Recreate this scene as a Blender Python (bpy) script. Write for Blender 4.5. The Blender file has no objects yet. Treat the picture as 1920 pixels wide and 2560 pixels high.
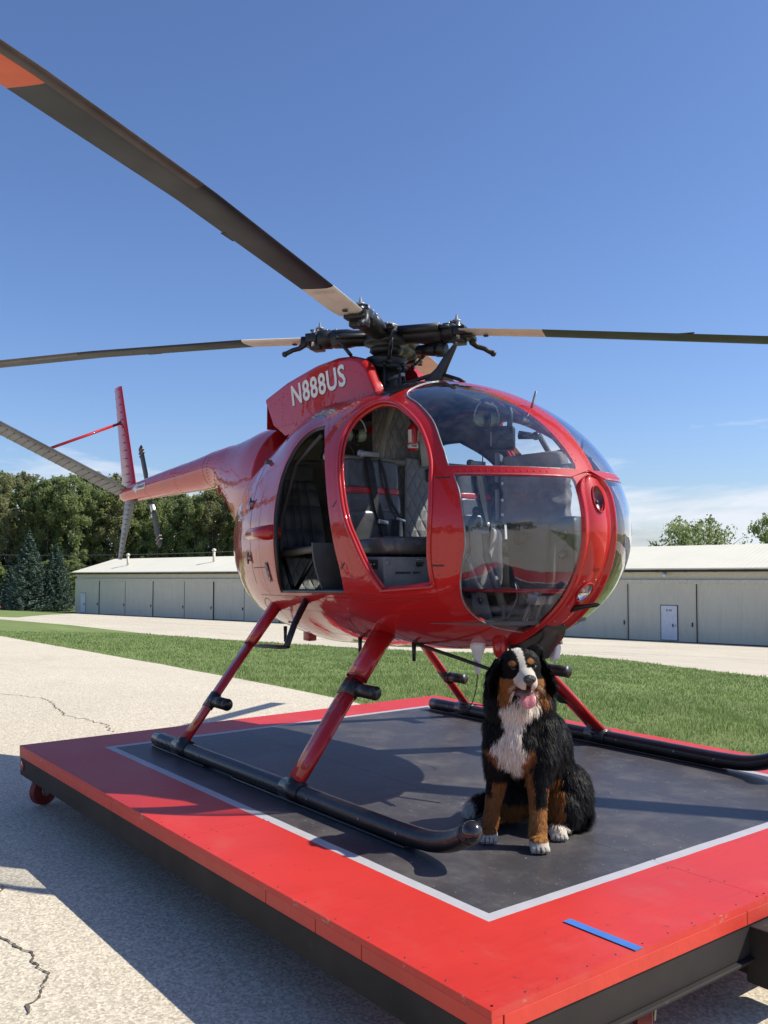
import bpy, bmesh, math, random
import numpy as np
from mathutils import Matrix, Vector, noise as mnoise

scn = bpy.context.scene
COL = scn.collection
R_ = math.radians

# ---------------------------------------------------------------- camera
cam_data = bpy.data.cameras.new('camera')
cam = bpy.data.objects.new('camera', cam_data)
COL.objects.link(cam)
cam_data.sensor_fit = 'VERTICAL'
cam_data.sensor_height = 24.0
cam_data.lens = 2281 / 2560 * 24.0
cam_data.clip_start = 0.05
cam_data.clip_end = 3000
ROT = Matrix(((0.60892897, 0.0375153, 0.79233712),
              (0.79322296, -0.03092725, -0.60814542),
              (0.00169005, 0.99881735, -0.0485905)))
cam.matrix_world = Matrix.Translation((4.193, -3.234, 1.09)) @ ROT.to_4x4()
scn.camera = cam
scn.render.resolution_x = 768
scn.render.resolution_y = 1024

# ---------------------------------------------------------------- sky and sun
SUN_AZ, SUN_EL = 54.0, 44.0          # azimuth from +X towards +Y
world = bpy.data.worlds.new('World')
scn.world = world
world.use_nodes = True
wn = world.node_tree.nodes
wl = world.node_tree.links
for n in list(wn):
    wn.remove(n)
w_out = wn.new('ShaderNodeOutputWorld')
w_bg = wn.new('ShaderNodeBackground')
w_bg.inputs['Strength'].default_value = 0.085
w_sky = wn.new('ShaderNodeTexSky')
w_sky.sky_type = 'NISHITA'
w_sky.sun_disc = False
w_sky.sun_elevation = R_(SUN_EL)
w_sky.sun_rotation = R_(90.0 - SUN_AZ)
w_sky.air_density = 1.0
w_sky.dust_density = 0.6
w_sky.ozone_density = 2.2
# clouds: low band of thin white cloud all around the horizon, wisps above it
tc = wn.new('ShaderNodeTexCoord')
sep = wn.new('ShaderNodeSeparateXYZ')
wl.new(tc.outputs['Generated'], sep.inputs[0])
def wmath(op, a, b=None, c=None):
    n = wn.new('ShaderNodeMath'); n.operation = op
    for i, v in enumerate((a, b, c)):
        if v is None: continue
        if hasattr(v, 'is_output') or hasattr(v, 'links'): wl.new(v, n.inputs[i])
        else: n.inputs[i].default_value = v
    return n.outputs[0]
mapn = wn.new('ShaderNodeMapping')
mapn.inputs['Scale'].default_value = (1.0, 1.0, 5.0); mapn.inputs['Location'].default_value = (7, 2, 0)
wl.new(tc.outputs['Generated'], mapn.inputs['Vector'])
n1 = wn.new('ShaderNodeTexNoise'); n1.inputs['Scale'].default_value = 2.6
n1.inputs['Detail'].default_value = 9; n1.inputs['Roughness'].default_value = 0.6
n1.inputs['Distortion'].default_value = 0.4
wl.new(mapn.outputs[0], n1.inputs['Vector'])
zed = sep.outputs['Z']
# coverage falls with height
cov = wmath('MULTIPLY', zed, 2.6)
d = wmath('SUBTRACT', n1.outputs['Fac'], wmath('ADD', 0.255, cov))
m1 = wmath('MULTIPLY', d, 7.0)
cl = wn.new('ShaderNodeClamp'); wl.new(m1, cl.inputs[0])
dens = wmath('MULTIPLY', cl.outputs[0], 0.85)
mapn2 = wn.new('ShaderNodeMapping')
mapn2.inputs['Scale'].default_value = (1.3, 1.3, 13.0)
mapn2.inputs['Location'].default_value = (3.1, 0.4, 0.0)
wl.new(tc.outputs['Generated'], mapn2.inputs['Vector'])
n2 = wn.new('ShaderNodeTexNoise'); n2.inputs['Scale'].default_value = 3.2
n2.inputs['Detail'].default_value = 8; n2.inputs['Roughness'].default_value = 0.62
wl.new(mapn2.outputs[0], n2.inputs['Vector'])
d2 = wmath('SUBTRACT', n2.outputs['Fac'], wmath('ADD', 0.625, wmath('MULTIPLY', zed, 0.42)))
cl2 = wn.new('ShaderNodeClamp'); wl.new(wmath('MULTIPLY', d2, 6.0), cl2.inputs[0])
dens2 = wmath('MULTIPLY', cl2.outputs[0], 0.5)
tot = wmath('MAXIMUM', dens, dens2)
tint = wn.new('ShaderNodeMixRGB'); tint.blend_type = 'MULTIPLY'
tint.inputs['Fac'].default_value = 1.0
tint.inputs['Color2'].default_value = (0.83, 0.955, 1.24, 1)
wl.new(w_sky.outputs[0], tint.inputs['Color1'])
mixc = wn.new('ShaderNodeMixRGB')
mixc.inputs['Color2'].default_value = (7.4, 7.7, 8.4, 1)
wl.new(tot, mixc.inputs['Fac'])
wl.new(tint.outputs[0], mixc.inputs['Color1'])
wl.new(mixc.outputs[0], w_bg.inputs['Color'])
wl.new(w_bg.outputs[0], w_out.inputs['Surface'])

sun_d = bpy.data.lights.new('sun', 'SUN')
sun_d.energy = 4.3
sun_d.angle = R_(0.53)
sun_d.color = (1.0, 0.945, 0.84)
sun = bpy.data.objects.new('sun', sun_d)
COL.objects.link(sun)
sdir = Vector((math.cos(R_(SUN_AZ)) * math.cos(R_(SUN_EL)), math.sin(R_(SUN_AZ)) * math.cos(R_(SUN_EL)), math.sin(R_(SUN_EL))))
sun.rotation_euler = sdir.to_track_quat('Z', 'Y').to_euler()
sun.location = sdir * 30

vs = scn.view_settings
vs.view_transform = 'Standard'
vs.look = 'None'
vs.exposure = 0.5
vs.gamma = 1.0
vs.use_curve_mapping = False
scn.cycles.max_bounces = 10
scn.cycles.transparent_max_bounces = 16

# ---------------------------------------------------------------- materials
def nt(name):
    m = bpy.data.materials.new(name); m.use_nodes = True
    t = m.node_tree
    return m, t.nodes, t.links, t.nodes['Principled BSDF']

def mth(N, L, op, a, b=None, c=None, clamp=False):
    n = N.new('ShaderNodeMath'); n.operation = op; n.use_clamp = clamp
    for i, v in enumerate((a, b, c)):
        if v is None: continue
        if isinstance(v, (int, float)): n.inputs[i].default_value = v
        else: L.new(v, n.inputs[i])
    return n.outputs[0]

def nz(N, L, vec, scale, detail=4, rough=0.55, dist=0.0):
    n = N.new('ShaderNodeTexNoise'); n.inputs['Scale'].default_value = scale
    n.inputs['Detail'].default_value = detail; n.inputs['Roughness'].default_value = rough
    n.inputs['Distortion'].default_value = dist
    if vec is not None: L.new(vec, n.inputs['Vector'])
    return n.outputs['Fac']

def mix(N, L, fac, a, b, mode='MIX'):
    n = N.new('ShaderNodeMixRGB'); n.blend_type = mode
    for i, v in enumerate((fac, a, b)):
        if isinstance(v, (int, float)): n.inputs[i].default_value = v
        elif isinstance(v, tuple): n.inputs[i].default_value = (v[0], v[1], v[2], 1)
        else: L.new(v, n.inputs[i])
    return n.outputs[0]

def scaled(N, L, vec, s):
    n = N.new('ShaderNodeMapping'); n.inputs['Scale'].default_value = s
    L.new(vec, n.inputs['Vector']); return n.outputs[0]

def mat(name, col, rough=0.5, metal=0.0, coat=0.0, var=0.15, vs_=6.0, bump=0.0, bs=60.0, spec=0.5, col2=None, patch=None, rvar=0.12):
    """procedural paint / plastic / cloth: colour noise, roughness noise, fine relief"""
    m, N, L, B = nt(name)
    g = N.new('ShaderNodeNewGeometry').outputs['Position']
    f = nz(N, L, g, vs_, 5, 0.6)
    c2 = col2 if col2 else tuple(max(0, c * (1 - var * 2)) for c in col)
    c1 = tuple(min(1, c * (1 + var)) for c in col)
    fr = N.new('ShaderNodeMapRange'); fr.inputs[1].default_value = 0.3; fr.inputs[2].default_value = 0.7
    L.new(f, fr.inputs[0])
    c = mix(N, L, fr.outputs[0], c2, c1)
    if patch:                      # scattered wear: (colour, scale, threshold, strength)
        pf = nz(N, L, g, patch[1], 8, 0.7)
        pm = mth(N, L, 'MULTIPLY', mth(N, L, 'SUBTRACT', pf, patch[2]), patch[3], clamp=True)
        c = mix(N, L, pm, c, patch[0])
    L.new(c, B.inputs['Base Color'])
    rr = mth(N, L, 'ADD', mth(N, L, 'MULTIPLY', nz(N, L, g, vs_ * 2.3, 4), rvar * 2), rough - rvar, clamp=True)
    L.new(rr, B.inputs['Roughness'])
    B.inputs['Metallic'].default_value = metal
    B.inputs['Specular IOR Level'].default_value = spec
    B.inputs['Coat Weight'].default_value = coat
    B.inputs['Coat Roughness'].default_value = 0.03
    if bump:
        b = N.new('ShaderNodeBump'); b.inputs['Strength'].default_value = bump; b.inputs['Distance'].default_value = 0.01
        L.new(nz(N, L, g, bs, 4), b.inputs['Height']); L.new(b.outputs[0], B.inputs['Normal'])
    return m

# ---------------------------------------------------------------- mesh helpers
def np_mesh(name, V, F, mat_=None, smooth=True, normals=None):
    V = np.asarray(V, dtype=np.float64)
    me = bpy.data.meshes.new(name)
    if isinstance(F, np.ndarray):
        k = F.shape[1]; nf = len(F)
        me.vertices.add(len(V)); me.vertices.foreach_set('co', V.astype(np.float32).ravel())
        me.loops.add(nf * k); me.loops.foreach_set('vertex_index', F.astype(np.int32).ravel())
        me.polygons.add(nf)
        me.polygons.foreach_set('loop_start', (np.arange(nf) * k).astype(np.int32))
        me.polygons.foreach_set('loop_total', np.full(nf, k, dtype=np.int32))
        me.update(calc_edges=True); me.validate()
    else:
        me.from_pydata([tuple(v) for v in V], [], [tuple(f) for f in F]); me.validate()
    me.polygons.foreach_set('use_smooth', np.full(len(me.polygons), bool(smooth)))
    if normals is not None and len(normals) == len(me.vertices):
        me.normals_split_custom_set_from_vertices([tuple(n) for n in normals])
    if mat_: me.materials.append(mat_)
    me.update()
    return me

ORIG = {}
def origin_of(o):
    x = Vector((0, 0, 0))
    while o is not None:
        x = x + ORIG.get(o.name, Vector(o.location)); o = o.parent
    return np.array(x)

def thing(name, label, cat, loc=(0, 0, 0), group=None):
    o = bpy.data.objects.new(name, None); COL.objects.link(o)
    o.empty_display_size = 0.2
    o.location = loc; o['label'] = label; o['category'] = cat
    if group: o['group'] = group
    return o

def add(name, V, F, m=None, parent=None, smooth=True, normals=None, label=None, cat=None, kind=None, bevel=0, auto=None, loc=None, group=None):
    """link ONE mesh object; V in world space"""
    V = np.asarray(V, dtype=np.float64)
    o_par = origin_of(parent) if parent is not None else np.zeros(3)
    here = np.array(loc, dtype=float) if loc is not None else o_par
    me = np_mesh(name, V - here, F, m, smooth, normals)
    o = bpy.data.objects.new(name, me); COL.objects.link(o)
    if parent is not None:
        o.parent = parent; o.location = Vector(here - o_par)
    else: o.location = Vector(here)
    if label: o['label'] = label
    if cat: o['category'] = cat
    if kind: o['kind'] = kind
    if group: o['group'] = group
    if bevel:
        b = o.modifiers.new('bevel', 'BEVEL'); b.width = bevel; b.segments = 2; b.limit_method = 'ANGLE'
        b.harden_normals = False
        if smooth is False: pass
    if auto is not None:
        me.polygons.foreach_set('use_smooth', np.full(len(me.polygons), True))
        try: me.set_sharp_from_angle(angle=R_(auto))
        except Exception: pass
    return o

class G:
    """collects shapes into one vertex / face list"""
    def __init__(s): s.V = []; s.F = []
    def put(s, V, F):
        n = len(s.V); s.V += [tuple(map(float, v)) for v in V]; s.F += [tuple(int(i) + n for i in f) for f in F]; return s
    def box(s, a, b):
        (x0, y0, z0), (x1, y1, z1) = a, b
        return s.put([(x0, y0, z0), (x1, y0, z0), (x1, y1, z0), (x0, y1, z0), (x0, y0, z1), (x1, y0, z1), (x1, y1, z1), (x0, y1, z1)],
                     [(0, 3, 2, 1), (4, 5, 6, 7), (0, 1, 5, 4), (1, 2, 6, 5), (2, 3, 7, 6), (3, 0, 4, 7)])
    def obox(s, c, ax, ay, az):
        c, ax, ay, az = [np.array(t, dtype=float) for t in (c, ax, ay, az)]
        P = [c + i * ax + j * ay + k * az for k in (-1, 1) for (i, j) in ((-1, -1), (1, -1), (1, 1), (-1, 1))]
        F = [(0, 3, 2, 1), (4, 5, 6, 7), (0, 1, 5, 4), (1, 2, 6, 5), (2, 3, 7, 6), (3, 0, 4, 7)]
        if np.dot(np.cross(ax, ay), az) < 0: F = [f[::-1] for f in F]
        return s.put(P, F)
    def tube(s, pts, rad, n=12, cap=True, ell=None, up=None):
        pts = [np.array(p, dtype=float) for p in pts]
        if isinstance(rad, (int, float)): rad = [rad] * len(pts)
        V = []; prev = None
        for i, p in enumerate(pts):
            t = pts[min(i + 1, len(pts) - 1)] - pts[max(i - 1, 0)]; t /= (np.linalg.norm(t) + 1e-12)
            if prev is None:
                h = np.array(up if up is not None else ((0, 0, 1) if abs(t[2]) < .9 else (1, 0, 0)), dtype=float)
            else: h = prev
            a = h - t * np.dot(h, t); a /= (np.linalg.norm(a) + 1e-12); b = np.cross(t, a); prev = a
            ea, eb = (ell if ell else (1, 1))
            for k in range(n):
                w = 2 * math.pi * k / n
                V.append(p + rad[i] * (ea * a * math.cos(w) + eb * b * math.sin(w)))
        F = []
        for i in range(len(pts) - 1):
            for k in range(n):
                F.append((i * n + k, i * n + (k + 1) % n, (i + 1) * n + (k + 1) % n, (i + 1) * n + k))
        if cap:
            F.append(tuple(range(n))[::-1]); F.append(tuple((len(pts) - 1) * n + k for k in range(n)))
        return s.put(V, F)
    def lathe(s, c, axis, prof, n=16):
        """prof: list of (distance along axis, radius)"""
        axis = np.array(axis, dtype=float); axis /= np.linalg.norm(axis)
        return s.tube([np.array(c) + axis * d for d, r in prof], [r for d, r in prof], n) if len(prof) > 1 and all(abs(prof[i + 1][0] - prof[i][0]) > 1e-9 for i in range(len(prof) - 1)) else s._lathe(c, axis, prof, n)
    def _lathe(s, c, t, prof, n):
        h = np.array((0, 0, 1.) if abs(t[2]) < .9 else (1., 0, 0)); a = h - t * (h @ t); a /= np.linalg.norm(a); b = np.cross(t, a)
        V = [np.array(c) + t * d + r * (a * math.cos(2 * math.pi * k / n) + b * math.sin(2 * math.pi * k / n)) for d, r in prof for k in range(n)]
        F = [(i * n + k, i * n + (k + 1) % n, (i + 1) * n + (k + 1) % n, (i + 1) * n + k) for i in range(len(prof) - 1) for k in range(n)]
        F.append(tuple(range(n))[::-1]); F.append(tuple((len(prof) - 1) * n + k for k in range(n)))
        return s.put(V, F)
    def ball(s, c, r, n=14, m=8, ax=None):
        rx, ry, rz = (r, r, r) if isinstance(r, (int, float)) else r
        A = np.eye(3) if ax is None else np.array(ax, dtype=float)
        V = []; c = np.array(c, dtype=float)
        V.append(c + A[2] * rz)
        for i in range(1, m):
            th = math.pi * i / m
            for k in range(n):
                w = 2 * math.pi * k / n
                V.append(c + A[0] * rx * math.sin(th) * math.cos(w) + A[1] * ry * math.sin(th) * math.sin(w) + A[2] * rz * math.cos(th))
        V.append(c - A[2] * rz)
        F = [(0, 1 + k, 1 + (k + 1) % n) for k in range(n)]
        for i in range(m - 2):
            for k in range(n):
                F.append((1 + i * n + k, 1 + (i + 1) * n + k, 1 + (i + 1) * n + (k + 1) % n, 1 + i * n + (k + 1) % n))
        e = len(V) - 1
        F += [(e, 1 + (m - 2) * n + (k + 1) % n, 1 + (m - 2) * n + k) for k in range(n)]
        return s.put(V, F)
    def prism(s, poly, dvec):
        """closed polygon (list of 3-D points) extruded by dvec"""
        P = [np.array(p, dtype=float) for p in poly]; d = np.array(dvec, dtype=float); n = len(P)
        nrm = np.zeros(3)
        for i in range(n): nrm += np.cross(P[i], P[(i + 1) % n])
        V = P + [p + d for p in P]
        F = [tuple(range(n))[::-1], tuple(range(n, 2 * n))] + [(i, (i + 1) % n, n + (i + 1) % n, n + i) for i in range(n)]
        if nrm @ d < 0: F = [f[::-1] for f in F]
        return s.put(V, F)
    def loft(s, rings, cap=True):
        n = len(rings[0]); V = [p for r in rings for p in r]
        F = [(i * n + k, i * n + (k + 1) % n, (i + 1) * n + (k + 1) % n, (i + 1) * n + k) for i in range(len(rings) - 1) for k in range(n)]
        if cap: F.append(tuple(range(n))[::-1]); F.append(tuple((len(rings) - 1) * n + k for k in range(n)))
        return s.put(V, F)
    def rbox(s, c, half, r=0.03, ax=None, seg=3):
        """soft box (cushion): superellipsoid"""
        A = np.eye(3) if ax is None else np.array(ax, dtype=float)
        n, m = 28, 14; c = np.array(c, dtype=float); e = 0.35 if r is None else r
        def sp(v, p): return math.copysign(abs(v) ** p, v)
        V = [c + A[2] * half[2]]
        for i in range(1, m):
            th = math.pi / 2 - math.pi * i / m
            for k in range(n):
                w = 2 * math.pi * k / n
                V.append(c + A[0] * half[0] * sp(math.cos(th), e) * sp(math.cos(w), e) + A[1] * half[1] * sp(math.cos(th), e) * sp(math.sin(w), e) + A[2] * half[2] * sp(math.sin(th), e))
        V.append(c - A[2] * half[2])
        F = [(0, 1 + k, 1 + (k + 1) % n) for k in range(n)]
        for i in range(m - 2):
            for k in range(n):
                F.append((1 + i * n + k, 1 + (i + 1) * n + k, 1 + (i + 1) * n + (k + 1) % n, 1 + i * n + (k + 1) % n))
        ee = len(V) - 1
        F += [(ee, 1 + (m - 2) * n + (k + 1) % n, 1 + (m - 2) * n + k) for k in range(n)]
        return s.put(V, F)
    def out(s, name, m=None, parent=None, **kw): return add(name, s.V, s.F, m, parent, **kw)

def catmull(P, n=8, closed=False):
    P = [np.array(p, dtype=float) for p in P]; out = []
    N_ = len(P); rng = range(N_) if closed else range(N_ - 1)
    for i in rng:
        p0 = P[(i - 1) % N_] if (closed or i > 0) else 2 * P[0] - P[1]
        p1 = P[i]; p2 = P[(i + 1) % N_]
        p3 = P[(i + 2) % N_] if (closed or i + 2 < N_) else 2 * P[-1] - P[-2]
        for k in range(n):
            t = k / n
            out.append(0.5 * ((2 * p1) + (-p0 + p2) * t + (2 * p0 - 5 * p1 + 4 * p2 - p3) * t * t + (-p0 + 3 * p1 - 3 * p2 + p3) * t ** 3))
    if not closed: out.append(P[-1])
    return out

def clip(V, T, s):
    """split triangles T by scalar s on V -> V2, Tpos, Tneg"""
    s = np.where(np.abs(s) < 1e-9, 1e-9, s)
    st = s[T] > 0
    c = st.sum(1)
    pos = T[c == 3]; neg = T[c == 0]; mx = T[(c == 1) | (c == 2)]
    Vn = []; cache = {}; base = len(V); tp = []; tn = []
    def cut(a, b):
        k = (a, b) if a < b else (b, a)
        if k not in cache:
            t = s[a] / (s[a] - s[b]); Vn.append(V[a] + (V[b] - V[a]) * t); cache[k] = base + len(Vn) - 1
        return cache[k]
    for tri in mx:
        tri = [int(i) for i in tri]
        f = [s[i] > 0 for i in tri]
        lone = 0 if f.count(True) == 1 else 1
        want = True if lone == 0 else False
        i = f.index(want); a, b, c_ = tri[i], tri[(i + 1) % 3], tri[(i + 2) % 3]
        ab = cut(a, b); ac = cut(a, c_)
        one = [(a, ab, ac)]; two = [(ab, b, c_), (ab, c_, ac)]
        if want: tp += one; tn += two
        else: tn += one; tp += two
    V2 = np.vstack([V, np.array(Vn)]) if Vn else V
    P = np.vstack([pos, np.array(tp, dtype=int)]) if tp else pos
    Q = np.vstack([neg, np.array(tn, dtype=int)]) if tn else neg
    return V2, P, Q

def compact(V, T):
    u, inv = np.unique(T, return_inverse=True)
    return V[u], inv.reshape(T.shape)

def sd_poly(px, pz, poly):
    """signed distance to closed polygon, positive inside"""
    poly = np.array(poly, dtype=float); d2 = np.full(px.shape, 1e9); ins = np.zeros(px.shape, dtype=bool)
    n = len(poly)
    for i in range(n):
        a = poly[i]; b = poly[(i + 1) % n]; e = b - a
        t = np.clip(((px - a[0]) * e[0] + (pz - a[1]) * e[1]) / (e @ e + 1e-12), 0, 1)
        dx = px - a[0] - t * e[0]; dz = pz - a[1] - t * e[1]
        d2 = np.minimum(d2, dx * dx + dz * dz)
        c = ((a[1] > pz) != (b[1] > pz))
        with np.errstate(divide='ignore', invalid='ignore'):
            xi = a[0] + (pz - a[1]) * e[0] / (e[1] if abs(e[1]) > 1e-12 else 1e-12)
        ins ^= (c & (px < xi))
    return np.where(ins, 1, -1) * np.sqrt(d2)

def text_mesh(s, size, extrude=0.0, bold=0.0, sx=1.0, align='CENTER', sp=1.0):
    cu = bpy.data.curves.new('txt', 'FONT'); cu.body = s; cu.size = size; cu.extrude = extrude; cu.offset = bold
    cu.align_x = align; cu.space_character = sp; cu.resolution_u = 3
    o = bpy.data.objects.new('txt', cu); COL.objects.link(o)
    dg = bpy.context.evaluated_depsgraph_get(); dg.update()
    me = bpy.data.meshes.new_from_object(o.evaluated_get(dg))
    V = np.array([v.co[:] for v in me.vertices]); F = [tuple(p.vertices) for p in me.polygons]
    bpy.data.objects.remove(o); bpy.data.curves.remove(cu); bpy.data.meshes.remove(me)
    V[:, 0] *= sx
    return V, F

def place(V, c, ex, ey):
    c, ex, ey = [np.array(t, dtype=float) for t in (c, ex, ey)]
    ex = ex / np.linalg.norm(ex); ey = ey - ex * (ex @ ey); ey /= np.linalg.norm(ey); ez = np.cross(ex, ey)
    return c + V[:, :1] * ex + V[:, 1:2] * ey + V[:, 2:3] * ez
# ================================================================ SETTING
U = np.array([0.980, 0.1993]); W = np.array([-0.1993, 0.980])   # along / across the hangar row
def gz(x, y):
    x = np.asarray(x, dtype=float); y = np.asarray(y, dtype=float)
    u = x * U[0] + y * U[1]; v = x * W[0] + y * W[1]
    vv = np.where(v > 49, 49 + np.minimum(v - 49, 60) * 0.1, v)
    uu = np.clip(u, -135, 14)
    X = uu * U[0] + vv * W[0]; Y = uu * U[1] + vv * W[1]
    pl = -0.0855 + 0.03054 * X - 0.06909 * Y
    h = -0.34 - pl; k = 0.03
    return -0.34 - 0.5 * (h + np.sqrt(h * h + k * k)) + 0.0
xs = np.unique(np.concatenate([np.linspace(-320, -60, 27), np.linspace(-60, -16, 36), np.linspace(-16, 8, 61), np.linspace(8, 40, 14), np.linspace(40, 260, 12)]))
ys = np.unique(np.concatenate([np.linspace(-220, -20, 11), np.linspace(-20, -6, 8), np.linspace(-6, 22, 73), np.linspace(22, 60, 24), np.linspace(60, 320, 16)]))
GX, GY = np.meshgrid(xs, ys, indexing='ij'); nx, ny = GX.shape
TV = np.stack([GX.ravel(), GY.ravel(), gz(GX, GY).ravel()], 1)
ii, jj = np.meshgrid(np.arange(nx - 1), np.arange(ny - 1), indexing='ij'); q = (ii * ny + jj).ravel()
TT = np.vstack([np.stack([q, q + ny, q + ny + 1], 1), np.stack([q, q + ny + 1, q + 1], 1)])
def pl_field(V, P):
    P = sorted(P); return V[:, 1] - np.interp(V[:, 0], [p[0] for p in P], [p[1] for p in P])
def wob(V, a, s): return np.array([a * mnoise.noise(Vector((v[0] * s, v[1] * s, 0))) + a * .5 * mnoise.noise(Vector((v[0] * s * 4, v[1] * s * 4, 3))) for v in V])
NEAR = [(-400, 9), (-60, 5.6), (-19.63, 3.06), (-8.75, 2.48), (-3.61, 2.09), (2, 1.82), (12, 1.6), (300, 1.6)]
FAR = [(-400, 12), (-50.5, 9.2), (-43.7, 9.41), (-34, 9.72), (-23.1, 8.7), (-18.6, 9.69), (-14.8, 10.9), (-13.74, 11.9), (-13.3, 12.8), (-12.8, 14.6), (-12.2, 15.75), (-11.5, 15.7), (-9.33, 14.78), (-7.5, 13.75), (-4.84, 12.54), (2, 10.5), (30, 9), (300, 9)]
def refine(V, T, cond):
    """split triangles whose centre meets cond (4-way)"""
    c = V[T].mean(1); k = cond(c); A = T[k]; Bk = T[~k]
    V = list(map(tuple, V)); ca = {}
    def mid(a, b):
        key = (min(a, b), max(a, b))
        if key not in ca:
            m = [(V[a][i] + V[b][i]) / 2 for i in range(3)]; m[2] = float(gz(m[0], m[1])); V.append(tuple(m)); ca[key] = len(V) - 1
        return ca[key]
    out = []
    for a, b, c_ in A:
        ab, bc, cc = mid(a, b), mid(b, c_), mid(c_, a); out += [(a, ab, cc), (ab, b, bc), (cc, bc, c_), (ab, bc, cc)]
    return np.array(V), np.vstack([Bk, np.array(out)])
TV, Tn, Ta = clip(TV, TT, pl_field(TV, NEAR) + wob(TV, 0.05, 1.3))      # beyond near edge / apron
TV, Tf, Tg = clip(TV, Tn, pl_field(TV, FAR) + wob(TV, 0.05, 1.0))         # beyond far edge / grass strip
# concrete lane in front of the hangars; grass again left of its outer edge and behind the row
lane = [(-50.5, 11.9), (-46.0, 9.4), (-30, 0), (60, 0), (60, 48.35 / W[1] + 12), (300, 70), (0, 49.6), (-90.8, 31.05), (-88.4, 28.3), (-65.8, 18.1)]
TV, Tlane, Tlawn = clip(TV, Tf, sd_poly(TV[:, 0], TV[:, 1], [(-53.5, 9.9), (-40, -5), (300, -5), (300, 112), (0, 49.6), (-94.2, 30.45), (-88.4, 28.34), (-65.8, 18.1), (-50.5, 12.1)]))

def concrete(name, light, dark, sc=1.0, stretch=(1, 1, 1)):
    m, N, L, B = nt(name)
    g = N.new('ShaderNodeNewGeometry').outputs['Position']
    big = nz(N, L, g, 0.35 * sc, 5, 0.6)
    mid_ = nz(N, L, scaled(N, L, g, stretch), 2.2 * sc, 6, 0.65)
    vo = N.new('ShaderNodeTexVoronoi'); vo.inputs['Scale'].default_value = 105; L.new(g, vo.inputs['Vector'])
    vo2 = N.new('ShaderNodeTexVoronoi'); vo2.inputs['Scale'].default_value = 300; L.new(g, vo2.inputs['Vector'])
    sepc = N.new('ShaderNodeSeparateColor'); L.new(vo.outputs['Color'], sepc.inputs[0])
    c = mix(N, L, mth(N, L, 'MULTIPLY', mth(N, L, 'SUBTRACT', big, 0.35), 2.5, clamp=True), dark, light)
    c = mix(N, L, mth(N, L, 'MULTIPLY', mth(N, L, 'SUBTRACT', mid_, 0.5), 1.6, clamp=True), c, tuple(x * 0.72 for x in light))
    st_ = nz(N, L, scaled(N, L, g, (0.5, 1.3, 1)), 0.9 * sc, 7, 0.7, 0.6)
    c = mix(N, L, mth(N, L, 'MULTIPLY', mth(N, L, 'SUBTRACT', st_, 0.53), 2.2, clamp=True), c, tuple(x * 0.62 for x in dark))
    stone = mix(N, L, sepc.outputs[0], (0.13, 0.105, 0.075), (1.0, 0.90, 0.70))
    c = mix(N, L, 0.42, c, stone)
    fine = nz(N, L, g, 260, 2)
    c = mix(N, L, mth(N, L, 'MULTIPLY', mth(N, L, 'SUBTRACT', fine, 0.52), 3.2, clamp=True), c, tuple(x * 0.35 for x in light))
    L.new(c, B.inputs['Base Color']); B.inputs['Roughness'].default_value = 0.92
    B.inputs['Specular IOR Level'].default_value = 0.25
    b = N.new('ShaderNodeBump'); b.inputs['Strength'].default_value = 0.22; b.inputs['Distance'].default_value = 0.003
    L.new(mth(N, L, 'ADD', vo.outputs['Distance'], mth(N, L, 'MULTIPLY', vo2.outputs['Distance'], 0.6)), b.inputs['Height']); L.new(b.outputs[0], B.inputs['Normal'])
    return m
M_apron = concrete('apron_concrete', (0.72, 0.64, 0.50), (0.60, 0.525, 0.40))
M_lane = concrete('lane_concrete', (0.72, 0.645, 0.50), (0.54, 0.48, 0.37), 0.8, (0.25, 1.6, 1))
def grassmat(name, a, b_, c_):
    m, N, L, B = nt(name)
    g = N.new('ShaderNodeNewGeometry').outputs['Position']
    f1 = nz(N, L, g, 0.5, 5, 0.6); f2 = nz(N, L, g, 14, 6, 0.7); f3 = nz(N, L, scaled(N, L, g, (0.3, 2.0, 1)), 0.9, 3)
    c = mix(N, L, mth(N, L, 'MULTIPLY', mth(N, L, 'SUBTRACT', f1, 0.3), 2.4, clamp=True), a, b_)
    c = mix(N, L, mth(N, L, 'MULTIPLY', mth(N, L, 'SUBTRACT', f2, 0.5), 3, clamp=True), c, c_)
    c = mix(N, L, mth(N, L, 'MULTIPLY', mth(N, L, 'SUBTRACT', f3, 0.5), 2.0, clamp=True), c, tuple(x * 1.5 for x in b_))
    L.new(c, B.inputs['Base Color']); B.inputs['Roughness'].default_value = 0.85; B.inputs['Specular IOR Level'].default_value = 0.15
    b = N.new('ShaderNodeBump'); b.inputs['Strength'].default_value = 0.8; b.inputs['Distance'].default_value = 0.04
    L.new(f2, b.inputs['Height']); L.new(b.outputs[0], B.inputs['Normal'])
    return m
M_turf = grassmat('turf', (0.16, 0.215, 0.070), (0.21, 0.26, 0.090), (0.12, 0.155, 0.055))
def setting(name, T, m):
    V, T2 = compact(TV, T); return add(name, V, T2, m, kind='structure', smooth=True)
setting('apron', Ta, M_apron); setting('grass_strip', Tg, M_turf); setting('taxiway', Tlane, M_lane); setting('lawn', Tlawn, M_turf)

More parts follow.
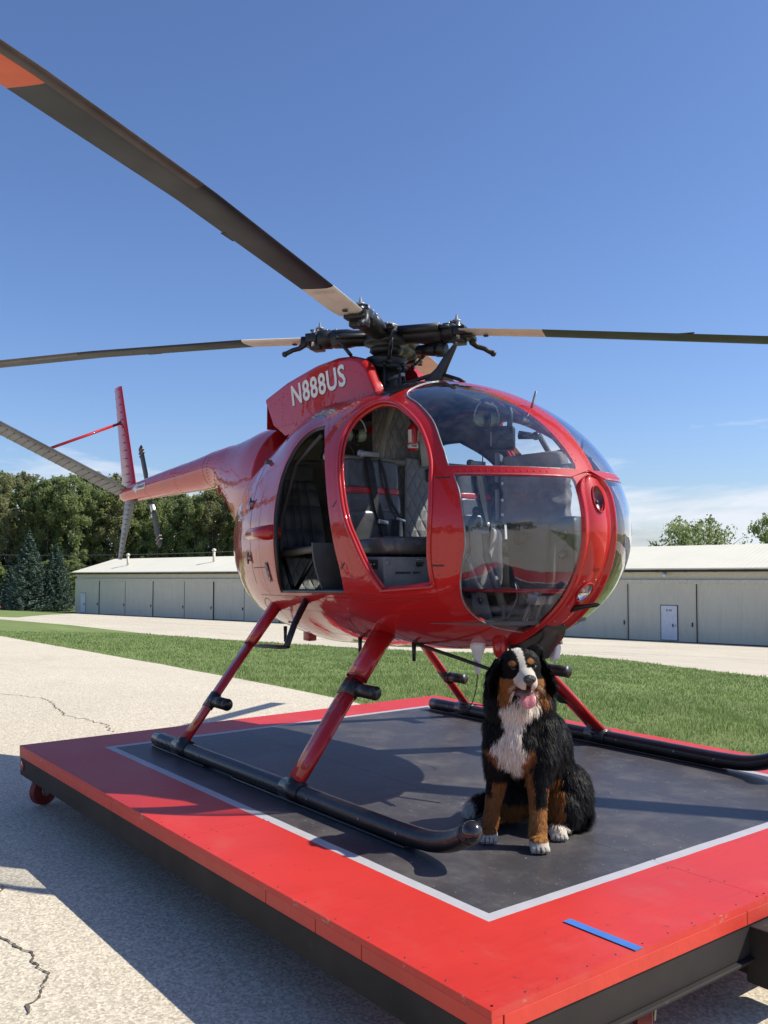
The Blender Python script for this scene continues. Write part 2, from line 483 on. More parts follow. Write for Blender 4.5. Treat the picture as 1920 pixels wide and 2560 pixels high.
# cracks: narrow broken-edged grooves filled dark, laid on the concrete
rng = np.random.default_rng(5)
M_crack = mat('crack_fill', (0.13, 0.105, 0.08), 0.95, var=0.3, vs_=30)
def crack(pts, w, jit, name='crack'):
    P = catmull([(p[0], p[1], 0) for p in pts], 30); V = []; F = []
    for i, p in enumerate(P):
        t = P[min(i + 1, len(P) - 1)] - P[max(i - 1, 0)]; t /= np.linalg.norm(t); nn = np.array([-t[1], t[0], 0])
        s_n = mnoise.noise(Vector((p[0] * 14, p[1] * 14, 2))); s_m = mnoise.noise(Vector((p[0] * 50, p[1] * 50, 5))); o = nn * (s_n * jit * 2.2 + s_m * jit * .8); ww = w * (0.35 + abs(mnoise.noise(Vector((p[0] * 30, p[1] * 30, 9)))) * 1.6)
        for sgn in (-1, 1):
            q_ = p + o + sgn * nn * ww; V.append((q_[0], q_[1], float(gz(q_[0], q_[1])) + 0.004))
        if i: F.append((2 * i - 2, 2 * i, 2 * i + 1, 2 * i - 1))
    o = add(name, V, F, M_crack, smooth=False, kind='structure')
    return o
crack([(-0.62, -2.25), (-0.35, -2.10), (0.0, -2.11), (0.22, -2.19), (0.5, -2.25), (0.76, -2.2), (1.0, -2.22), (1.2, -2.34)], 0.0055, 0.012)
crack([(-6.6, -1.0), (-5.3, -0.35), (-4.7, -0.38), (-4.1, -0.45), (-3.5, -0.35), (-3.1, -0.42)], 0.006, 0.02)
crack([(-26.0, 12.4), (-22, 13.5), (-18.0, 15.5), (-10, 19.0), (-4, 20.4)], 0.035, 0.05)
crack([(-40.0, 14.0), (-30, 17.3), (-22.0, 20.5), (-12, 25.0), (-2, 27.4)], 0.035, 0.05)
crack([(-20.0, 17.3), (-16, 18.6), (-12, 20.6), (-8, 22.1)], 0.05, 0.05)
crack([(-60.0, 17.5), (-50, 18.6), (-40, 20.6), (-30, 22.6), (-18, 27.0)], 0.04, 0.05)

# grass blades on the strip (too many to count)
def blades(name, n, region, h0, h1, w, mt, seed, dens=None):
    r = np.random.default_rng(seed); P = []
    while len(P) < n:
        x = r.uniform(region[0], region[1], n); y = r.uniform(region[2], region[3], n)
        v3 = np.stack([x, y, x * 0], 1)
        k = (pl_field(v3, NEAR) > 0.0) & (pl_field(v3, FAR) < -0.02)
        # fewer with distance from the viewer, as the eye can resolve
        dd = np.hypot(x - 4.2, y + 3.2); k &= r.random(n) < np.clip((7.0 / dd) ** 1.5, 0, 1)
        k &= ~((x > -1.25) & (x < 2.5) & (y < 1.5))
        P += list(zip(x[k], y[k]))
    P = np.array(P[:n]); z = gz(P[:, 0], P[:, 1])
    tuft = np.array([0.6 + 0.9 * max(0, mnoise.noise(Vector((p[0] * 1.7, p[1] * 1.7, 1)))+.35) for p in P])
    h = r.uniform(h0, h1, n) * tuft; a = r.uniform(0, 2 * math.pi, n); lean = r.uniform(0.1, 0.8, n) * h
    dd = np.hypot(P[:, 0] - 4.2, P[:, 1] + 3.2); ww = w * np.clip(dd / 7, 1, 3)
    la = r.uniform(0, 2 * math.pi, n)
    b = np.stack([P[:, 0], P[:, 1], z - 0.005], 1); sd = np.stack([np.cos(a) * ww, np.sin(a) * ww, a * 0], 1)
    ld = np.stack([np.cos(la) * lean, np.sin(la) * lean, h], 1)
    md = np.stack([np.cos(la) * lean * .35, np.sin(la) * lean * .35, h * .6], 1)
    V = np.stack([b - sd, b + sd, b + md - sd * .7, b + md + sd * .7, b + ld], 1).reshape(-1, 3)
    k = np.arange(n)[:, None] * 5
    F = np.vstack([k + np.array([0, 1, 3]), k + np.array([0, 3, 2]), k + np.array([2, 3, 4])])
    o = add(name, V, F, mt, kind='stuff', smooth=False); return o
def blademat():
    m, N, L, B = nt('grass_blades')
    g = N.new('ShaderNodeNewGeometry').outputs['Position']
    wnn = N.new('ShaderNodeTexWhiteNoise'); 
    sn = N.new('ShaderNodeVectorMath'); sn.operation = 'SNAP'; sn.inputs[1].default_value = (0.02, 0.02, 10); L.new(g, sn.inputs[0]); L.new(sn.outputs[0], wnn.inputs['Vector'])
    f1 = nz(N, L, g, 0.6, 5, 0.6)
    c = mix(N, L, mth(N, L, 'MULTIPLY', mth(N, L, 'SUBTRACT', f1, 0.3), 2.4, clamp=True), (0.22, 0.315, 0.095), (0.30, 0.385, 0.130))
    c = mix(N, L, mth(N, L, 'MULTIPLY', wnn.outputs['Value'], 0.6), c, (0.105, 0.155, 0.050))
    f2 = nz(N, L, g, 2.3, 4); c = mix(N, L, mth(N, L, 'MULTIPLY', mth(N, L, 'SUBTRACT', f2, 0.53), 3, clamp=True), c, (0.36, 0.36, 0.17))
    L.new(c, B.inputs['Base Color']); B.inputs['Roughness'].default_value = 0.55
    B.inputs['Specular IOR Level'].default_value = 0.3
    tr = N.new('ShaderNodeBsdfTranslucent'); L.new(c, tr.inputs['Color'])
    ms = N.new('ShaderNodeMixShader'); ms.inputs[0].default_value = 0.35
    L.new(B.outputs[0], ms.inputs[1]); L.new(tr.outputs[0], ms.inputs[2]); L.new(ms.outputs[0], N['Material Output'].inputs['Surface'])
    return m
M_blade = blademat()
blades('grass', 150000, (-24, 6, 1.4, 17), 0.02, 0.055, 0.0026, M_blade, 1)
blades('grass', 26000, (-6, 6, 1.5, 6), 0.03, 0.085, 0.0022, M_blade, 2)

# ---------------------------------------------------------------- hangar row
HV = 48.5
def hb(u): return -3.98 + (u + 19.53) * 0.01616
def hp(u, v, z): return (u * U[0] + v * W[0], u * U[1] + v * W[1], z)   # u,v -> world
def wallmat(name, col, ribs, dirt, bs_=.35):
    m, N, L, B = nt(name)
    g = N.new('ShaderNodeNewGeometry').outputs['Position']
    dt = N.new('ShaderNodeVectorMath'); dt.operation = 'DOT_PRODUCT'; dt.inputs[1].default_value = (U[0], U[1], 0); L.new(g, dt.inputs[0])
    f = nz(N, L, g, 0.5, 6, 0.6); f2 = nz(N, L, scaled(N, L, g, (1, 1, 0.12)), 3.5, 4)
    c = mix(N, L, f, tuple(x * .88 for x in col), tuple(x * 1.08 for x in col))
    c = mix(N, L, mth(N, L, 'MULTIPLY', mth(N, L, 'SUBTRACT', f2, 0.5), dirt, clamp=True), c, tuple(x * .6 for x in col))
    L.new(c, B.inputs['Base Color']); B.inputs['Roughness'].default_value = 0.55
    sn = mth(N, L, 'SINE', mth(N, L, 'MULTIPLY', dt.outputs['Value'], 2 * math.pi / ribs))
    b = N.new('ShaderNodeBump'); b.inputs['Strength'].default_value = bs_; b.inputs['Distance'].default_value = 0.02
    L.new(sn, b.inputs['Height']); L.new(b.outputs[0], B.inputs['Normal'])
    return m
M_hw = wallmat('hangar_siding', (0.68, 0.64, 0.50), 0.14, 0.7)
M_hd = wallmat('hangar_door_siding', (0.66, 0.62, 0.49), 0.14, 0.9)
M_roof = wallmat('hangar_roof_sheet', (0.86, 0.81, 0.64), 0.30, 0.12, .14)
M_trim = mat('hangar_trim', (0.64, 0.60, 0.49), 0.6, var=.1)
M_dark = mat('dark_gap', (0.03, 0.03, 0.028), 0.8)
M_doorw = mat('white_door_paint', (0.74, 0.76, 0.80), 0.45, var=.05)
H = thing('hangar', 'long beige metal hangar row with sliding doors and pale cream roof behind the helicopter', 'hangar', hp(-40, HV, hb(-40)))
u0, u1, EV, HD = -86.06, 15.0, 4.33, 9.9
def hbox(g_, ua, ub, va, vb, za, zb):
    """sloped box following the base line; za/zb relative to the local base"""
    P = []
    for zr in (za, zb):
        for (u_, v_) in ((ua, va), (ub, va), (ub, vb), (ua, vb)): P.append(hp(u_, v_, hb(u_) + zr))
    g_.put(P, [(0, 3, 2, 1), (4, 5, 6, 7), (0, 1, 5, 4), (1, 2, 6, 5), (2, 3, 7, 6), (3, 0, 4, 7)]); return g_
g = G(); hbox(g, u0, u1, HV + 0.12, HV + HD, -0.6, EV)
g.out('wall', M_hw, H, smooth=False)
for e in (u0, u1):
    g = G(); g.prism([hp(e, HV + 0.12, hb(e) + EV), hp(e, HV + HD, hb(e) + EV), hp(e, HV + HD / 2, hb(e) + EV + 1.32)], np.array(hp(0.1 if e == u0 else -0.1, 0, 0))); g.out('gable', M_hw, H, smooth=False)
# roof slopes
for s_ in (0, 1):
    g = G(); e0, e1 = u0 - 0.35, u1 + 0.3
    va, vb = (HV - 0.35, HV + HD / 2) if s_ == 0 else (HV + HD + 0.35, HV + HD / 2)
    za = EV + 0.02 - 0.02; zb_ = EV + 1.42; th = 0.07
    P = [hp(e0, va, hb(e0) + za), hp(e1, va, hb(e1) + za), hp(e1, vb, hb(e1) + zb_), hp(e0, vb, hb(e0) + zb_)]
    g.prism(P, (0, 0, th)); g.out('roof', M_roof, H, smooth=False)
g = G(); hbox(g, u0 - 0.3, u1, HV - 0.37, HV - 0.30, EV - 0.16, EV - 0.03); g.out('gutter', M_dark, H, smooth=False)
g = G(); hbox(g, u0, u1, HV - 0.10, HV + 0.10, 3.46, 3.70); g.out('track_cover', M_trim, H, smooth=False)
eds = [u0, -81.4, -76.6, -71.9, -66.85, -62.6, -58.3, -53.8, -49.3, -44.8, -40.3, -35.75, -31.2, -26.7, -22.2, -17.88, -13.4, -9.0, -4.6, -0.2, 4.2, 8.6, 15.0]
for i in range(len(eds) - 1):
    off = 0.05 if i % 2 else 0.0
    if i in (5, 14, 18): off += 0.03
    g = G(); hbox(g, eds[i] + 0.02, eds[i + 1] - 0.02, HV - 0.06 + off, HV + 0.0 + off, 0.05, 3.46); g.out('sliding_door', M_hd, H, smooth=False)
    g = G(); hbox(g, eds[i + 1] - 0.30, eds[i + 1] - 0.24, HV - 0.12 + off, HV - 0.062 + off, 0.95, 1.2); g.out('door_pull', M_dark, H, smooth=False)
for i in range(1, len(eds) - 1):
    g = G(); hbox(g, eds[i] - 0.022, eds[i] + 0.022, HV - 0.075, HV + 0.115, 0.0, 3.47); g.out('door_seam', M_dark, H, smooth=False)
g = G(); hbox(g, u0, u1, HV - 0.02, HV + 0.11, -0.3, 0.06); g.out('sill_gap', M_dark, H, smooth=False)
# eave brackets (small, along the whole row)
for k in range(58):
    uu = u0 + 0.9 + k * 1.75
    g = G(); hbox(g, uu, uu + 0.13, HV - 0.28, HV + 0.12, EV - 0.20, EV - 0.06); g.out('bracket', M_trim, H, smooth=False)
def walk_door(ua, ub, txt):
    g = G(); hbox(g, ua - 0.05, ub + 0.05, HV - 0.072, HV - 0.052, 0.10, 2.2); fr = g.out('door_frame', M_dark, H, smooth=False)
    g = G(); hbox(g, ua, ub, HV - 0.10, HV - 0.072, 0.13, 2.16); dd = g.out('walk_door', M_doorw, H, smooth=False)
    g = G(); hbox(g, ub - 0.27, ub - 0.22, HV - 0.15, HV - 0.102, 0.9, 1.1); hbox(g, ub - 0.09, ub - 0.05, HV - 0.13, HV - 0.102, 0.98, 1.03)
    g.out('handle', M_dark, dd, smooth=False, kind='stuff')
    V, F = text_mesh(txt, 0.17, bold=0.006); uc = (ua + ub) / 2
    V = place(V, hp(uc, HV - 0.104, hb(uc) + 1.83), (U[0], U[1], 0.016), (0, 0, 1)); add('lettering', V, F, M_dark, dd, smooth=False)
walk_door(-20.05, -19.06, 'D 34'); walk_door(-84.9, -83.95, '42')
# wall lamp
M_galv = mat('galvanised', (0.42, 0.43, 0.43), 0.4, metal=0.6)
M_lens = mat('lamp_glass', (0.75, 0.78, 0.85), 0.2, var=.03)
uL = -19.75; g = G()
g.tube([hp(uL, HV + 0.1, hb(uL) + 4.14), hp(uL, HV - 0.22, hb(uL) + 4.16)], 0.03, 8)
g.lathe(hp(uL, HV - 0.22, hb(uL) + 4.2), (0, 0, -1), [(0, .06), (.1, .13), (.16, .13)], 14); lamp = g.out('wall_lamp', M_galv, H)
g = G(); g.lathe(hp(uL, HV - 0.22, hb(uL) + 4.035), (0, 0, -1), [(0, .11), (.1, .12), (.17, .07)], 14); g.out('lamp_globe', M_lens, lamp)
# roof vents
for uu, dv, hh in ((-79.5, 2.1, 1.05), (-66.4, 3.0, 1.05), (-10, 3.2, 1.0)):
    zb_ = hb(uu) + EV + 0.07 + 1.42 * (dv + .35) / (HD / 2 + .35)
    g = G(); g.tube([hp(uu, HV + dv, zb_ - 0.1), hp(uu, HV + dv, zb_ + hh)], 0.13, 10); v_ = g.out('vent_pipe', M_trim, H)
    g = G(); g.lathe(hp(uu, HV + dv, zb_ + hh - .04), (0, 0, 1), [(0, .2), (.16, .2), (.26, .05)], 10); g.out('vent_cap', M_trim, v_)

# ---------------------------------------------------------------- trees
def leafmat(name, a, b_, c_, tl=0.25):
    m, N, L, B = nt(name)
    g = N.new('ShaderNodeNewGeometry').outputs['Position']
    oi = N.new('ShaderNodeObjectInfo').outputs['Random']
    at = N.new('ShaderNodeAttribute'); at.attribute_name = 'Col'
    f = nz(N, L, g, 0.35, 4)
    c = mix(N, L, mth(N, L, 'MULTIPLY', mth(N, L, 'SUBTRACT', f, 0.3), 2.4, clamp=True), a, b_)
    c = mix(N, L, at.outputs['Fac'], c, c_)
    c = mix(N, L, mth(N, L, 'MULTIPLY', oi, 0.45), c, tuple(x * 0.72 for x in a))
    L.new(c, B.inputs['Base Color']); B.inputs['Roughness'].default_value = 0.6; B.inputs['Specular IOR Level'].default_value = 0.3
    tr = N.new('ShaderNodeBsdfTranslucent'); L.new(c, tr.inputs['Color'])
    ms = N.new('ShaderNodeMixShader'); ms.inputs[0].default_value = tl
    L.new(B.outputs[0], ms.inputs[1]); L.new(tr.outputs[0], ms.inputs[2]); L.new(ms.outputs[0], N['Material Output'].inputs['Surface'])
    return m
M_pop = leafmat('poplar_leaves', (0.22, 0.28, 0.11), (0.31, 0.37, 0.15), (0.45, 0.49, 0.25), .6)
M_pop2 = leafmat('dry_leaves', (0.25, 0.27, 0.12), (0.33, 0.33, 0.16), (0.44, 0.44, 0.25), .6)
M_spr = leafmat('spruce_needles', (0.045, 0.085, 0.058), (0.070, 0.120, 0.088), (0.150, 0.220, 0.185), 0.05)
M_bark = mat('bark', (0.12, 0.10, 0.08), 0.9, var=.3, vs_=2)

def leaf_quads(C, size, r, flat=0.0):
    n = len(C); a = r.normal(size=(n, 3)); a[:, 2] *= (1 - flat); a /= np.linalg.norm(a, axis=1)[:, None]
    b = r.normal(size=(n, 3)); b -= a * (a * b).sum(1)[:, None]; b /= np.linalg.norm(b, axis=1)[:, None]
    s = (size * r.uniform(0.6, 1.3, n))[:, None]
    V = np.stack([C - a * s, C + b * s * .55, C + a * s, C - b * s * .55], 1).reshape(-1, 3)
    F = np.arange(n * 4).reshape(n, 4); return V, F
def poplar_mesh(seed, h=17.0, rad=2.6, n=9000, bare=0.12, leaf=0.2, spread=1.0):
    r = np.random.default_rng(seed); tr = G(); lean = r.normal(0, .3, 2)
    top = np.array([lean[0], lean[1], h])
    def at(t): return np.array([lean[0] * t * t, lean[1] * t * t, h * t])
    tr.tube([at(t) for t in (0, .15, .4, .7, 1)], [.22, .18, .13, .07, .02], 7)
    cl = []
    nb = 52
    for k in range(nb):
        t = bare + (0.97 - bare) * (k + r.random()) / nb
        prof = math.sin(min(1, (t - bare + .12) / .5) * math.pi / 2) * (1 - max(0, (t - .72) / .30) ** 1.6 * .85)
        L_ = rad * prof * r.uniform(.55, 1.15) * spread; a = r.uniform(0, 2 * math.pi); up = r.uniform(.35, 1.0)
        p0 = at(t); p1 = p0 + np.array([math.cos(a) * L_, math.sin(a) * L_, L_ * up * .8])
        pm = (p0 + p1) / 2 + np.array([0, 0, -.12 * L_])
        tr.tube([p0, pm, p1], [.05, .035, .012], 5)
        for j in range(4):
            u = r.uniform(.35, 1.08); c = p0 + (p1 - p0) * u + r.normal(0, .25, 3)
            cl.append((c, r.uniform(.35, .8) * (0.7 + .3 * prof)))
    cl.append((top, .5)); cl.append((top - (0, 0, .7), .6))
    P = []; cf = []
    per = n // len(cl)
    for c, s in cl:
        q_ = r.normal(size=(per, 3)); q_ /= np.linalg.norm(q_, axis=1)[:, None]; q_ *= (r.random(per) ** .45)[:, None] * s
        q_[:, 2] *= 1.15; P.append(c + q_); cf.append(np.full(per, r.random() ** 2) * .9 * r.random())
    P = np.vstack(P); V, F = leaf_quads(P, leaf, r)
    me = np_mesh('crown', V, F, M_pop, False)
    ca = me.color_attributes.new('Col', 'FLOAT_COLOR', 'POINT'); v = np.repeat(np.concatenate(cf), 4)
    ca.data.foreach_set('color', np.stack([v, v, v, np.ones_like(v)], 1).ravel().astype(np.float32))
    mt = np_mesh('trunk', np.array(tr.V), tr.F, M_bark, True)
    return mt, me
def put_tree(name, mt, me, loc, rz, sc, label, cat='tree', group=None, crown_mat=None):
    t = thing(name, label, cat, loc, group); t.rotation_euler = (0, 0, rz); t.scale = sc
    a = bpy.data.objects.new('trunk', mt); COL.objects.link(a); a.parent = t
    b = bpy.data.objects.new('crown', me); COL.objects.link(b); b.parent = t
    if crown_mat: b.material_slots[0].link = 'OBJECT'; b.material_slots[0].material = crown_mat
    return t
PM = [poplar_mesh(s, n=11500, rad=2.5 + .25 * (s % 3), bare=.02) for s in (11, 12, 13, 14, 15)]
CXY = np.array([4.193, -3.234]); FW = np.array([-0.79233712, 0.60814542]); RT = np.array([0.60892897, 0.79322296])
def ground_pt(px, dist):
    """place at a bearing (tan of angle right of the view axis) and distance along the axis"""
    p = CXY + FW * dist + RT * dist * px; return p[0], p[1], float(gz(p[0], p[1]))
r = np.random.default_rng(3)
cols = ['front', 'behind']
k = 0
ordn = lambda n: str(n) + ('th' if 10 <= n % 100 <= 20 else {1: 'st', 2: 'nd', 3: 'rd'}.get(n % 10, 'th'))
for row, (D0, n_, hs) in enumerate(((123, 25, .92), (129, 26, 1.0), (137, 24, 1.05))):
    for i in range(n_):
        px = -0.52 + (i + 0.5 * (row % 2) + r.uniform(-.2, .2)) * (0.56 / n_)
        s = hs * r.uniform(.92, 1.1)
        # the row dips a little above the boom
        if -0.28 < px < -0.16: s *= 0.93
        x, y, z = ground_pt(px, D0 + r.uniform(-3, 3))
        side = ['left edge of the wood', 'left part of the wood', 'middle of the wood behind the tail', 'wood above the hangar roof', 'wood behind the helicopter cabin'][min(4, int((px + 0.52) / 0.115))]
        put_tree('poplar_tree', *PM[k % 5], (x, y, z), r.uniform(0, 6.3), (s * .92, s * .92, s),
                 'tall leafy poplar, %s from the left in the %s row of the wood' % (ordn(i + 1), ['front', 'middle', 'rear'][row]), 'tree', 'poplars of the wood behind the hangar', M_pop2 if (k * 7) % 5 == 0 else None)
        k += 1
# low bushy edge of the wood: understorey
for i in range(14):
    px = -0.5 + i * 0.012 + r.uniform(-.006, .006); x, y, z = ground_pt(px, 118 + r.uniform(-2, 2)); s = r.uniform(.26, .36)
    put_tree('shrub_tree', *PM[i % 5], (x, y, z - .8), r.uniform(0, 6.3), (s * 2.6, s * 2.6, s * 1.15),
             'low bushy shrub at the foot of the wood, %s from the left' % ordn(i + 1), 'shrub', 'shrubs along the foot of the wood')
# two blue spruces
def spruce_mesh(seed, h=10.5, rad=3.1, n=15000):
    r = np.random.default_rng(seed); tr = G(); tr.tube([(0, 0, 0), (0, 0, h)], [.2, .02], 7); P = []; cf = []
    lev = 34
    for i in range(lev):
        t = i / (lev - 1); z = .25 + (h - .4) * t; R = rad * (1 - t) ** .85 + .10; nb = max(4, int(13 * (1 - t) + 4))
        for j in range(nb):
            a = 2 * math.pi * (j + r.random() * .7) / nb + i; Lb = R * r.uniform(.78, 1.1)
            m_ = max(8, int(n / lev / nb * (1.6 - t)))
            u = r.random(m_) ** .6; wd = .24 * Lb * (1.05 - u) + .05
            side = r.normal(0, 1, m_) * wd * .7
            x = np.cos(a) * u * Lb - np.sin(a) * side; y = np.sin(a) * u * Lb + np.cos(a) * side
            zz = z - .16 * Lb * u + .16 * Lb * u ** 3 * 1.6 + r.normal(0, .05, m_)
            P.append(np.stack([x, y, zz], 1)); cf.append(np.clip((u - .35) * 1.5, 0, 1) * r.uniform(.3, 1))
            tr.tube([(0, 0, z), (math.cos(a) * Lb * .9, math.sin(a) * Lb * .9, z - .1 * Lb)], [.03, .01], 4)
    P = np.vstack(P); V, F = leaf_quads(P, .115, r, .45)
    me = np_mesh('crown', V, F, M_spr, False); ca = me.color_attributes.new('Col', 'FLOAT_COLOR', 'POINT')
    v = np.repeat(np.concatenate(cf), 4); ca.data.foreach_set('color', np.stack([v, v, v, np.ones_like(v)], 1).ravel().astype(np.float32))
    return np_mesh('trunk', np.array(tr.V), tr.F, M_bark, True), me
SM = [spruce_mesh(1), spruce_mesh(2, 9.5, 2.8)]
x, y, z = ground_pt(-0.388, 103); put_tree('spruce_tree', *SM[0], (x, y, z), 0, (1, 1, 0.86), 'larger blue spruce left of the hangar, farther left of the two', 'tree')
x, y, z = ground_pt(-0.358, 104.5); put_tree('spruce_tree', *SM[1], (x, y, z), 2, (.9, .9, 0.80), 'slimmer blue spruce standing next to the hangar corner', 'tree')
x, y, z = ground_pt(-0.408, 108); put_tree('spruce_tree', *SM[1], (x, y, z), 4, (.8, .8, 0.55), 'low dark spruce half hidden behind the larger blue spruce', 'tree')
# two trees over the roof at the right
PR = poplar_mesh(31, h=11, rad=3.4, n=5200, bare=.25, leaf=.16, spread=1.15)
x, y, z = ground_pt(0.326, 84); put_tree('broadleaf_tree', *PR, (x, y, z - 3.0), 0, (.8, .8, .98), 'left half of the loose green crown rising over the hangar roof at the right')
x, y, z = ground_pt(0.352, 86); put_tree('broadleaf_tree', *poplar_mesh(32, h=11, rad=3.4, n=5200, bare=.25, leaf=.16, spread=1.2), (x, y, z - 2.9), 1, (.85, .85, 1.0), 'right half of the loose green crown rising over the hangar roof at the right')
x, y, z = ground_pt(0.432, 80); put_tree('broadleaf_tree', *poplar_mesh(33, h=12, rad=3.2, n=7000, bare=.2, leaf=.16), (x, y, z - 3.2), 2, (.8, .8, 1), 'dense green tree cut by the right edge of the picture above the roof')
# distant belt of trees behind the viewer, seen only as reflections in paint and glass
for i in range(62):
    a = R_(-150 + i * 2.6); x, y = 4 + 95 * math.cos(a), -3 + 95 * math.sin(a); s = r.uniform(.35, .75)
    if y > -20: continue
    put_tree('distant_tree', *PM[i % 5], (x, y, float(gz(x, y))), r.uniform(0, 6), (s * 2, s * 2, s), 'distant tree across the apron behind the viewer, %s from the left of its belt' % ordn(i + 1), 'tree', 'far tree belt across the apron')

# ---------------------------------------------------------------- hydrant, fence, wires
M_hyd = mat('hydrant_red', (0.55, 0.05, 0.03), 0.45, patch=((.3, .08, .05), 8, .6, 6))
x, y, z = ground_pt(-0.4205, 79); hy = thing('fire_hydrant', 'small red fire hydrant on the lawn at the left edge', 'hydrant', (x, y, z))
g = G(); g.lathe((x, y, z), (0, 0, 1), [(0, .17), (.05, .17), (.051, .11), (.5, .11), (.51, .15), (.56, .15), (.57, .12), (.66, .09), (.71, .03), (.74, .03)], 14); g.out('barrel', M_hyd, hy, auto=40)
for sx in (-1, 1):
    g = G(); c = np.array((x, y, z + .42)); dd = np.array((RT[0] * sx, RT[1] * sx, 0)); g.tube([c + dd * .09, c + dd * .2], .055, 10); g.tube([c + dd * .2, c + dd * .24], .035, 6); g.out('nozzle_cap', M_hyd, hy)
M_post = mat('post_steel', (0.05, 0.05, 0.05), 0.6, metal=.5)
fn = thing('wire_fence', 'thin dark wire fence with slim posts on the lawn left of the spruces', 'fence', ground_pt(-0.41, 100))
pts = [ground_pt(-0.46 + i * .0215, 101) for i in range(4)]
for p in pts:
    g = G(); g.tube([p, (p[0], p[1], p[2] + 2.0)], .035, 7); g.out('post', M_post, fn)
for h_ in (0.5, 1.2, 1.95):
    g = G(); g.tube([(p[0], p[1], p[2] + h_) for p in pts], .008, 5); g.out('wire', M_post, fn)
M_wire = mat('power_cable', (0.10, 0.095, 0.09), 0.6)
M_wood = mat('pole_wood', (0.16, 0.12, 0.09), 0.9, var=.3)
pole_xy = [ground_pt(-0.62, 110), ground_pt(0.10, 108)]
for p, lb in zip(pole_xy, ('wooden power pole beyond the left edge, carrying the wires over the hangar roof', 'wooden power pole hidden behind the helicopter cabin, carrying the wires')):
    pt = thing('power_pole', lb, 'utility pole', p)
    g = G(); g.tube([p, (p[0], p[1], p[2] + 9.2)], [.16, .11], 9); g.out('pole', M_wood, pt)
    g = G(); g.obox((p[0], p[1], p[2] + 8.4), np.array((FW[0], FW[1], 0)) * 1.1, np.array((RT[0], RT[1], 0)) * .06, (0, 0, .06)); g.out('crossarm', M_wood, pt)
for k_, (dz, dv) in enumerate(((8.5, -1), (8.5, 1), (7.2, 0))):
    a = np.array(pole_xy[0]) + (FW[0] * dv, FW[1] * dv, dz - 2.0); b = np.array(pole_xy[1]) + (FW[0] * dv, FW[1] * dv, dz + .2)
    P = [a + (b - a) * t - np.array((0, 0, 1.6 * 4 * t * (1 - t))) for t in np.linspace(0, 1, 16)]
    g = G(); g.tube(P, .035, 5, up=(0, 0, 1)); g.out('power_line', M_wire, None, label=['thin power line over the hangar roof, farther of the upper pair', 'thin power line over the hangar roof, nearer of the upper pair', 'lowest power line crossing in front of the wood'][k_], cat='power line')
# ================================================================ HELICOPTER
def carpaint():
    m, N, L, B = nt('red_aircraft_paint')
    g = N.new('ShaderNodeNewGeometry').outputs['Position']
    f = nz(N, L, g, 3.0, 5); f2 = nz(N, L, scaled(N, L, g, (1, 1, .3)), 22, 6, .7)
    c = mix(N, L, f, (0.43, 0.010, 0.011), (0.49, 0.013, 0.014))
    c = mix(N, L, mth(N, L, 'MULTIPLY', mth(N, L, 'SUBTRACT', f2, 0.66), 5, clamp=True), c, (0.30, 0.05, 0.045))
    L.new(c, B.inputs['Base Color']); B.inputs['Roughness'].default_value = 0.5; B.inputs['Specular IOR Level'].default_value = 0.12
    B.inputs['Coat Weight'].default_value = 1.0; B.inputs['Coat IOR'].default_value = 1.5
    L.new(mth(N, L, 'MULTIPLY', nz(N, L, g, 9, 5), 0.03), B.inputs['Coat Roughness'])
    b = N.new('ShaderNodeBump'); b.inputs['Strength'].default_value = 0.28; b.inputs['Distance'].default_value = 0.01
    L.new(nz(N, L, g, 9, 3, .5), b.inputs['Height']); L.new(b.outputs[0], B.inputs['Coat Normal'])
    return m
M_red = carpaint()
def glassmat(name, tint, refl=1.0):
    m = bpy.data.materials.new(name); m.use_nodes = True; N = m.node_tree.nodes; L = m.node_tree.links
    N.remove(N['Principled BSDF'])
    t = N.new('ShaderNodeBsdfTransparent'); t.inputs[0].default_value = (*tint, 1)
    gl = N.new('ShaderNodeBsdfGlossy'); gl.inputs['Roughness'].default_value = 0.012; gl.inputs[0].default_value = (.95, .97, 1, 1)
    gb = N.new('ShaderNodeBump'); gb.inputs['Strength'].default_value = .5; gb.inputs['Distance'].default_value = .012; L.new(nz(N, L, N.new('ShaderNodeNewGeometry').outputs['Position'], 5.0, 2, .5), gb.inputs['Height']); L.new(gb.outputs[0], gl.inputs['Normal'])
    lw = N.new('ShaderNodeLayerWeight'); lw.inputs['Blend'].default_value = 0.5; fr_ = mth(N, L, 'ADD', mth(N, L, 'MULTIPLY', mth(N, L, 'POWER', lw.outputs['Facing'], 5.0), .92), .042)
    ge = N.new('ShaderNodeNewGeometry').outputs['Position']
    df = N.new('ShaderNodeBsdfDiffuse'); df.inputs[0].default_value = (.6, .6, .6, 1)
    ms = N.new('ShaderNodeMixShader'); L.new(mth(N, L, 'MULTIPLY', fr_, 2.3 * refl, clamp=True), ms.inputs[0])
    L.new(t.outputs[0], ms.inputs[1]); L.new(gl.outputs[0], ms.inputs[2])
    ms2 = N.new('ShaderNodeMixShader')      # faint dust and scratches
    L.new(mth(N, L, 'MULTIPLY', mth(N, L, 'SUBTRACT', nz(N, L, ge, 18, 6, .7), 0.42), 0.14, clamp=True), ms2.inputs[0])
    L.new(ms.outputs[0], ms2.inputs[1]); L.new(df.outputs[0], ms2.inputs[2])
    L.new(ms2.outputs[0], N['Material Output'].inputs['Surface']); return m
M_glass = glassmat('canopy_glass', (0.86, 0.88, 0.89)); M_tint = glassmat('tinted_glass', (0.10, 0.12, 0.16), 1.3)
M_blk = mat('black_satin', (0.012, 0.012, 0.013), 0.5, var=.3, coat=.2)
M_blkg = mat('black_gloss', (0.012, 0.012, 0.015), 0.22, var=.2, coat=.9)
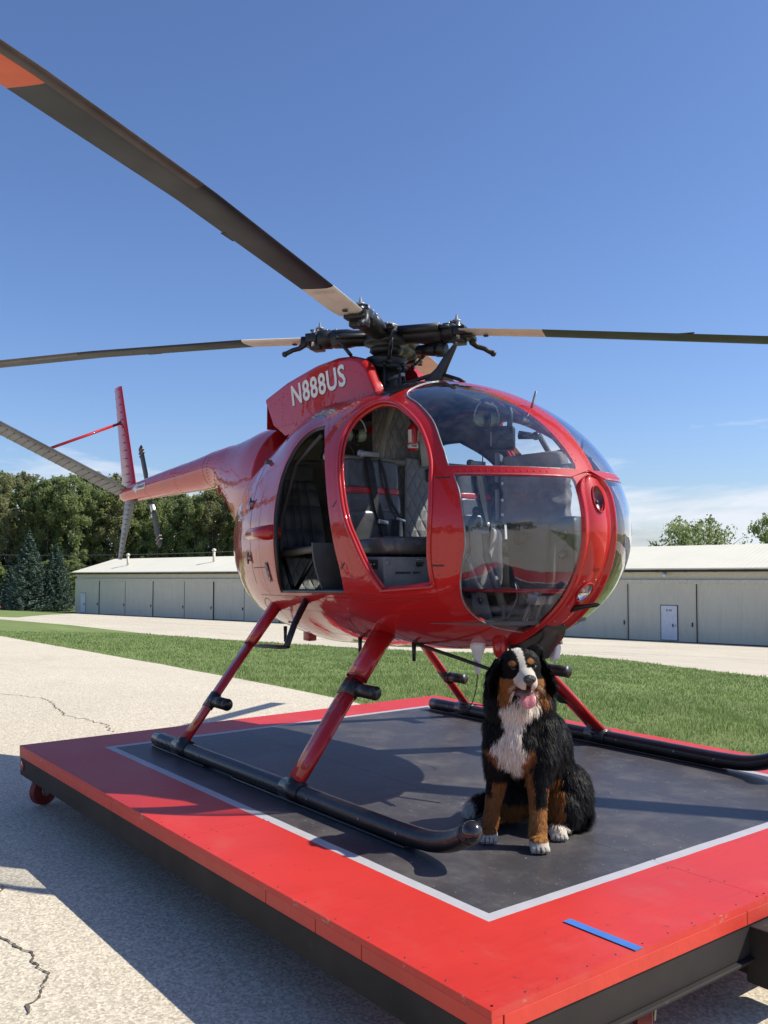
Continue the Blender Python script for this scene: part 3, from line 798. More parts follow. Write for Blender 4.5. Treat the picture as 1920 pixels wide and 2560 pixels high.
M_rub = mat('worn_black_paint', (0.013, 0.0125, 0.013), 0.42, patch=((0.10, 0.09, 0.085), 14, .62, 6), var=.3, coat=.35, bump=.15, bs=40)
M_mech = mat('rotor_head_black', (0.022, 0.023, 0.026), 0.45, metal=.25, patch=((0.16, 0.15, 0.14), 30, .66, 8), var=.3)
M_steel = mat('bare_steel', (0.50, 0.50, 0.50), 0.3, metal=.9, var=.15)
M_alu = mat('weathered_aluminium', (0.30, 0.31, 0.32), 0.5, metal=.55, var=.25, vs_=9, patch=((.12, .12, .12), 16, .6, 5))
M_stab = mat('tail_metal_grey', (0.16, 0.168, 0.18), 0.36, metal=.55, var=.12, vs_=5)
M_blade1 = mat('blade_grey_black', (0.015, 0.019, 0.028), 0.5, var=.2, vs_=2)
M_blade2 = mat('blade_root_cream', (0.74, 0.69, 0.62), 0.5, var=.08, patch=((.42, .34, .26), 5, .56, 4))
M_abr = mat('abrasion_strip', (0.12, 0.105, 0.10), 0.42, metal=.5, var=.15)
M_org = mat('blade_tip_orange', (0.62, 0.115, 0.045), 0.5, var=.08)
M_white = mat('white_paint', (0.76, 0.76, 0.74), 0.5, var=.04)
M_grey = mat('cabin_grey', (0.20, 0.205, 0.205), 0.5, var=.15, patch=((.32, .32, .31), 20, .66, 6))
M_dgrey = mat('dark_cabin_trim', (0.085, 0.086, 0.088), 0.6, var=.2)
M_olive = mat('olive_liner', (0.24, 0.22, 0.16), 0.7, var=.2)
M_vinyl = mat('black_vinyl', (0.070, 0.069, 0.070), 0.30, var=.2, coat=.25, bump=.15, bs=25)
M_rvin = mat('red_vinyl', (0.40, 0.02, 0.03), 0.32, coat=.3)
M_mesh = mat('black_seat_cloth', (0.085, 0.088, 0.092), 0.75, var=.25)
M_fab = mat('grey_cover_cloth', (0.20, 0.185, 0.175), 0.85, var=.18, bump=1.0, bs=16)
M_mgrey = mat('mid_grey_panel', (0.085, 0.087, 0.088), 0.5, var=.2)
M_web = mat('belt_webbing', (0.020, 0.022, 0.026), 0.8, bump=.3, bs=300)
M_tube = mat('painted_tube', (0.20, 0.185, 0.14), 0.5, var=.2)
M_ext = mat('extinguisher_red', (0.50, 0.015, 0.02), 0.3, coat=.5)
M_green = mat('headset_green', (0.22, 0.30, 0.20), 0.35, coat=.3)
M_brown = mat('dark_brown_steel', (0.018, 0.013, 0.011), 0.75, var=.3, vs_=3, patch=((.16, .14, .12), 14, .66, 6))
def quiltmat():
    m, N, L, B = nt('quilted_liner'); g = N.new('ShaderNodeNewGeometry').outputs['Position']
    s = N.new('ShaderNodeSeparateXYZ'); L.new(g, s.inputs[0])
    yy = mth(N, L, 'ADD', s.outputs[1], s.outputs[0])
    a = mth(N, L, 'ABSOLUTE', mth(N, L, 'SINE', mth(N, L, 'MULTIPLY', mth(N, L, 'ADD', s.outputs[2], mth(N, L, 'MULTIPLY', yy, 1.6)), 28)))
    b_ = mth(N, L, 'ABSOLUTE', mth(N, L, 'SINE', mth(N, L, 'MULTIPLY', mth(N, L, 'SUBTRACT', s.outputs[2], mth(N, L, 'MULTIPLY', yy, 1.6)), 28)))
    h = mth(N, L, 'POWER', mth(N, L, 'MINIMUM', a, b_), 0.5)
    h = mth(N, L, 'ADD', h, mth(N, L, 'MULTIPLY', nz(N, L, g, 20, 5, .7), .5))
    c = mix(N, L, nz(N, L, g, 5, 5), (0.15, 0.155, 0.16), (0.24, 0.24, 0.235)); L.new(c, B.inputs['Base Color'])
    B.inputs['Roughness'].default_value = 0.6
    b = N.new('ShaderNodeBump'); b.inputs['Strength'].default_value = 1.0; b.inputs['Distance'].default_value = 0.02
    L.new(h, b.inputs['Height']); b.inputs['Strength'].default_value = .55; L.new(b.outputs[0], B.inputs['Normal']); return m
M_quilt = quiltmat()

HELI = thing('helicopter', 'glossy red four-bladed helicopter with bubble canopy and doors off standing on the platform', 'helicopter', (0, 0, 0))

# ---- body surface: r(theta) outline in x-z, super-elliptic bulge in y (fitted to the real proportions)
RCo = (1.04799, 0.01356, 0.05792, 0.39739, 0.02035, -0.00625, -0.01819, 0.09586, 0.00378, -0.01448, -0.02238, 0.02748, -0.00365, -0.00597, -0.00504)
BP, BQ, BW0, BWX, BWZ, BWXX = 2.1752, 2.0852, 0.67318, 0.1577, -0.03791, 0.01255
BCX, BCZ = 0.0, 1.25
def rc(th):
    r_ = RCo[0] + 0 * th
    for k in range(1, 8): r_ = r_ + RCo[2 * k - 1] * np.cos(k * th) + RCo[2 * k] * np.sin(k * th)
    return r_
def bw(dx, dz): return BW0 + BWX * dx + BWZ * dz + BWXX * dx * dx
def bF(P):
    dx = P[:, 0] - BCX; dz = P[:, 2] - BCZ
    rho = np.hypot(dx, dz) / rc(np.arctan2(dz, dx))
    return (rho ** BP + (np.abs(P[:, 1]) / bw(dx, dz)) ** BQ) ** (1 / BP) - 1
def bN(P):
    e = 2e-4; g_ = np.stack([(bF(P + e * np.eye(3)[k]) - bF(P - e * np.eye(3)[k])) for k in range(3)], 1)
    return g_ / (np.linalg.norm(g_, axis=1)[:, None] + 1e-12)
def bS(x, z, side=-1, off=0.0):
    """point of the skin above (x, z); side -1 starboard, +1 port"""
    x = np.atleast_1d(np.array(x, dtype=float)); z = np.atleast_1d(np.array(z, dtype=float))
    dx, dz = x - BCX, z - BCZ; rho = np.hypot(dx, dz) / rc(np.arctan2(dz, dx))
    y = side * bw(dx, dz) * np.clip(1 - np.clip(rho, 0, 1) ** BP, 0, 1) ** (1 / BQ)
    P = np.stack([x, y, z], 1)
    return P + bN(P) * off if off else P
def bY(th, y, off=0.0):
    """point of the skin in the direction theta (about the centre) at lateral y"""
    th = np.atleast_1d(np.array(th, dtype=float)); y = np.broadcast_to(np.array(y, dtype=float), th.shape)
    s = np.ones_like(th); R0 = rc(th)
    for _ in range(6):
        dx = s * R0 * np.cos(th); dz = s * R0 * np.sin(th)
        s = np.clip(1 - (np.abs(y) / bw(dx, dz)) ** BQ, 0, 1) ** (1 / BP)
    P = np.stack([BCX + s * R0 * np.cos(th), y, BCZ + s * R0 * np.sin(th)], 1)
    return P + bN(P) * off if off else P
nth, nph = 330, 190
th = np.linspace(0, 2 * math.pi, nth, endpoint=False); ph = np.linspace(-math.pi / 2, math.pi / 2, nph + 1)
s_ = np.cos(ph) ** (2 / BP); s_[0] = s_[-1] = 0; t_ = np.sign(ph) * np.abs(np.sin(ph)) ** (2 / BQ)
TH, SS = np.meshgrid(th, s_, indexing='ij'); _, TS = np.meshgrid(th, t_, indexing='ij')
dx = SS * rc(TH) * np.cos(TH); dz = SS * rc(TH) * np.sin(TH)
BV = np.stack([BCX + dx, TS * bw(dx, dz), BCZ + dz], -1).reshape(-1, 3)
m1 = nph + 1; F_ = []
I, J = np.meshgrid(np.arange(nth), np.arange(nph), indexing='ij'); a = (I * m1 + J).ravel(); b = (((I + 1) % nth) * m1 + J).ravel()
BT = np.vstack([np.stack([a, b, b + 1], 1), np.stack([a, b + 1, a + 1], 1)])
ar = np.linalg.norm(np.cross(BV[BT[:, 1]] - BV[BT[:, 0]], BV[BT[:, 2]] - BV[BT[:, 0]]), axis=1); BT = BT[ar > 1e-10]
fn_ = np.cross(BV[BT[:, 1]] - BV[BT[:, 0]], BV[BT[:, 2]] - BV[BT[:, 0]]); cc_ = BV[BT].mean(1)
if (fn_ * (cc_ - np.array([0, 0, 1.25]))).sum() < 0: BT = BT[:, ::-1]

def seg(*parts):
    out = []
    for p in parts: out += [tuple(q_[:2]) for q_ in p]
    return out
def sp2(P, n=8): return [(p[0], p[1]) for p in catmull([(a_, b_, 0) for a_, b_ in P], n)]
REAR = seg(sp2([(0.10, 1.800), (-0.03, 1.795), (-0.11, 1.755), (-0.165, 1.66), (-0.198, 1.52), (-0.205, 1.37), (-0.195, 1.20), (-0.2, 1.05), (-0.245, 0.885)]), [(0.521, 0.908)], sp2([(0.545, 0.98), (0.542, 1.07), (0.475, 1.29), (0.38, 1.50), (0.25, 1.685), (0.104, 1.80)]))
FRONT = seg(sp2([(0.813, 0.930), (0.755, 1.034), (0.693, 1.150), (0.623, 1.26), (0.553, 1.406), (0.489, 1.534), (0.439, 1.648), (0.412, 1.745), (0.43, 1.82), (0.508, 1.872), (0.629, 1.858), (0.753, 1.806), (0.893, 1.722), (0.992, 1.631), (1.064, 1.533), (1.099, 1.44), (1.122, 1.32), (1.124, 1.20), (1.112, 1.08), (1.097, 0.957)]))
UPPER = seg([(1.50, 1.479), (1.30, 1.486), (1.157, 1.493)], sp2([(1.157, 1.493), (1.091, 1.588), (0.97, 1.72), (0.814, 1.824), (0.66, 1.90), (0.625, 1.96), (0.65, 2.05), (0.66, 2.2)])[1:], [(2.0, 2.2), (2.0, 1.45)])
LOWER = seg([(2.0, 1.43), (1.492, 1.447), (1.19, 1.456)], sp2([(1.19, 1.456), (1.234, 1.369), (1.262, 1.26), (1.268, 1.15), (1.241, 1.052), (1.21, 0.971), (1.182, 0.886), (1.176, 0.823), (1.186, 0.775), (1.21, 0.745), (1.24, 0.70), (1.26, 0.6)])[1:], [(2.0, 0.6)])
ROOFP = [(-0.30, 0.14), (-0.19, 0.40), (-0.0, 0.425), (0.03, 0.375), (0.30, 0.375), (0.555, 0.405), (0.60, 0.30), (0.60, 0.0), (0.60, -0.30), (0.555, -0.405), (0.30, -0.375), (0.03, -0.375), (0.0, -0.425), (-0.19, -0.40), (-0.30, -0.14), (-0.32, 0)]
V = BV; T = BT
V, Tin, T = clip(V, T, sd_poly(V[:, 0], V[:, 2], REAR))
V, Tin, T = clip(V, T, sd_poly(V[:, 0], V[:, 2], FRONT))
post = lambda V: np.abs(V[:, 1]) - (0.055 + np.clip(1.48 - V[:, 0], 0, .85) * 0.10)
V, Tu, T = clip(V, T, np.minimum(sd_poly(V[:, 0], V[:, 2], UPPER), post(V)))
V, Tl, T = clip(V, T, np.minimum(sd_poly(V[:, 0], V[:, 2], LOWER), np.abs(V[:, 1]) - 0.098))
rf = np.minimum(sd_poly(V[:, 0], V[:, 1], ROOFP), V[:, 2] - 1.75)
V, Tr, T = clip(V, T, rf)
def ell0(V, x_, z_, y, ry, rz):
    t = math.atan2(z_ - BCZ, x_ - BCX); c = bY([t], y, 0)[0]; nn = bN(bY([t], y))[0]; ey = np.array((0, 1., 0)); ey -= nn * (ey @ nn); ey /= np.linalg.norm(ey); ez = np.cross(nn, ey); Q = V - c
    return np.where(V[:, 0] > 1.2, np.hypot(Q @ ey / ry, Q @ ez / rz) - 1, 1)
V, T, _x = clip(V, T, ell0(V, 1.522, 1.345, .004, .0362, .0622)); V, T, _x = clip(V, T, ell0(V, 1.462, .935, -.004, .0442, .0502))
def shell(name, V, T, thick, m, parent, label=None):
    V2, T2 = compact(V, T); Nn = bN(V2)
    E = {}
    for tri in T2:
        for a_, b_ in ((tri[0], tri[1]), (tri[1], tri[2]), (tri[2], tri[0])):
            if (b_, a_) in E: del E[(b_, a_)]
            else: E[(a_, b_)] = 1
    Vo = [V2]; No = [Nn]; Fa = [T2]
    if thick:
        Vi = V2 - Nn * thick; n = len(V2); Vo.append(Vi); No.append(-Nn); Fa.append(T2[:, ::-1] + n)
        base = 2 * n; rv = []; rn = []; rf_ = []
        for (a_, b_) in E:
            p, q_ = V2[a_], V2[b_]; t = q_ - p; nn = np.cross(t, Nn[a_]); nn /= (np.linalg.norm(nn) + 1e-12)
            k = base + len(rv); rv += [p, q_, Vi[b_], Vi[a_]]; rn += [nn] * 4; rf_ += [(k, k + 3, k + 2), (k, k + 2, k + 1)]
        if rv: Vo.append(np.array(rv)); No.append(np.array(rn)); Fa.append(np.array(rf_))
    return add(name, np.vstack(Vo), np.vstack(Fa), m, parent, normals=np.vstack(No), label=label)
# drop the few skin triangles under the canopy gaps that belong to nothing
shell('fuselage', V, T, 0.016, M_red, HELI)
for nm_, Tt in (('upper_windshield', Tu), ('lower_windshield', Tl)):
    for sd_ in (-1, 1):
        k = (V[Tt].mean(1)[:, 1] * sd_ > 0); shell(nm_, V, Tt[k], 0, M_glass, HELI, label=('near-side ' if sd_ < 0 else 'far-side ') + nm_.replace('_', ' ') + ' pane of clear curved plastic')
shell('roof_panel', V, Tr, 0.006, M_blkg, HELI)
# inner liner (dark cloth inside the opaque skin), ends short of the openings
cT = V[T].mean(1)
k = (cT[:, 0] > -1.25) & (cT[:, 0] < 1.42)
V3, T3 = compact(V, T[k]); N3 = bN(V3)
add('cabin_liner', V3 - N3 * 0.022, T3[:, ::-1], M_dgrey, HELI, normals=-N3)

# ---- edge mouldings round the openings
def along(poly, side, off, closed=True, step=0.02):
    P = [np.array(p) for p in poly]; out = []
    n = len(P)
    for i in range(n if closed else n - 1):
        a_, b_ = P[i], P[(i + 1) % n]; L_ = np.linalg.norm(b_ - a_); k_ = max(1, int(L_ / step))
        for j in range(k_): out.append(a_ + (b_ - a_) * j / k_)
    if not closed: out.append(P[-1])
    out = np.array(out); return bS(out[:, 0], out[:, 1], side, off)
def ring_tube(name, pts, r_, m, parent, closed=True):
    pts = [np.array(p) for p in pts]
    if closed: pts = pts + [pts[0], pts[1]]
    g = G(); g.tube(pts, r_, 8, cap=not closed); return g.out(name, m, parent)
for sd_ in (-1, 1):
    ring_tube('door_frame', along(FRONT, sd_, 0.002), 0.011, M_red, HELI)
    ring_tube('door_seal', along(FRONT, sd_, -0.02), 0.010, M_red, HELI)
    ring_tube('door_seal', along(REAR, sd_, -0.016), 0.013, M_blk, HELI)
for sd_ in (-1, 1):
    P = along(UPPER[:UPPER.index((2.0, 2.2)) - 1], sd_, 0.001, False, .02)
    P = [p for p in P if abs(p[1]) > .055 + max(0, min(.85, 1.48 - p[0])) * .1]
    g = G(); g.tube(P, .0035, 6); g.out('window_seal', M_alu, HELI)
    P = along(LOWER[1:-1], sd_, 0.001, False, .02); P = [p for p in P if abs(p[1]) > .1]
    g = G(); g.tube(P, .0035, 6); g.out('window_seal', M_alu, HELI)

# ---- red strip between the panes and the centre post, slightly proud
def strip(name, ptsA, ptsB, off, m, parent=HELI, n=None, thick=0.004):
    A = np.array(ptsA); B_ = np.array(ptsB); NA = bN(A); NB = bN(B_)
    V = []; F = []
    for i in range(len(A)): V += [A[i] - NA[i] * thick, A[i] + NA[i] * off, B_[i] + NB[i] * off, B_[i] - NB[i] * thick]
    for i in range(len(A) - 1):
        for k in range(3): F.append((4 * i + k, 4 * i + k + 1, 4 * i + 5 + k, 4 * i + 4 + k))
    return add(name, V, F, m, parent, auto=40)
# ---- nose panel: raised rim, trough, raised centre
tz = lambda x, z: math.atan2(z - BCZ, x - BCX)
ths = np.linspace(tz(1.50, 1.455), tz(1.02, 0.66), 70)
prof = [(-.112, -.002), (-.109, .014), (-.104, .018), (-.097, .0185), (-.092, .015), (-.084, .003), (-.066, .001), (-.059, .006), (0, .007), (.059, .006), (.066, .001), (.084, .003), (.092, .015), (.097, .0185), (.104, .018), (.109, .014), (.112, -.002)]
Vn = []; Fn = []; npf = len(prof)
for i, t in enumerate(ths):
    u = min(1, i / 7.0); wd = math.sqrt(max(0.0, 1 - (1 - u) ** 2)) * (1 - 0.35 * max(0, (i - 52) / 18.0)); wd = max(wd, .03)
    fade = 1 if i < 62 else max(0.1, 1 - (i - 62) / 8)
    for (y, o) in prof: Vn.append(bY([t], y * wd, o * fade + 0.0015)[0])
for i in range(len(ths) - 1):
    for k in range(npf - 1): Fn.append((i * npf + k, i * npf + k + 1, (i + 1) * npf + k + 1, (i + 1) * npf + k))
# push the intake dimple and the lamp recess into the panel
Vn = np.array(Vn)
NT = np.array([t for f in Fn for t in ((f[3], f[2], f[1]), (f[3], f[1], f[0]))])
def ell_field(V, t, y, ry, rz):
    c = bY([t], y, 0)[0]; nn = bN(bY([t], y))[0]; ey = np.array((0, 1., 0)); ey -= nn * (ey @ nn); ey /= np.linalg.norm(ey); ez = np.cross(nn, ey); Q = V - c
    return np.hypot(Q @ ey / ry, Q @ ez / rz) - 1
V5, NT, _x = clip(Vn, NT, ell_field(Vn, math.atan2(1.345 - BCZ, 1.522 - BCX), .004, .0365, .0625))
V5, NT, _x = clip(V5, NT, ell_field(V5, math.atan2(.935 - BCZ, 1.462 - BCX), -.004, .0445, .0505))
V5, NT = compact(V5, NT)
nose = add('nose_panel', V5, NT, M_red, HELI, auto=50)
def disc_on_nose(t, y, ry, rz, off, n=26):
    c = bY([t], y, off)[0]; nn = bN(bY([t], y))[0]; ey = np.array((0, 1., 0)); ey -= nn * (ey @ nn); ey /= np.linalg.norm(ey); ez = np.cross(nn, ey)
    if ez[2] < 0: ez = -ez
    return c, nn, ey, ez
def bowl(name, t, y, ry, rz, depth, m, off, parent, rimr=.004, n=28):
    c, nn, ey, ez = disc_on_nose(t, y, ry, rz, off); g = G(); V = []; F = []
    rings = [(1.0, 0), (.93, -.25), (.8, -.55), (.55, -.85), (.25, -1.0)]
    for (s, dd) in rings:
        for k in range(n):
            w = 2 * math.pi * k / n; V.append(c + ey * ry * s * math.cos(w) + ez * rz * s * math.sin(w) + nn * depth * dd)
    for i in range(len(rings) - 1):
        for k in range(n): F.append((i * n + k, i * n + (k + 1) % n, (i + 1) * n + (k + 1) % n, (i + 1) * n + k))
    F.append(tuple((len(rings) - 1) * n + k for k in range(n))); return c, nn, ey, ez, V, F
M_dred = mat('intake_shadow_red', (0.16, 0.008, 0.010), 0.35, coat=.6)
# intake dimple and landing light
ti = tz(1.522, 1.345)
c, nn, ey, ez, Vb, Fb = bowl('intake', ti, 0.004, .036, .062, .022, M_dred, .0105, HELI)
g = G(); g.put(Vb, Fb); ic = g.out('air_intake', M_dred, HELI)
g = G(); g.tube([c + ey * .037 * math.cos(w) + ez * .063 * math.sin(w) for w in np.linspace(0, 2 * math.pi, 33)], .0028, 7, cap=False); g.out('intake_rim', M_red, ic)
g = G(); g.tube([c - nn * .0155 + ez * -.012, c - nn * .010 + ez * -.012], .010, 10); g.out('intake_duct', M_blk, ic)
tl_ = tz(1.462, 0.935)
c, nn, ey, ez, Vb, Fb = bowl('lamp', tl_, -.004, .044, .050, .03, M_steel, .010, HELI)
M_mirr = mat('lamp_reflector', (0.85, 0.85, 0.86), 0.06, metal=1.0, var=.02, rvar=.02)
g = G(); g.put(Vb, Fb); ll = g.out('landing_light', M_mirr, HELI)
g = G(); g.ball(c - nn * .016, .011, 10, 6); g.out('bulb', M_white, ll)
g = G(); g.tube([c + ey * .046 * math.cos(w) + ez * .052 * math.sin(w) for w in np.linspace(0, 2 * math.pi, 33)], .0045, 7, cap=False); g.out('lamp_rim', M_red, ll)
g = G(); V_ = []; 
for r_ in (0, .5, 1):
    for k in range(24):
        w = 2 * math.pi * k / 24; V_.append(c + (ey * .044 * math.cos(w) + ez * .050 * math.sin(w)) * r_ + nn * (.010 * (1 - r_ * r_)))
g.put(V_, [(i * 24 + k, (i + 1) * 24 + k, (i + 1) * 24 + (k + 1) % 24, i * 24 + (k + 1) % 24) for i in range(2) for k in range(24)]); g.out('lamp_cover', M_glass, ll)
# small stencil lines and screws on the nose panel
for dz_, s_t in ((0, 'CAUTION'), (-.009, 'NO PUSH')):
    V_, F2 = text_mesh(s_t, .009, bold=.0003); cS, nS, eyS, ezS = disc_on_nose(tz(1.52, 1.035 + dz_), 0.012, 1, 1, .0095)
    add('stencil', place(V_, cS, eyS, ezS), F2, M_dark, nose, smooth=False)
g = G()
for (x_, z_, y_) in ((1.50, .99, .03), (1.42, .87, -.05), (1.40, .86, .05), (1.49, .985, -.045), (1.36, .82, 0.01), (1.33, .80, -.05), (1.30, .78, .05), (1.49, 1.455, -.02)):
    p = bY([tz(x_, z_)], y_, .009)[0]; g.ball(p, .0035, 6, 4)
g.out('screw', M_steel, nose, kind='stuff')
# pitot tube
pb = bY([tz(1.42, .86)], 0.0, 0.0)[0]
g = G(); g.tube([pb + (-.02, 0, -.012), pb + (.02, 0, -.006), pb + (.075, 0, .004), pb + (.13, 0, .012), pb + (.15, 0, .015)], [.018, .015, .011, .010, .004], 10); g.out('pitot_tube', M_rub, HELI)

# ---- horizontal strip between panes
for sd_ in (-1, 1):
    xs_ = np.linspace(1.15, 1.494, 16)
    A = [bS(x, 1.495 - (x - 1.15) * .045, sd_)[0] for x in xs_]; B_ = [bS(x, 1.453 - (x - 1.15) * .03, sd_)[0] for x in xs_]
    strip('window_strip', A, B_, .004, M_red)

# ---- rivets (far more than can be counted one by one) and panel joints
def rivet_line(G_, pts, step, r_=.0035, h=.0018):
    pts = np.array(pts); d_ = np.r_[0, np.cumsum(np.linalg.norm(np.diff(pts, axis=0), axis=1))]
    for s in np.arange(step / 2, d_[-1], step):
        p = np.array([np.interp(s, d_, pts[:, k]) for k in range(3)]); n_ = bN(p[None])[0]
        a_ = np.cross(n_, (0.3, .5, .8)); a_ /= np.linalg.norm(a_); b_ = np.cross(n_, a_)
        ring = [p + r_ * (a_ * math.cos(k * math.pi / 3) + b_ * math.sin(k * math.pi / 3)) for k in range(6)]
        G_.put(ring + [p + n_ * h], [(k, (k + 1) % 6, 6) for k in range(6)])
def grow(poly, d_):
    P = np.array(poly); c_ = P.mean(0); v_ = P - c_; l_ = np.linalg.norm(v_, axis=1)[:, None]; return c_ + v_ * (1 + d_ / l_)
gr = G()
for sd_ in (-1, 1):
    rivet_line(gr, along(grow(FRONT, .045), sd_, .001), .030)
    rivet_line(gr, along(grow(REAR, .03), sd_, .001), .020, .0032, .0016)
    xs_ = np.linspace(1.17, 1.46, 20); rivet_line(gr, [bS(x, 1.474 - (x - 1.15) * .037, sd_, .004)[0] for x in xs_], .030, .005, .003)
    up = [q_ for q_ in UPPER[3:-3]]; rivet_line(gr, [bS(x - .028, z - .012, sd_, .001)[0] for x, z in up if z < 1.93], .030)
    lo = [q_ for q_ in LOWER[3:-2]]; rivet_line(gr, [bS(x - .022, z - .004, sd_, .001)[0] for x, z in lo if z > .78], .028)
for yy in (-1, 1):
    rivet_line(gr, [bY([t], yy * (.04 + .095 * max(0, min(.85, (1.48 - (BCX + math.cos(t) * 1.5))))), .001)[0] for t in np.linspace(tz(1.46, 1.51), tz(.7, 2.0), 60)], .035)
gr.out('rivet', M_red, HELI, kind='stuff')
gj = G()
def joint(poly, side=-1, w=.0022, off=.0007):
    P = np.array([bS(x, z, side, off)[0] for x, z in poly]); Nn = bN(P); V_ = []; F2 = []
    for i in range(len(P)):
        t = P[min(i + 1, len(P) - 1)] - P[max(0, i - 1)]; b_ = np.cross(t, Nn[i]); b_ /= np.linalg.norm(b_) + 1e-9; V_ += [P[i] - b_ * w, P[i] + b_ * w]
        if i: F2.append((2 * i - 2, 2 * i - 1, 2 * i + 1, 2 * i))
    gj.put(V_, F2)
lin = lambda a_, b_, n=24: [(a_[0] + (b_[0] - a_[0]) * t, a_[1] + (b_[1] - a_[1]) * t) for t in np.linspace(0, 1, n)]
for sd_ in (-1, 1):
    joint(lin((-.66, 1.66), (-.62, .92)), sd_, .003)         # clamshell door edge
    joint(lin((-.60, 1.02), (-.30, 1.03)), sd_); joint(lin((-.62, .86), (1.05, .90)), sd_, .0012); joint(lin((-.45, 1.5), (-.44, .86)), sd_, .0012)
    joint(sp2([(.30, .60), (.33, .72), (.45, .80), (.62, .76), (.70, .66)]), sd_); joint(sp2([(-.72, .70), (-.66, .80), (-.55, .84), (-.45, .78), (-.42, .68)]), sd_)
    joint(lin((1.12, 1.44), (1.18, 1.44), 6), sd_, .004); joint(lin((1.12, 1.05), (1.17, 1.05), 6), sd_, .004)   # door hinge slots
    joint(lin((.50, 1.33), (.53, 1.36), 5), sd_, .004); joint(lin((.56, 1.03), (.60, 1.06), 5), sd_, .004)
    gv = G(); 
gj.out('panel_joint', M_dark, HELI, kind='stuff')
gr2 = G()
for sd_ in (-1, 1):
    for a_, b_ in (((-.52, 1.6), (-.50, .88)), ((-.3, .84), (1.08, .885)), ((.62, 1.12), (.66, .98)), ((.56, .93), (.80, .91)), ((.55, .985), (.72, .98)), ((.86, .82), (-.5, .78)), ((-.1, .66), (.9, .68))):
        rivet_line(gr2, [bS(x, z, sd_, .0006)[0] for x, z in lin(a_, b_, 40)], .018, .0028, .0014)
for x0 in (-.9,):
    pass
gr2.out('rivet_row', M_dred, HELI, kind='stuff')
# hinges of the engine doors, exhaust stub, data plate
for z_ in (1.405, 1.08):
    g = G(); p = bS(-.655, z_, -1, .006)[0]; n_ = bN(p[None])[0]
    g.obox(p, (.030, 0, 0), np.cross(n_, (1, 0, 0)) * .020, n_ * .007); g.obox(p + (.028, 0, .0), (.02, 0, 0), np.cross(n_, (1, 0, 0)) * .008, n_ * .012); g.out('hinge', M_dred, HELI, bevel=.003)
    g = G(); g.tube([p + (-.0, 0, -.035) + n_ * .006, p + (0, 0, .035) + n_ * .006], .005, 7); g.out('hinge_pin', M_blk, HELI)
p0 = bS(-.24, 1.225, -1, 0)[0]; n_ = bN(p0[None])[0]
a_ = p0 + (.03, .01, 0) ; b_ = bS(-.50, 1.215, -1, 0)[0] + n_ * .035
g = G(); g.tube([a_, a_ * .5 + b_ * .5 + n_ * .012, b_], [.045, .040, .034], 18); sc_ = g.out('exhaust_stub', M_red, HELI)
g = G(); g.lathe(b_ - (b_ - a_) * .02, b_ - a_, [(0, .028), (.012, .028)], 16); g.out('stub_opening', M_blkg, sc_)
p = bS(-.335, 1.0, -1, .002)[0]; n_ = bN(p[None])[0]; ez_ = np.array((0, 0, 1.)) - n_ * n_[2]; ex_ = np.cross(ez_, n_); g = G()
g.prism([p + ex_ * .022 * math.cos(w) + ez_ * .062 * math.sin(w) for w in np.linspace(0, 2 * math.pi, 24, endpoint=False)], n_ * .004); dp = g.out('oval_latch', M_alu, HELI, smooth=False)
for q_ in (-.02, .015): g = G(); g.ball(p + ez_ * q_ + n_ * .005, .008, 8, 5); g.out('latch_button', M_steel, dp)

# ---- tail boom with its fairing
st = [(-3.985, 1.655, .030, .045), (-3.95, 1.657, .060, .066), (-3.6, 1.672, .082, .084), (-3.0, 1.705, .105, .108), (-2.4, 1.733, .124, .128), (-2.10, 1.749, .136, .143), (-1.95, 1.740, .147, .163), (-1.84, 1.708, .162, .203), (-1.70, 1.648, .190, .268), (-1.5, 1.575, .235, .365), (-1.25, 1.53, .29, .44), (-1.0, 1.50, .33, .46)]
rg = []
stc = catmull([np.array(s) for s in st], 6) if False else None
S4 = []
for i in range(len(st) - 1):
    for k in range(6):
        t = k / 6; p0_ = np.array(st[max(0, i - 1)]); p1_ = np.array(st[i]); p2_ = np.array(st[i + 1]); p3_ = np.array(st[min(len(st) - 1, i + 2)])
        m1_ = (p2_ - p0_) / max(1e-6, p2_[0] - p0_[0]) * (p2_[0] - p1_[0]); m2_ = (p3_ - p1_) / max(1e-6, p3_[0] - p1_[0]) * (p2_[0] - p1_[0])
        h = (2 * t ** 3 - 3 * t * t + 1) * p1_ + (t ** 3 - 2 * t * t + t) * m1_ + (-2 * t ** 3 + 3 * t * t) * p2_ + (t ** 3 - t * t) * m2_; h[0] = p1_[0] + (p2_[0] - p1_[0]) * t; S4.append(h)
S4.append(np.array(st[-1]))
for s in S4: rg.append([(s[0], s[2] * math.cos(w), s[1] + s[3] * math.sin(w)) for w in np.linspace(0, 2 * math.pi, 40, endpoint=False)])
g = G(); g.loft(rg); boom = g.out('tail_boom', M_red, HELI)
def boom_r(x): 
    A = np.array(st); return np.interp(x, A[:, 0], A[:, 1]), np.interp(x, A[:, 0], A[:, 2]), np.interp(x, A[:, 0], A[:, 3])
g = G()
for x_ in (-3.3, -2.65, -2.02, -1.86, -1.72, -1.55):
    zc, ry, rz = boom_r(x_)
    for w in np.arange(0, 2 * math.pi, .16 if x_ > -2.1 else .22):
        p = np.array((x_ + (.04 * math.sin(w) if x_ > -1.9 else 0), (ry + .001) * math.cos(w), zc + (rz + .001) * math.sin(w))); g.ball(p, .0035, 5, 3)
for w in (.25, 3.4):
    for x_ in np.arange(-3.9, -2.1, .05):
        zc, ry, rz = boom_r(x_); g.ball((x_, -(ry + .001) * math.cos(w), zc + (rz + .001) * math.sin(w)), .003, 5, 3)
g.out('boom_rivet', M_dred, boom, kind='stuff')
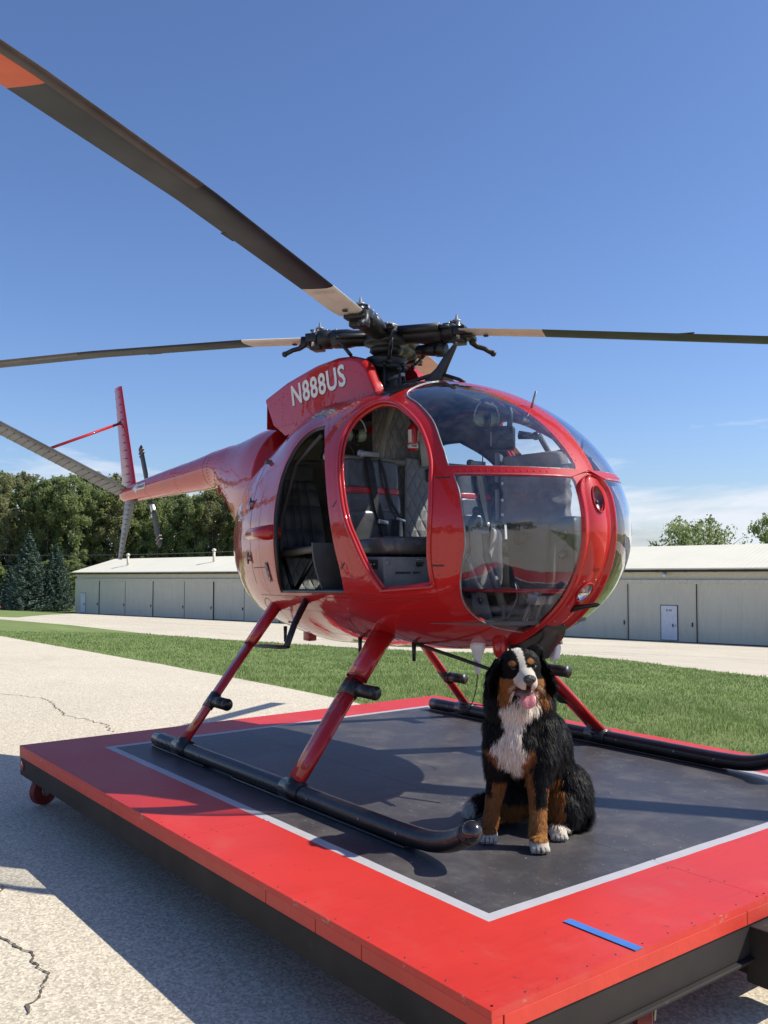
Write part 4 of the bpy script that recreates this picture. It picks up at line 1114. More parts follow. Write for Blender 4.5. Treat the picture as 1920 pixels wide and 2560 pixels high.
for x_ in (-2.10,):
    zc, ry, rz = boom_r(x_)
    g = G(); g.tube([(x_, (ry + .001) * math.cos(w), zc + (rz + .001) * math.sin(w)) for w in np.linspace(0, 2 * math.pi, 41)], .0008, 5, cap=False, up=(1, 0, 0)); g.out('boom_band', M_dred, boom)
g = G(); g.tube([(-2.05, -.02, 1.605), (-2.05, -.02, 1.575)], .012, 9); g.ball((-2.05, -.02, 1.572), .014, 9, 6); g.out('drain_mast', M_red, boom)
# DANGER arrow on the boom, wrapped on the tube
def on_boom(x_, w, off=.004):
    zc, ry, rz = boom_r(x_); return (x_, -(ry + off) * math.cos(w), zc + (rz + off) * math.sin(w))
g = G(); V_ = []; F2 = []
x0, x1 = -3.49, -3.28; wc = .10; hw_ = .26
nseg = 8
for i in range(nseg + 1):
    x_ = x0 + (x1 - x0) * i / nseg
    for w in (-hw_, 0, hw_): V_.append(on_boom(x_, wc + w))
for i in range(nseg): F2 += [(3 * i, 3 * i + 3, 3 * i + 4, 3 * i + 1), (3 * i + 1, 3 * i + 4, 3 * i + 5, 3 * i + 2)]
k0 = len(V_); 
for (x_, w) in ((x0, -.52), (x0, 0), (x0, .52), (x0 - .045, -.26), (x0 - .045, .26), (x0 - .045, 0), (x0 - .09, 0)): V_.append(on_boom(x_, wc + w, .0045))
F2 += [(k0, k0 + 1, k0 + 5, k0 + 3), (k0 + 1, k0 + 2, k0 + 4, k0 + 5), (k0 + 3, k0 + 5, k0 + 6), (k0 + 5, k0 + 4, k0 + 6)]
g.put(V_, F2); ar_ = g.out('warning_arrow', M_white, boom, smooth=False)
V_, F2 = text_mesh('DANGER', .034, bold=.0006, sx=1.25); ctr = np.array(on_boom((x0 + x1) / 2 + .01, wc - .12, .0075))
add('lettering', place(V_, ctr, (1, 0, .045), (0, math.sin(wc) , math.cos(wc))), F2, M_dark, ar_, smooth=False)

# ---- fins
def wing(name, root, tip, cr, ct, thick, dchord, m, parent, nribs=0, rib_m=None, tdir=None, camber=0.0, nsec=6):
    """root/tip: leading edge points; dchord: chord direction (towards trailing edge)"""
    root, tip, d_ = [np.array(t, dtype=float) for t in (root, tip, dchord)]; d_ /= np.linalg.norm(d_)
    sp_ = tip - root; nr = np.cross(d_, sp_); nr /= np.linalg.norm(nr)
    prof = [(0, 0), (.03, .32), (.12, .75), (.3, 1), (.6, .7), (1, .05)]
    rings = []
    for i in range(nsec + 1):
        t = i / nsec; c_ = cr + (ct - cr) * t; o = root + sp_ * t
        up_ = [o + d_ * c_ * a_ + nr * thick * c_ * (h / 2 + camber * 4 * a_ * (1 - a_)) for a_, h in prof]; lo_ = [o + d_ * c_ * a_ + nr * thick * c_ * (-h / 2 + camber * 4 * a_ * (1 - a_)) for a_, h in prof[1:-1]][::-1]
        rings.append(up_ + lo_)
    g = G(); g.loft(rings); o_ = g.out(name, m, parent, auto=35)
    if nribs:
        for i in range(nribs):
            t = (i + .6) / nribs; c_ = cr + (ct - cr) * t; o = root + sp_ * t; u = sp_ / np.linalg.norm(sp_) * .004
            for sgn in (-1, 1):
                g2 = G(); pts = [o + d_ * c_ * a_ + nr * thick * c_ * (sgn * (h / 2 + .06) + camber * 4 * a_ * (1 - a_)) for a_, h in ((.22, .95), (.45, .85), (.7, .5), (.97, .08))]
                g2.tube(pts, .0045, 6); g2.out('rib', rib_m or m, o_)
    return o_
wing('upper_fin', (-3.70, 0, 1.72), (-4.085, 0, 2.69), .325, .18, .16, (-1, 0, -.005), M_red, HELI, 13)
wing('lower_fin', (-3.72, 0, 1.62), (-4.02, 0, 1.055), .23, .09, .18, (-1, 0, .04), M_stab, HELI, 13)
g = G(); g.tube([(-3.60, -.03, 1.60), (-3.72, -.01, 1.585), (-3.86, .0, 1.59), (-3.98, 0, 1.63)], [.012, .018, .018, .012], 8); g.out('tail_skid_bracket', M_blk, HELI)
SB0 = np.array((-3.80, -.03, 1.70)); SB1 = np.array((-3.93, -1.42, 2.37))
stab = wing('stabilizer', SB0, SB1, .235, .235, .17, (-1, -.1, -.22), M_stab, HELI, 24, M_stab, camber=.3)
# control rods under the tail and the strut to the fin
sp_ = SB0 + (SB1 - SB0) * .475 + np.array((-.10, 0, .02))
g = G(); g.tube([(-4.07, -.01, 2.335), sp_], .013, 10); g.out('stabilizer_strut', M_red, HELI)
g = G(); g.ball((-4.07, -.015, 2.335), .02, 10, 6); g.out('strut_fitting', M_dred, HELI)
# ---- tail rotor
TRH = np.array((-4.0, .26, 1.665))
g = G(); g.tube([(-3.85, 0.0, 1.65), (-3.97, .05, 1.655), tuple(TRH - (0, .08, 0))], [.045, .04, .035], 14); g.out('tail_gearbox', M_blk, HELI)
g = G(); g.tube([TRH - (0, .09, 0), TRH + (0, .05, 0)], .02, 12); hubt = g.out('tail_rotor_hub', M_mech, HELI)
dirT = np.array((-4.245, 0, 2.155)) - np.array((-3.755, 0, 1.18)); dirT /= np.linalg.norm(dirT); cT_ = np.cross(dirT, (0, 1, 0)); cT_ /= np.linalg.norm(cT_)
M_tip = mat('tip_bands', (0.20, 0.17, 0.15), 0.5)
for sgn in (-1, 1):
    g = G(); pr_ = []
    for (t, c0, c1) in ((.06, -.018, .018), (.16, -.02, .02), (.21, -.045, .055), (.50, -.045, .055), (.545, -.03, .055)):
        o = TRH + dirT * sgn * t; pr_.append([o + cT_ * c0 * sgn, o + (0, .009, 0) + cT_ * (c0 * .4) * sgn, o + cT_ * c1 * sgn, o + (0, -.009, 0) + cT_ * (c0 * .4) * sgn])
    g.loft(pr_); bl_ = g.out('tail_rotor_blade', M_blade1, HELI, auto=30)
    for t in (.455, .49):
        g = G(); o = TRH + dirT * sgn * t; g.obox(o, dirT * .006, cT_ * .052, (0, .0105, 0)); g.out('tip_band', M_tip, bl_, smooth=False)
    g = G(); g.obox(TRH + dirT * sgn * .14, dirT * .035, cT_ * .022, (0, .016, 0)); g.out('blade_grip', M_steel, hubt, bevel=.004)

# ---- rotor fairing ("doghouse") round the mast
tz_ = [(-1.03, 2.132), (-.77, 2.20), (-.43, 2.253), (-.2, 2.262), (-.05, 2.245), (.036, 2.215), (.09, 2.167), (.13, 2.10), (.18, 2.022)]
zb_f = lambda x: np.interp(x, [-1.03, -.9, -.42, 0, .2], [1.96, 1.88, 1.90, 1.96, 1.98])
HWY = .22
def hwx(x): return HWY
def dog_ring(x, inner=False):
    ztop = float(np.interp(x, [a_[0] for a_ in tz_], [a_[1] for a_ in tz_])); zb = float(zb_f(x)); r_ = min(.035, (ztop - zb) * .8)
    o = .02 if inner else 0; P = []
    P.append((x, -HWY + o, zb - .025)); P.append((x, -HWY + o, zb)); 
    for k in range(9):
        w = math.pi / 2 * k / 8; P.append((x, -HWY + r_ - (r_ - o) * math.cos(w), ztop - r_ + (r_ - o) * math.sin(w)))
    return P
xs_c = list(np.linspace(-1.03, -.28, 18))
rings = []
for x in xs_c:
    h_ = dog_ring(x); xx = x - 0.0; sh_ = max(0, (-.62 - x) / .41); zt_ = max(p[2] for p in h_); full = [(p[0] + (zt_ - p[2]) * .62 * sh_, p[1], p[2]) for p in h_]; rings.append(full + [(p[0], -p[1], p[2]) for p in h_[::-1]])
g = G(); g.loft(rings, cap=False)
g.F = [f for f in g.F if not (len(f) == 4 and (f[0] % 22 == 21))]
# rear closing wall, set in a little
V_ = [(-1.02 + .12 * (2.132 - p[2]) / .2 * 0, p[1] * .94, p[2] - .012) for p in rings[0]]
g.put(V_, [tuple(range(len(V_)))])
fair = g.out('rotor_fairing', M_red, HELI, auto=45)
for sd_ in (-1, 1):
    g = G(); rg = []
    for x in list(np.linspace(-.28, .06, 10)) + [.09, .12, .15, .178]:
        a_ = dog_ring(x); b_ = dog_ring(x, True)
        loop = a_ + [(x, a_[-1][1] + .03, a_[-1][2]), (x, b_[-1][1] + .03, b_[-1][2])] + b_[::-1]
        rg.append([(p[0], -sd_ * p[1], p[2]) for p in loop])
    g.loft(rg); g.out('side_cowl', M_red, HELI, auto=45, label=('near-side ' if sd_ < 0 else 'far-side ') + 'rounded red cowl beside the rotor mast')
    # rivets and the front lip
    g = G(); 
    for t in np.linspace(0, 1, 26): x = -.98 + 1.1 * t; g.ball((x, sd_ * (HWY + .0005), float(zb_f(x)) + .035), .0032, 5, 3)
    for t in np.linspace(0, 1, 20): x = -.95 + 1.0 * t; zt = float(np.interp(x, [a_[0] for a_ in tz_], [a_[1] for a_ in tz_])); g.ball((x, sd_ * (HWY + .0005), zt - .085), .003, 5, 3)
    for x in (-.80, -.56, -.33): 
        for z in np.linspace(1.96, 2.13, 8): g.ball((x, sd_ * (HWY + .0005), z), .003, 5, 3)
    g.out('fairing_rivet', M_dred, fair, kind='stuff')
M_shd = mat('letter_edge_black', (.02, .02, .02), .5)
for sd_ in (-1, 1):
    V_, F2 = text_mesh('N888US', .152, bold=.0035, sx=.98, align='LEFT', sp=1.08)
    V_[:, 0] *= .585 / (V_[:, 0].max() - V_[:, 0].min()); V_[:, 0] -= V_[:, 0].min(); V_[:, 1] *= .135 / (V_[:, 1].max() - V_[:, 1].min()); V_[:, 1] -= V_[:, 1].min()
    V_[:, 0] += V_[:, 1] * -.12 if sd_ < 0 else V_[:, 1] * .12
    if sd_ < 0: ctr = (-.675, -(HWY + .0018), 2.030); ex_ = (1, 0, .082)
    else: ctr = (-.10, HWY + .0018, 2.075); ex_ = (-1, 0, -.082)
    reg = add('registration', place(V_, ctr, ex_, (0, 0, 1)), F2, M_white, fair, smooth=False)
    ctr = (ctr[0] + .006 * (-sd_) , -(-sd_) * (HWY + .0009) if sd_ > 0 else -(HWY + .0009), ctr[2] - .005)
    add('letter_shadow', place(V_ * (1.0, 1.0, 1.0), ctr, ex_, (0, 0, 1)), F2, M_shd, reg, smooth=False)
# dark deck under the mast
g = G(); g.prism([(-.9, -.19, 1.93), (.36, -.20, 1.965), (.50, -.10, 1.99), (.50, .10, 1.99), (.36, .20, 1.965), (-.9, .19, 1.93)], (0, 0, .04)); g.out('engine_deck', M_blk, HELI, bevel=.01)

# ---- rotor head
HUB = np.array((0, 0, 2.385))
g = G(); g.lathe((0, 0, 1.95), (0, 0, 1), [(0, .12), (.05, .115), (.10, .08), (.30, .062), (.42, .055)], 20); g.out('mast_housing', M_mech, HELI)
g = G(); g.lathe((0, 0, 2.16), (0, 0, 1), [(0, .10), (.012, .125), (.035, .13), (.05, .10), (.07, .125), (.085, .12)], 26); g.out('swashplate', M_mech, HELI)
g = G(); g.lathe((0, 0, 2.265), (0, 0, 1), [(0, .075), (.02, .10), (.04, .095), (.05, .085), (.06, .13), (.08, .135), (.12, .12), (.14, .08), (.17, .075)], 24); hub = g.out('rotor_hub', M_mech, HELI)
g = G(); g.lathe((0, 0, 2.43), (0, 0, 1), [(0, .070), (.012, .072), (.016, .05), (.024, .045)], 18); g.out('hub_cap', M_alu, hub)
rngm = np.random.default_rng(8)
for k in range(10):
    w = 2 * math.pi * k / 10; g = G(); g.ball((.058 * math.cos(w), .058 * math.sin(w), 2.444), .006, 6, 4); g.out('bolt', M_steel, hub)
AZ = [-57, 33, 123, 213]
drp = [(2.392, 2.412, 2.440, 2.430, 2.38), (2.368, 2.318, 2.19, 2.10, 1.98), (2.365, 2.32, 2.22, 2.12, 1.98), (2.392, 2.415, 2.428, 2.415, 2.36)]
BLS = []
for k, az in enumerate(AZ):
    a_ = R_(az); e = np.array((math.cos(a_), math.sin(a_), 0.)); n_ = np.array((-math.sin(a_), math.cos(a_), 0.)); zz = np.array((0, 0, 1.))
    sl = (drp[k][1] - drp[k][0]) / .5
    cz = lambda r_: float(np.interp(r_, [0, .42, .92, 2.06, 3.0, 4.05], [2.372, drp[k][0], drp[k][1], drp[k][2], drp[k][3], drp[k][4]]))
    P = lambda r_, n=0, z=0: e * r_ + n_ * n + zz * (cz(r_) + z)
    # pitch housing: flattened casting, barrel, damper
    g = G(); g.loft([[P(r_) + n_ * hw_ * math.cos(w) + zz * hh_ * math.sin(w) for w in np.linspace(0, 2 * math.pi, 18, endpoint=False)] for r_, hw_, hh_ in ((.05, .05, .05), (.12, .056, .048), (.20, .064, .048), (.24, .070, .056), (.33, .070, .056), (.335, .058, .046), (.345, .058, .046), (.355, .074, .058), (.41, .074, .058), (.43, .055, .042))]); hs = g.out('pitch_housing', M_mech, hub)
    g = G(); g.tube([P(.10, -.075, .02), P(.34, -.078, .02)], .025, 12); g.tube([P(.33, -.078, .02), P(.40, -.075, .02)], .012, 8); g.out('damper', M_mech, hub)
    g = G(); g.tube([P(.08, .06, .0), P(.24, .10, -.01), P(.27, .13, -.02)], [.02, .018, .014], 9); g.out('pitch_arm', M_mech, hub)
    g = G(); q0 = P(.27, .13, -.015); q1 = np.array((q0[0] * .52, q0[1] * .52, 2.20)); g.tube([q0, q0 * .93 + q1 * .07], .014, 9); g.tube([q0 * .93 + q1 * .07, q0 * .7 + q1 * .3, q1], .0065, 8); g.tube([q0 * .65 + q1 * .35, q0 * .35 + q1 * .65], .011, 8); g.ball(q1, .015, 9, 6); g.out('pitch_link', M_mech, hub)
    # lead-lag hinge block, pins, stud
    g = G(); g.obox(P(.455), e * .036, n_ * .074, zz * .026); g.obox(P(.44, 0, -.045), e * .035, n_ * .050, zz * .022); g.obox(P(.50, 0, -.028), e * .03, n_ * .060, zz * .010); g.out('hinge_block', M_mech, hub, bevel=.006)
    g = G(); g.tube([P(.445, .048, -.05), P(.445, .048, .05)], .014, 9); g.tube([P(.445, -.048, -.05), P(.445, -.048, .05)], .014, 9); g.out('hinge_pin', M_steel, hub, kind='stuff')
    g = G(); g.lathe(P(.425, 0, .03), zz, [(0, .028), (.012, .028), (.016, .018), (.03, .016), (.034, .026), (.04, .026), (.045, .01), (.075, .004)], 12); g.out('grease_stud', M_alu, hub)
    g = G(); g.tube([P(.46, .055, .045), P(.44, .0, .058), P(.40, -.04, .055), P(.38, -.05, .02)], .006, 7); g.out('bonding_lead', M_blk, hub)
    for bb in range(5):
        g = G(); g.ball(P(.30 + .03 * bb, (-1) ** bb * .045, .046), .007, 6, 4); g.out('bolt', M_steel, hub)
    # droop-stop arm under the blade root
    g = G(); g.tube([P(.50, .05, -.0), P(.505, .06, -.045), P(.53, .065, -.065), P(.57, .07, -.075), P(.61, .075, -.095)], [.026, .022, .015, .014, .015], 9); g.ball(P(.62, .077, -.10), .018, 10, 7); g.out('root_damper_arm', M_mech, hub)
    # blade
    CH = .171; pitch = R_(0.8); nd = 44
    def brings(r0, r1, n, w0=1.0, th_=.0205, a0=0.0, a1=1.0, grow_=0.0):
        rr = np.linspace(r0, r1, n); rings = []
        pf = [(0, 0), (.02, .42), (.08, .78), (.2, 1), (.35, .98), (.6, .68), (.85, .30), (1.0, .06)]
        for r_ in rr:
            pt = pitch * (1 - (r_ - .5) / 5.5); ec = n_ * math.cos(pt) + zz * math.sin(pt); en = np.cross(e, ec) * 1.0
            if en[2] < 0: en = -en
            tp_ = 1 - .12 * max(0, (.56 - r_) / .1)
            LE = P(r_) + ec * CH * .30 * tp_
            ps = [p for p in pf if a0 <= p[0] <= a1]
            up_ = [LE - ec * CH * tp_ * a__ + en * (CH * .12 * h / 2 + grow_) for a__, h in ps]; lo_ = [LE - ec * CH * tp_ * a__ - en * (CH * .12 * h / 2 + grow_) for a__, h in ps[(1 if a0 == 0 else 0):]][::-1]
            if grow_: up_[0] = up_[0] + ec * grow_
            rings.append(up_ + lo_)
        return rings
    lab = ['near blade reaching towards the viewer with an orange band near its tip', 'blade pointing to the right edge of the picture', 'blade pointing away behind the mast', 'blade pointing left over the tail'][k]
    g = G(); g.loft(brings(.46, .93, 8)); br_ = g.out('blade_root', M_blade2, HELI, auto=40)
    g = G(); g.loft(brings(.93, 2.95, 30)); bl_ = g.out('rotor_blade', M_blade1, HELI, auto=40, label=lab)
    g = G(); g.loft(brings(2.95, 3.45, 8)); g.out('tip_section', M_org, bl_, auto=40)
    g = G(); g.loft(brings(3.45, 4.02, 8)); g.out('tip_end', M_blade1, bl_, auto=40)
    if True:
        rgs = brings(2.15, 4.022, 30, a0=0, a1=.2, grow_=.0012); g = G(); g.loft(rgs); g.out('abrasion_strip', M_abr, bl_, auto=40)
    rgs = brings(1.62, 1.72, 3); g = G()
    g.obox(P(1.66, -CH * .70, -.001), e * .05, n_ * .010, zz * .0015); g.out('trim_tab', M_blade1, bl_, smooth=False)
    g = G(); g.obox(P(.60, -.02, -.02), e * .012, n_ * .012, zz * .004); g.out('root_plug', M_dark, br_, smooth=False)
    if k == 0:   # faint stencil under the near blade's root
        V_, F2 = text_mesh('ONC', .062, bold=.001); pt = pitch; ec = n_ * math.cos(pt) + zz * math.sin(pt); en = np.cross(e, ec); en = en if en[2] < 0 else -en
        add('stencil', place(V_, P(.86) - ec * CH * .20 + en * .0125, -ec, e), F2, mat('faded_letter', (.70, .64, .56), .6), br_, smooth=False)
# scissors link and mast hardware
g = G(); g.tube([(.11, -.07, 2.20), (.17, -.10, 2.27), (.10, -.05, 2.33)], .011, 8); g.out('scissor_link', M_mech, hub)
for (a1_, b1_) in (((.10, -.10, 1.98), (.10, -.09, 2.19)), ((-.05, -.14, 1.98), (-.04, -.12, 2.19)), ((.16, .02, 1.98), (.13, .02, 2.19)), ((.20, -.05, 1.99), (.19, -.055, 2.15))):
    g = G(); g.tube([a1_, b1_], .008, 8); g.ball(b1_, .014, 8, 5); g.ball(a1_, .013, 8, 5); g.out('control_rod', M_mech, HELI)
g = G(); g.obox((.14, -.04, 2.11), (.07, 0, .006), (0, .012, 0), (0, 0, .010)); g.obox((.02, -.15, 2.10), (.05, .02, 0), (-.005, .012, 0), (0, 0, .009)); g.out('bellcrank', M_alu, HELI, bevel=.003)
for k in range(14):
    w = rngm.uniform(0, 6.28); rr_ = rngm.uniform(.08, .17); g = G(); p = np.array((rr_ * math.cos(w), rr_ * math.sin(w), rngm.uniform(1.98, 2.12)))
    g.obox(p, (rngm.uniform(.01, .035), 0, 0), (0, rngm.uniform(.01, .03), 0), (0, 0, rngm.uniform(.01, .035))); g.out('gearbox_fitting', M_mech, HELI, bevel=.004)
g = G(); g.tube([(.10, .16, 2.30), (.24, .19, 2.285)], [.03, .04], 14); g.tube([(.24, .19, 2.285), (.285, .2, 2.28)], .045, 14); g.out('vibration_absorber', M_mech, hub)
# wire cutter on the canopy roof
g = G(); g.prism([(.34, -.012, 2.04), (.37, -.012, 2.075), (.455, -.012, 2.115), (.525, -.012, 2.175), (.612, -.012, 2.232), (.603, -.012, 2.205), (.535, -.012, 2.11), (.50, -.012, 2.05), (.49, -.012, 2.02)], (0, .024, 0)); g.out('wire_cutter', M_blk, HELI, bevel=.004)
g = G(); g.tube([(.40, 0, 2.085), (.16, -.02, 2.065), (.10, -.02, 2.04)], .012, 8); g.out('cutter_brace', M_blk, HELI)
g = G(); g.tube([(.50, 0, 2.075), (.62, .01, 2.03), (.66, .01, 2.01)], .010, 8); g.out('cutter_brace', M_blk, HELI)
g = G(); p = bY([tz(1.15, 1.81)], 0.0)[0]; g.tube([p, p + (.012, 0, .035), p + (.03, 0, .075)], [.006, .005, .006], 8); g.out('thermometer_probe', M_alu, HELI)

# ---- landing gear
M_strut = M_red
for sy in (-1, 1):
    Y = 1.04 * sy
    P = catmull([(-.80, Y, .045), (-.3, Y, .045), (.6, Y, .045), (1.2, Y, .045), (1.50, Y, .047), (1.64, Y, .058), (1.75, Y, .090), (1.835, Y, .137)], 6)
    sk = thing  # keep the name free
    g = G(); g.tube(P, .039, 20); sk = g.out('skid_tube', M_rub, HELI)
    g = G(); d_ = P[-1] - P[-2]; d_ /= np.linalg.norm(d_); g.ball(P[-1] + d_ * .002, (.0395), 18, 12); g.out('skid_cap', mat('worn_end_cap', (.06, .055, .055), .18, metal=.7, coat=.5) if sy < 0 else M_blkg, sk)
    g = G(); g.tube([P[-3] , P[-2]], .0405, 18); g.out('cap_band', M_rub, sk)
    for x_ in (-.60, -.20, .84, 1.22, 1.46):
        g = G(); g.lathe((x_, Y - .0375, .050), (0, -1, 0), [(0, .008), (.004, .006)], 7); g.out('skid_bolt', M_alu, sk)
    for x0_, x1_ in ((-.80, -.15), (.15, 1.50)):
        g = G(); g.obox(((x0_ + x1_) / 2, Y, .006), ((x1_ - x0_) / 2, 0, 0), (0, .034, 0), (0, 0, .006)); g.out('wear_shoe', M_rub, sk, bevel=.003)
    for (fx, tx, ty, tz__, ca, cb, pz, nm) in ((-.455, -.50, .44, .80, .043, .048, .285, 'rear'), (.68, .52, .44, .68, .062, .068, .455, 'front')):
        foot = np.array((fx, Y * 0.995, .085)); top_ = np.array((tx, ty * sy, tz__))
        d_ = top_ - foot
        # fairing: airfoil section, long axis along X
        def ring(p, a_, b_):
            n_ = np.cross(d_, (1, 0, 0)); n_ /= np.linalg.norm(n_); return [p + np.array((1, 0, 0)) * a_ * math.cos(w) + n_ * b_ * math.sin(w) * (1 if math.cos(w) > 0 else .8) for w in np.linspace(0, 2 * math.pi, 24, endpoint=False)]
        g = G(); g.loft([ring(foot, ca, ca * .46), ring(foot + d_ * .35, ca * 1.05, ca * .48), ring(foot + d_ * .80, ca * 1.12, ca * .52)]); s1 = g.out('strut', M_strut, HELI, label=nm + (' near-side' if sy < 0 else ' far-side') + ' red landing gear strut')
        g = G(); g.loft([ring(foot + d_ * .70, ca * 1.22, ca * .66), ring(foot + d_ * .85, cb * 1.08, cb * .66), ring(foot + d_ * 1.06, cb * 1.2, cb * .8)]); g.out('strut_fairing', M_red, s1)
        for t_, a0, a1, dz in ((.70, 1.34, 1.30, .012),):
            g = G(); g.tube(ring(foot + d_ * t_, ca * 1.225, ca * .665) + ring(foot + d_ * t_, ca * 1.225, ca * .665)[:1], .0025, 5, cap=False); g.out('fairing_edge', M_dred, s1)
        g = G(); g.tube([(fx, Y, .05), foot + d_ * .02], [.047, .036], 14); g.tube([(fx - .07, Y, .047), (fx + .07, Y, .047)], .0475, 16); g.out('saddle', M_rub, s1)
        t_ = (pz - .085) / d_[2]; c_ = foot + d_ * t_
        # foot peg
        g = G(); g.loft([ring(c_ - d_ * .05, ca * 1.14, ca * .62), ring(c_ + d_ * .05, ca * 1.14, ca * .62)]); pg = g.out('peg_bracket', M_blk, s1)
        g = G(); g.tube([c_ + (-.0, -.0, 0), c_ + (ca * 1.2, 0, .0)], [.02, .034], 14); g.tube([c_ + (ca * .9, 0, .0), c_ + (ca * .9 + .145, 0, 0)], .032, 18); g.out('foot_peg', M_blk, pg)
        g = G(); g.tube([c_ + (ca * .9 + .143, 0, 0), c_ + (ca * .9 + .149, 0, 0)], .0335, 18); g.out('peg_cap', M_rub, pg)
        if sy > 0 and fx > 0:
            g = G(); n_ = np.cross(d_, (1, 0, 0)); n_ /= np.linalg.norm(n_); n_ = n_ if n_[1] < 0 else -n_
            g.obox(foot + d_ * .50 + n_ * ca * .70, (ca * .5, 0, 0), d_ * .17, n_ * .004); g.out('grip_strip', M_blk, s1)
# passenger step
g = G(); g.tube([(.03, -.56, .865), (.13, -.70, .74), (.215, -.80, .635)], [.020, .017, .016], 12); stp = g.out('step_tube', M_blk, HELI)
g = G(); g.prism([(-.06, -.80, .612), (-.04, -.84, .612), (.19, -.84, .622), (.22, -.80, .622), (.19, -.76, .622), (-.04, -.76, .612)], (0, 0, .014)); g.out('step_plate', M_blk, stp, bevel=.005)
g = G(); p = (.025, -.555, .87); g.ball(p, .028, 12, 8); g.out('step_socket', M_rub, stp)
# belly: antennas, beacon, mounting, drain
g = G(); 
for (x_, y_, s) in ((.98, -.20, .8), (.86, .16, .7)):
    zt = float(bS(x_, 1.0, -1)[0][2]); z0 = .655 if y_ < 0 else .64
    g = G(); g.lathe((x_, y_, z0), (0, 0, -1), [(-.03, .046 * s), (0, .046 * s), (.012, .040 * s), (.05, .022 * s), (.12, .016 * s), (.125, .012 * s)], 18); an = g.out('antenna_cone', M_white, HELI)
    g = G(); g.tube(catmull([(x_, y_, z0 - .11), (x_ - .02, y_, z0 - .22), (x_ - .06, y_ - .01, z0 - .30), (x_ - .16, y_ - .02, z0 - .33), (x_ - .36, y_ - .03, z0 - .34)], 6), .0026, 6); g.out('antenna_rod', M_blk, an)
g = G(); g.lathe((1.06, -.13, .68), (0, 0, -1), [(-.03, .036), (.03, .036), (.055, .030), (.072, .016), (.078, .004)], 16); g.out('belly_beacon', M_ext, HELI)
g = G(); g.tube([(.62, -.30, .655), (.9, -.25, .60), (1.16, -.20, .545), (1.40, -.12, .50)], .009, 8); g.out('tow_rod', M_blk, HELI)
g = G(); g.prism([(1.02, -.08, .69), (1.30, -.08, .775), (1.28, -.08, .71), (1.22, -.08, .65), (1.18, -.08, .60), (1.10, -.08, .60)], (0, .16, 0)); cm = g.out('camera_mount', M_blk, HELI, bevel=.01)
g = G(); g.prism([(1.145, .102, .69), (1.195, .102, .70), (1.205, .102, .65), (1.195, .102, .60), (1.165, .102, .58), (1.145, .102, .62)], (0, .04, 0)); g.out('mount_arm', M_white, cm, bevel=.008)
g = G(); g.tube([(1.19, .12, .71), (1.21, .12, .70), (1.215, .12, .67)], .012, 8); g.out('mount_clamp', M_steel, cm)
for x_, y_ in ((.62, -.30), (.2, -.33), (-.65, -.28)):
    g = G(); g.tube([(x_, y_, .66), (x_, y_, .565)], [.012, .009], 8); g.out('drain_tube', M_blk, HELI)
g = G(); g.obox((-.62, -.12, .60), (.035, 0, 0), (0, .03, 0), (0, 0, .035)); g.out('belly_lamp', M_ext, HELI, bevel=.008)
# ================================================================ CABIN
g = G(); 
def cabin_plate(name, x, z0, z1, y0, y1, m, th=.012, k=.95):
    """upright plate across the cabin, trimmed to the skin"""
    zz_ = np.linspace(z0, z1, 26); R = []; L_ = []
    for z in zz_:
        yy = abs(float(bS(x, z, 1)[0][1])) * k
        R.append((x, min(y1, yy), z)); L_.append((x, max(y0, -yy), z))
    P = R + L_[::-1]; g = G(); g.prism(P, (th, 0, 0)); return g.out(name, m, HELI, smooth=False)
cabin_plate('rear_bulkhead', -.80, .80, 1.94, -1, 1, M_olive)
def floor_plate(name, x0, x1, z, m, k=.955, th=.02):
    xs_ = np.linspace(x0, x1, 24); A = [(x, abs(float(bS(x, z, 1)[0][1])) * k, z) for x in xs_]; B_ = [(x, -y, z) for x, y, z in A]
    g = G(); g.prism(A + B_[::-1], (0, 0, -th)); return g.out(name, m, HELI, smooth=False)
floor_plate('rear_floor', -.80, .42, .885, M_dgrey); floor_plate('cabin_floor', .42, .96, .925, M_dgrey)
floor_plate('foot_well_floor', .96, 1.30, .80, M_dgrey)
# centre column with quilted cover
g = G(); g.prism([(.24, -.11, .93), (.24, .24, .93), (.23, .24, 1.30), (.21, .21, 1.62), (.17, .18, 2.0), (.17, -.08, 2.0), (.21, -.10, 1.62), (.24, -.11, 1.30)], (-.22, 0, 0)); g.out('quilted_column', M_quilt, HELI, bevel=.02)
g = G(); g.prism([(.29, -.10, 1.12), (.27, .25, 1.12), (.255, .23, 1.62), (.265, -.08, 1.64)], (.02, 0, 0)); g.out('quilted_pad', M_quilt, HELI, bevel=.01)
g = G(); g.obox((.292, .09, 1.545), (.006, 0, 0), (0, .028, 0), (0, 0, .036)); g.out('map_light', M_blk, HELI, bevel=.008)
g = G(); g.obox((.30, .08, 1.70), (.004, 0, 0), (0, .07, .01), (0, -.01, .10)); g.out('paper_placard', mat('placard_paper', (.55, .55, .52), .8), HELI)
cabin_plate('mid_bulkhead', .24, .90, 1.16, -1, 1, M_dgrey)
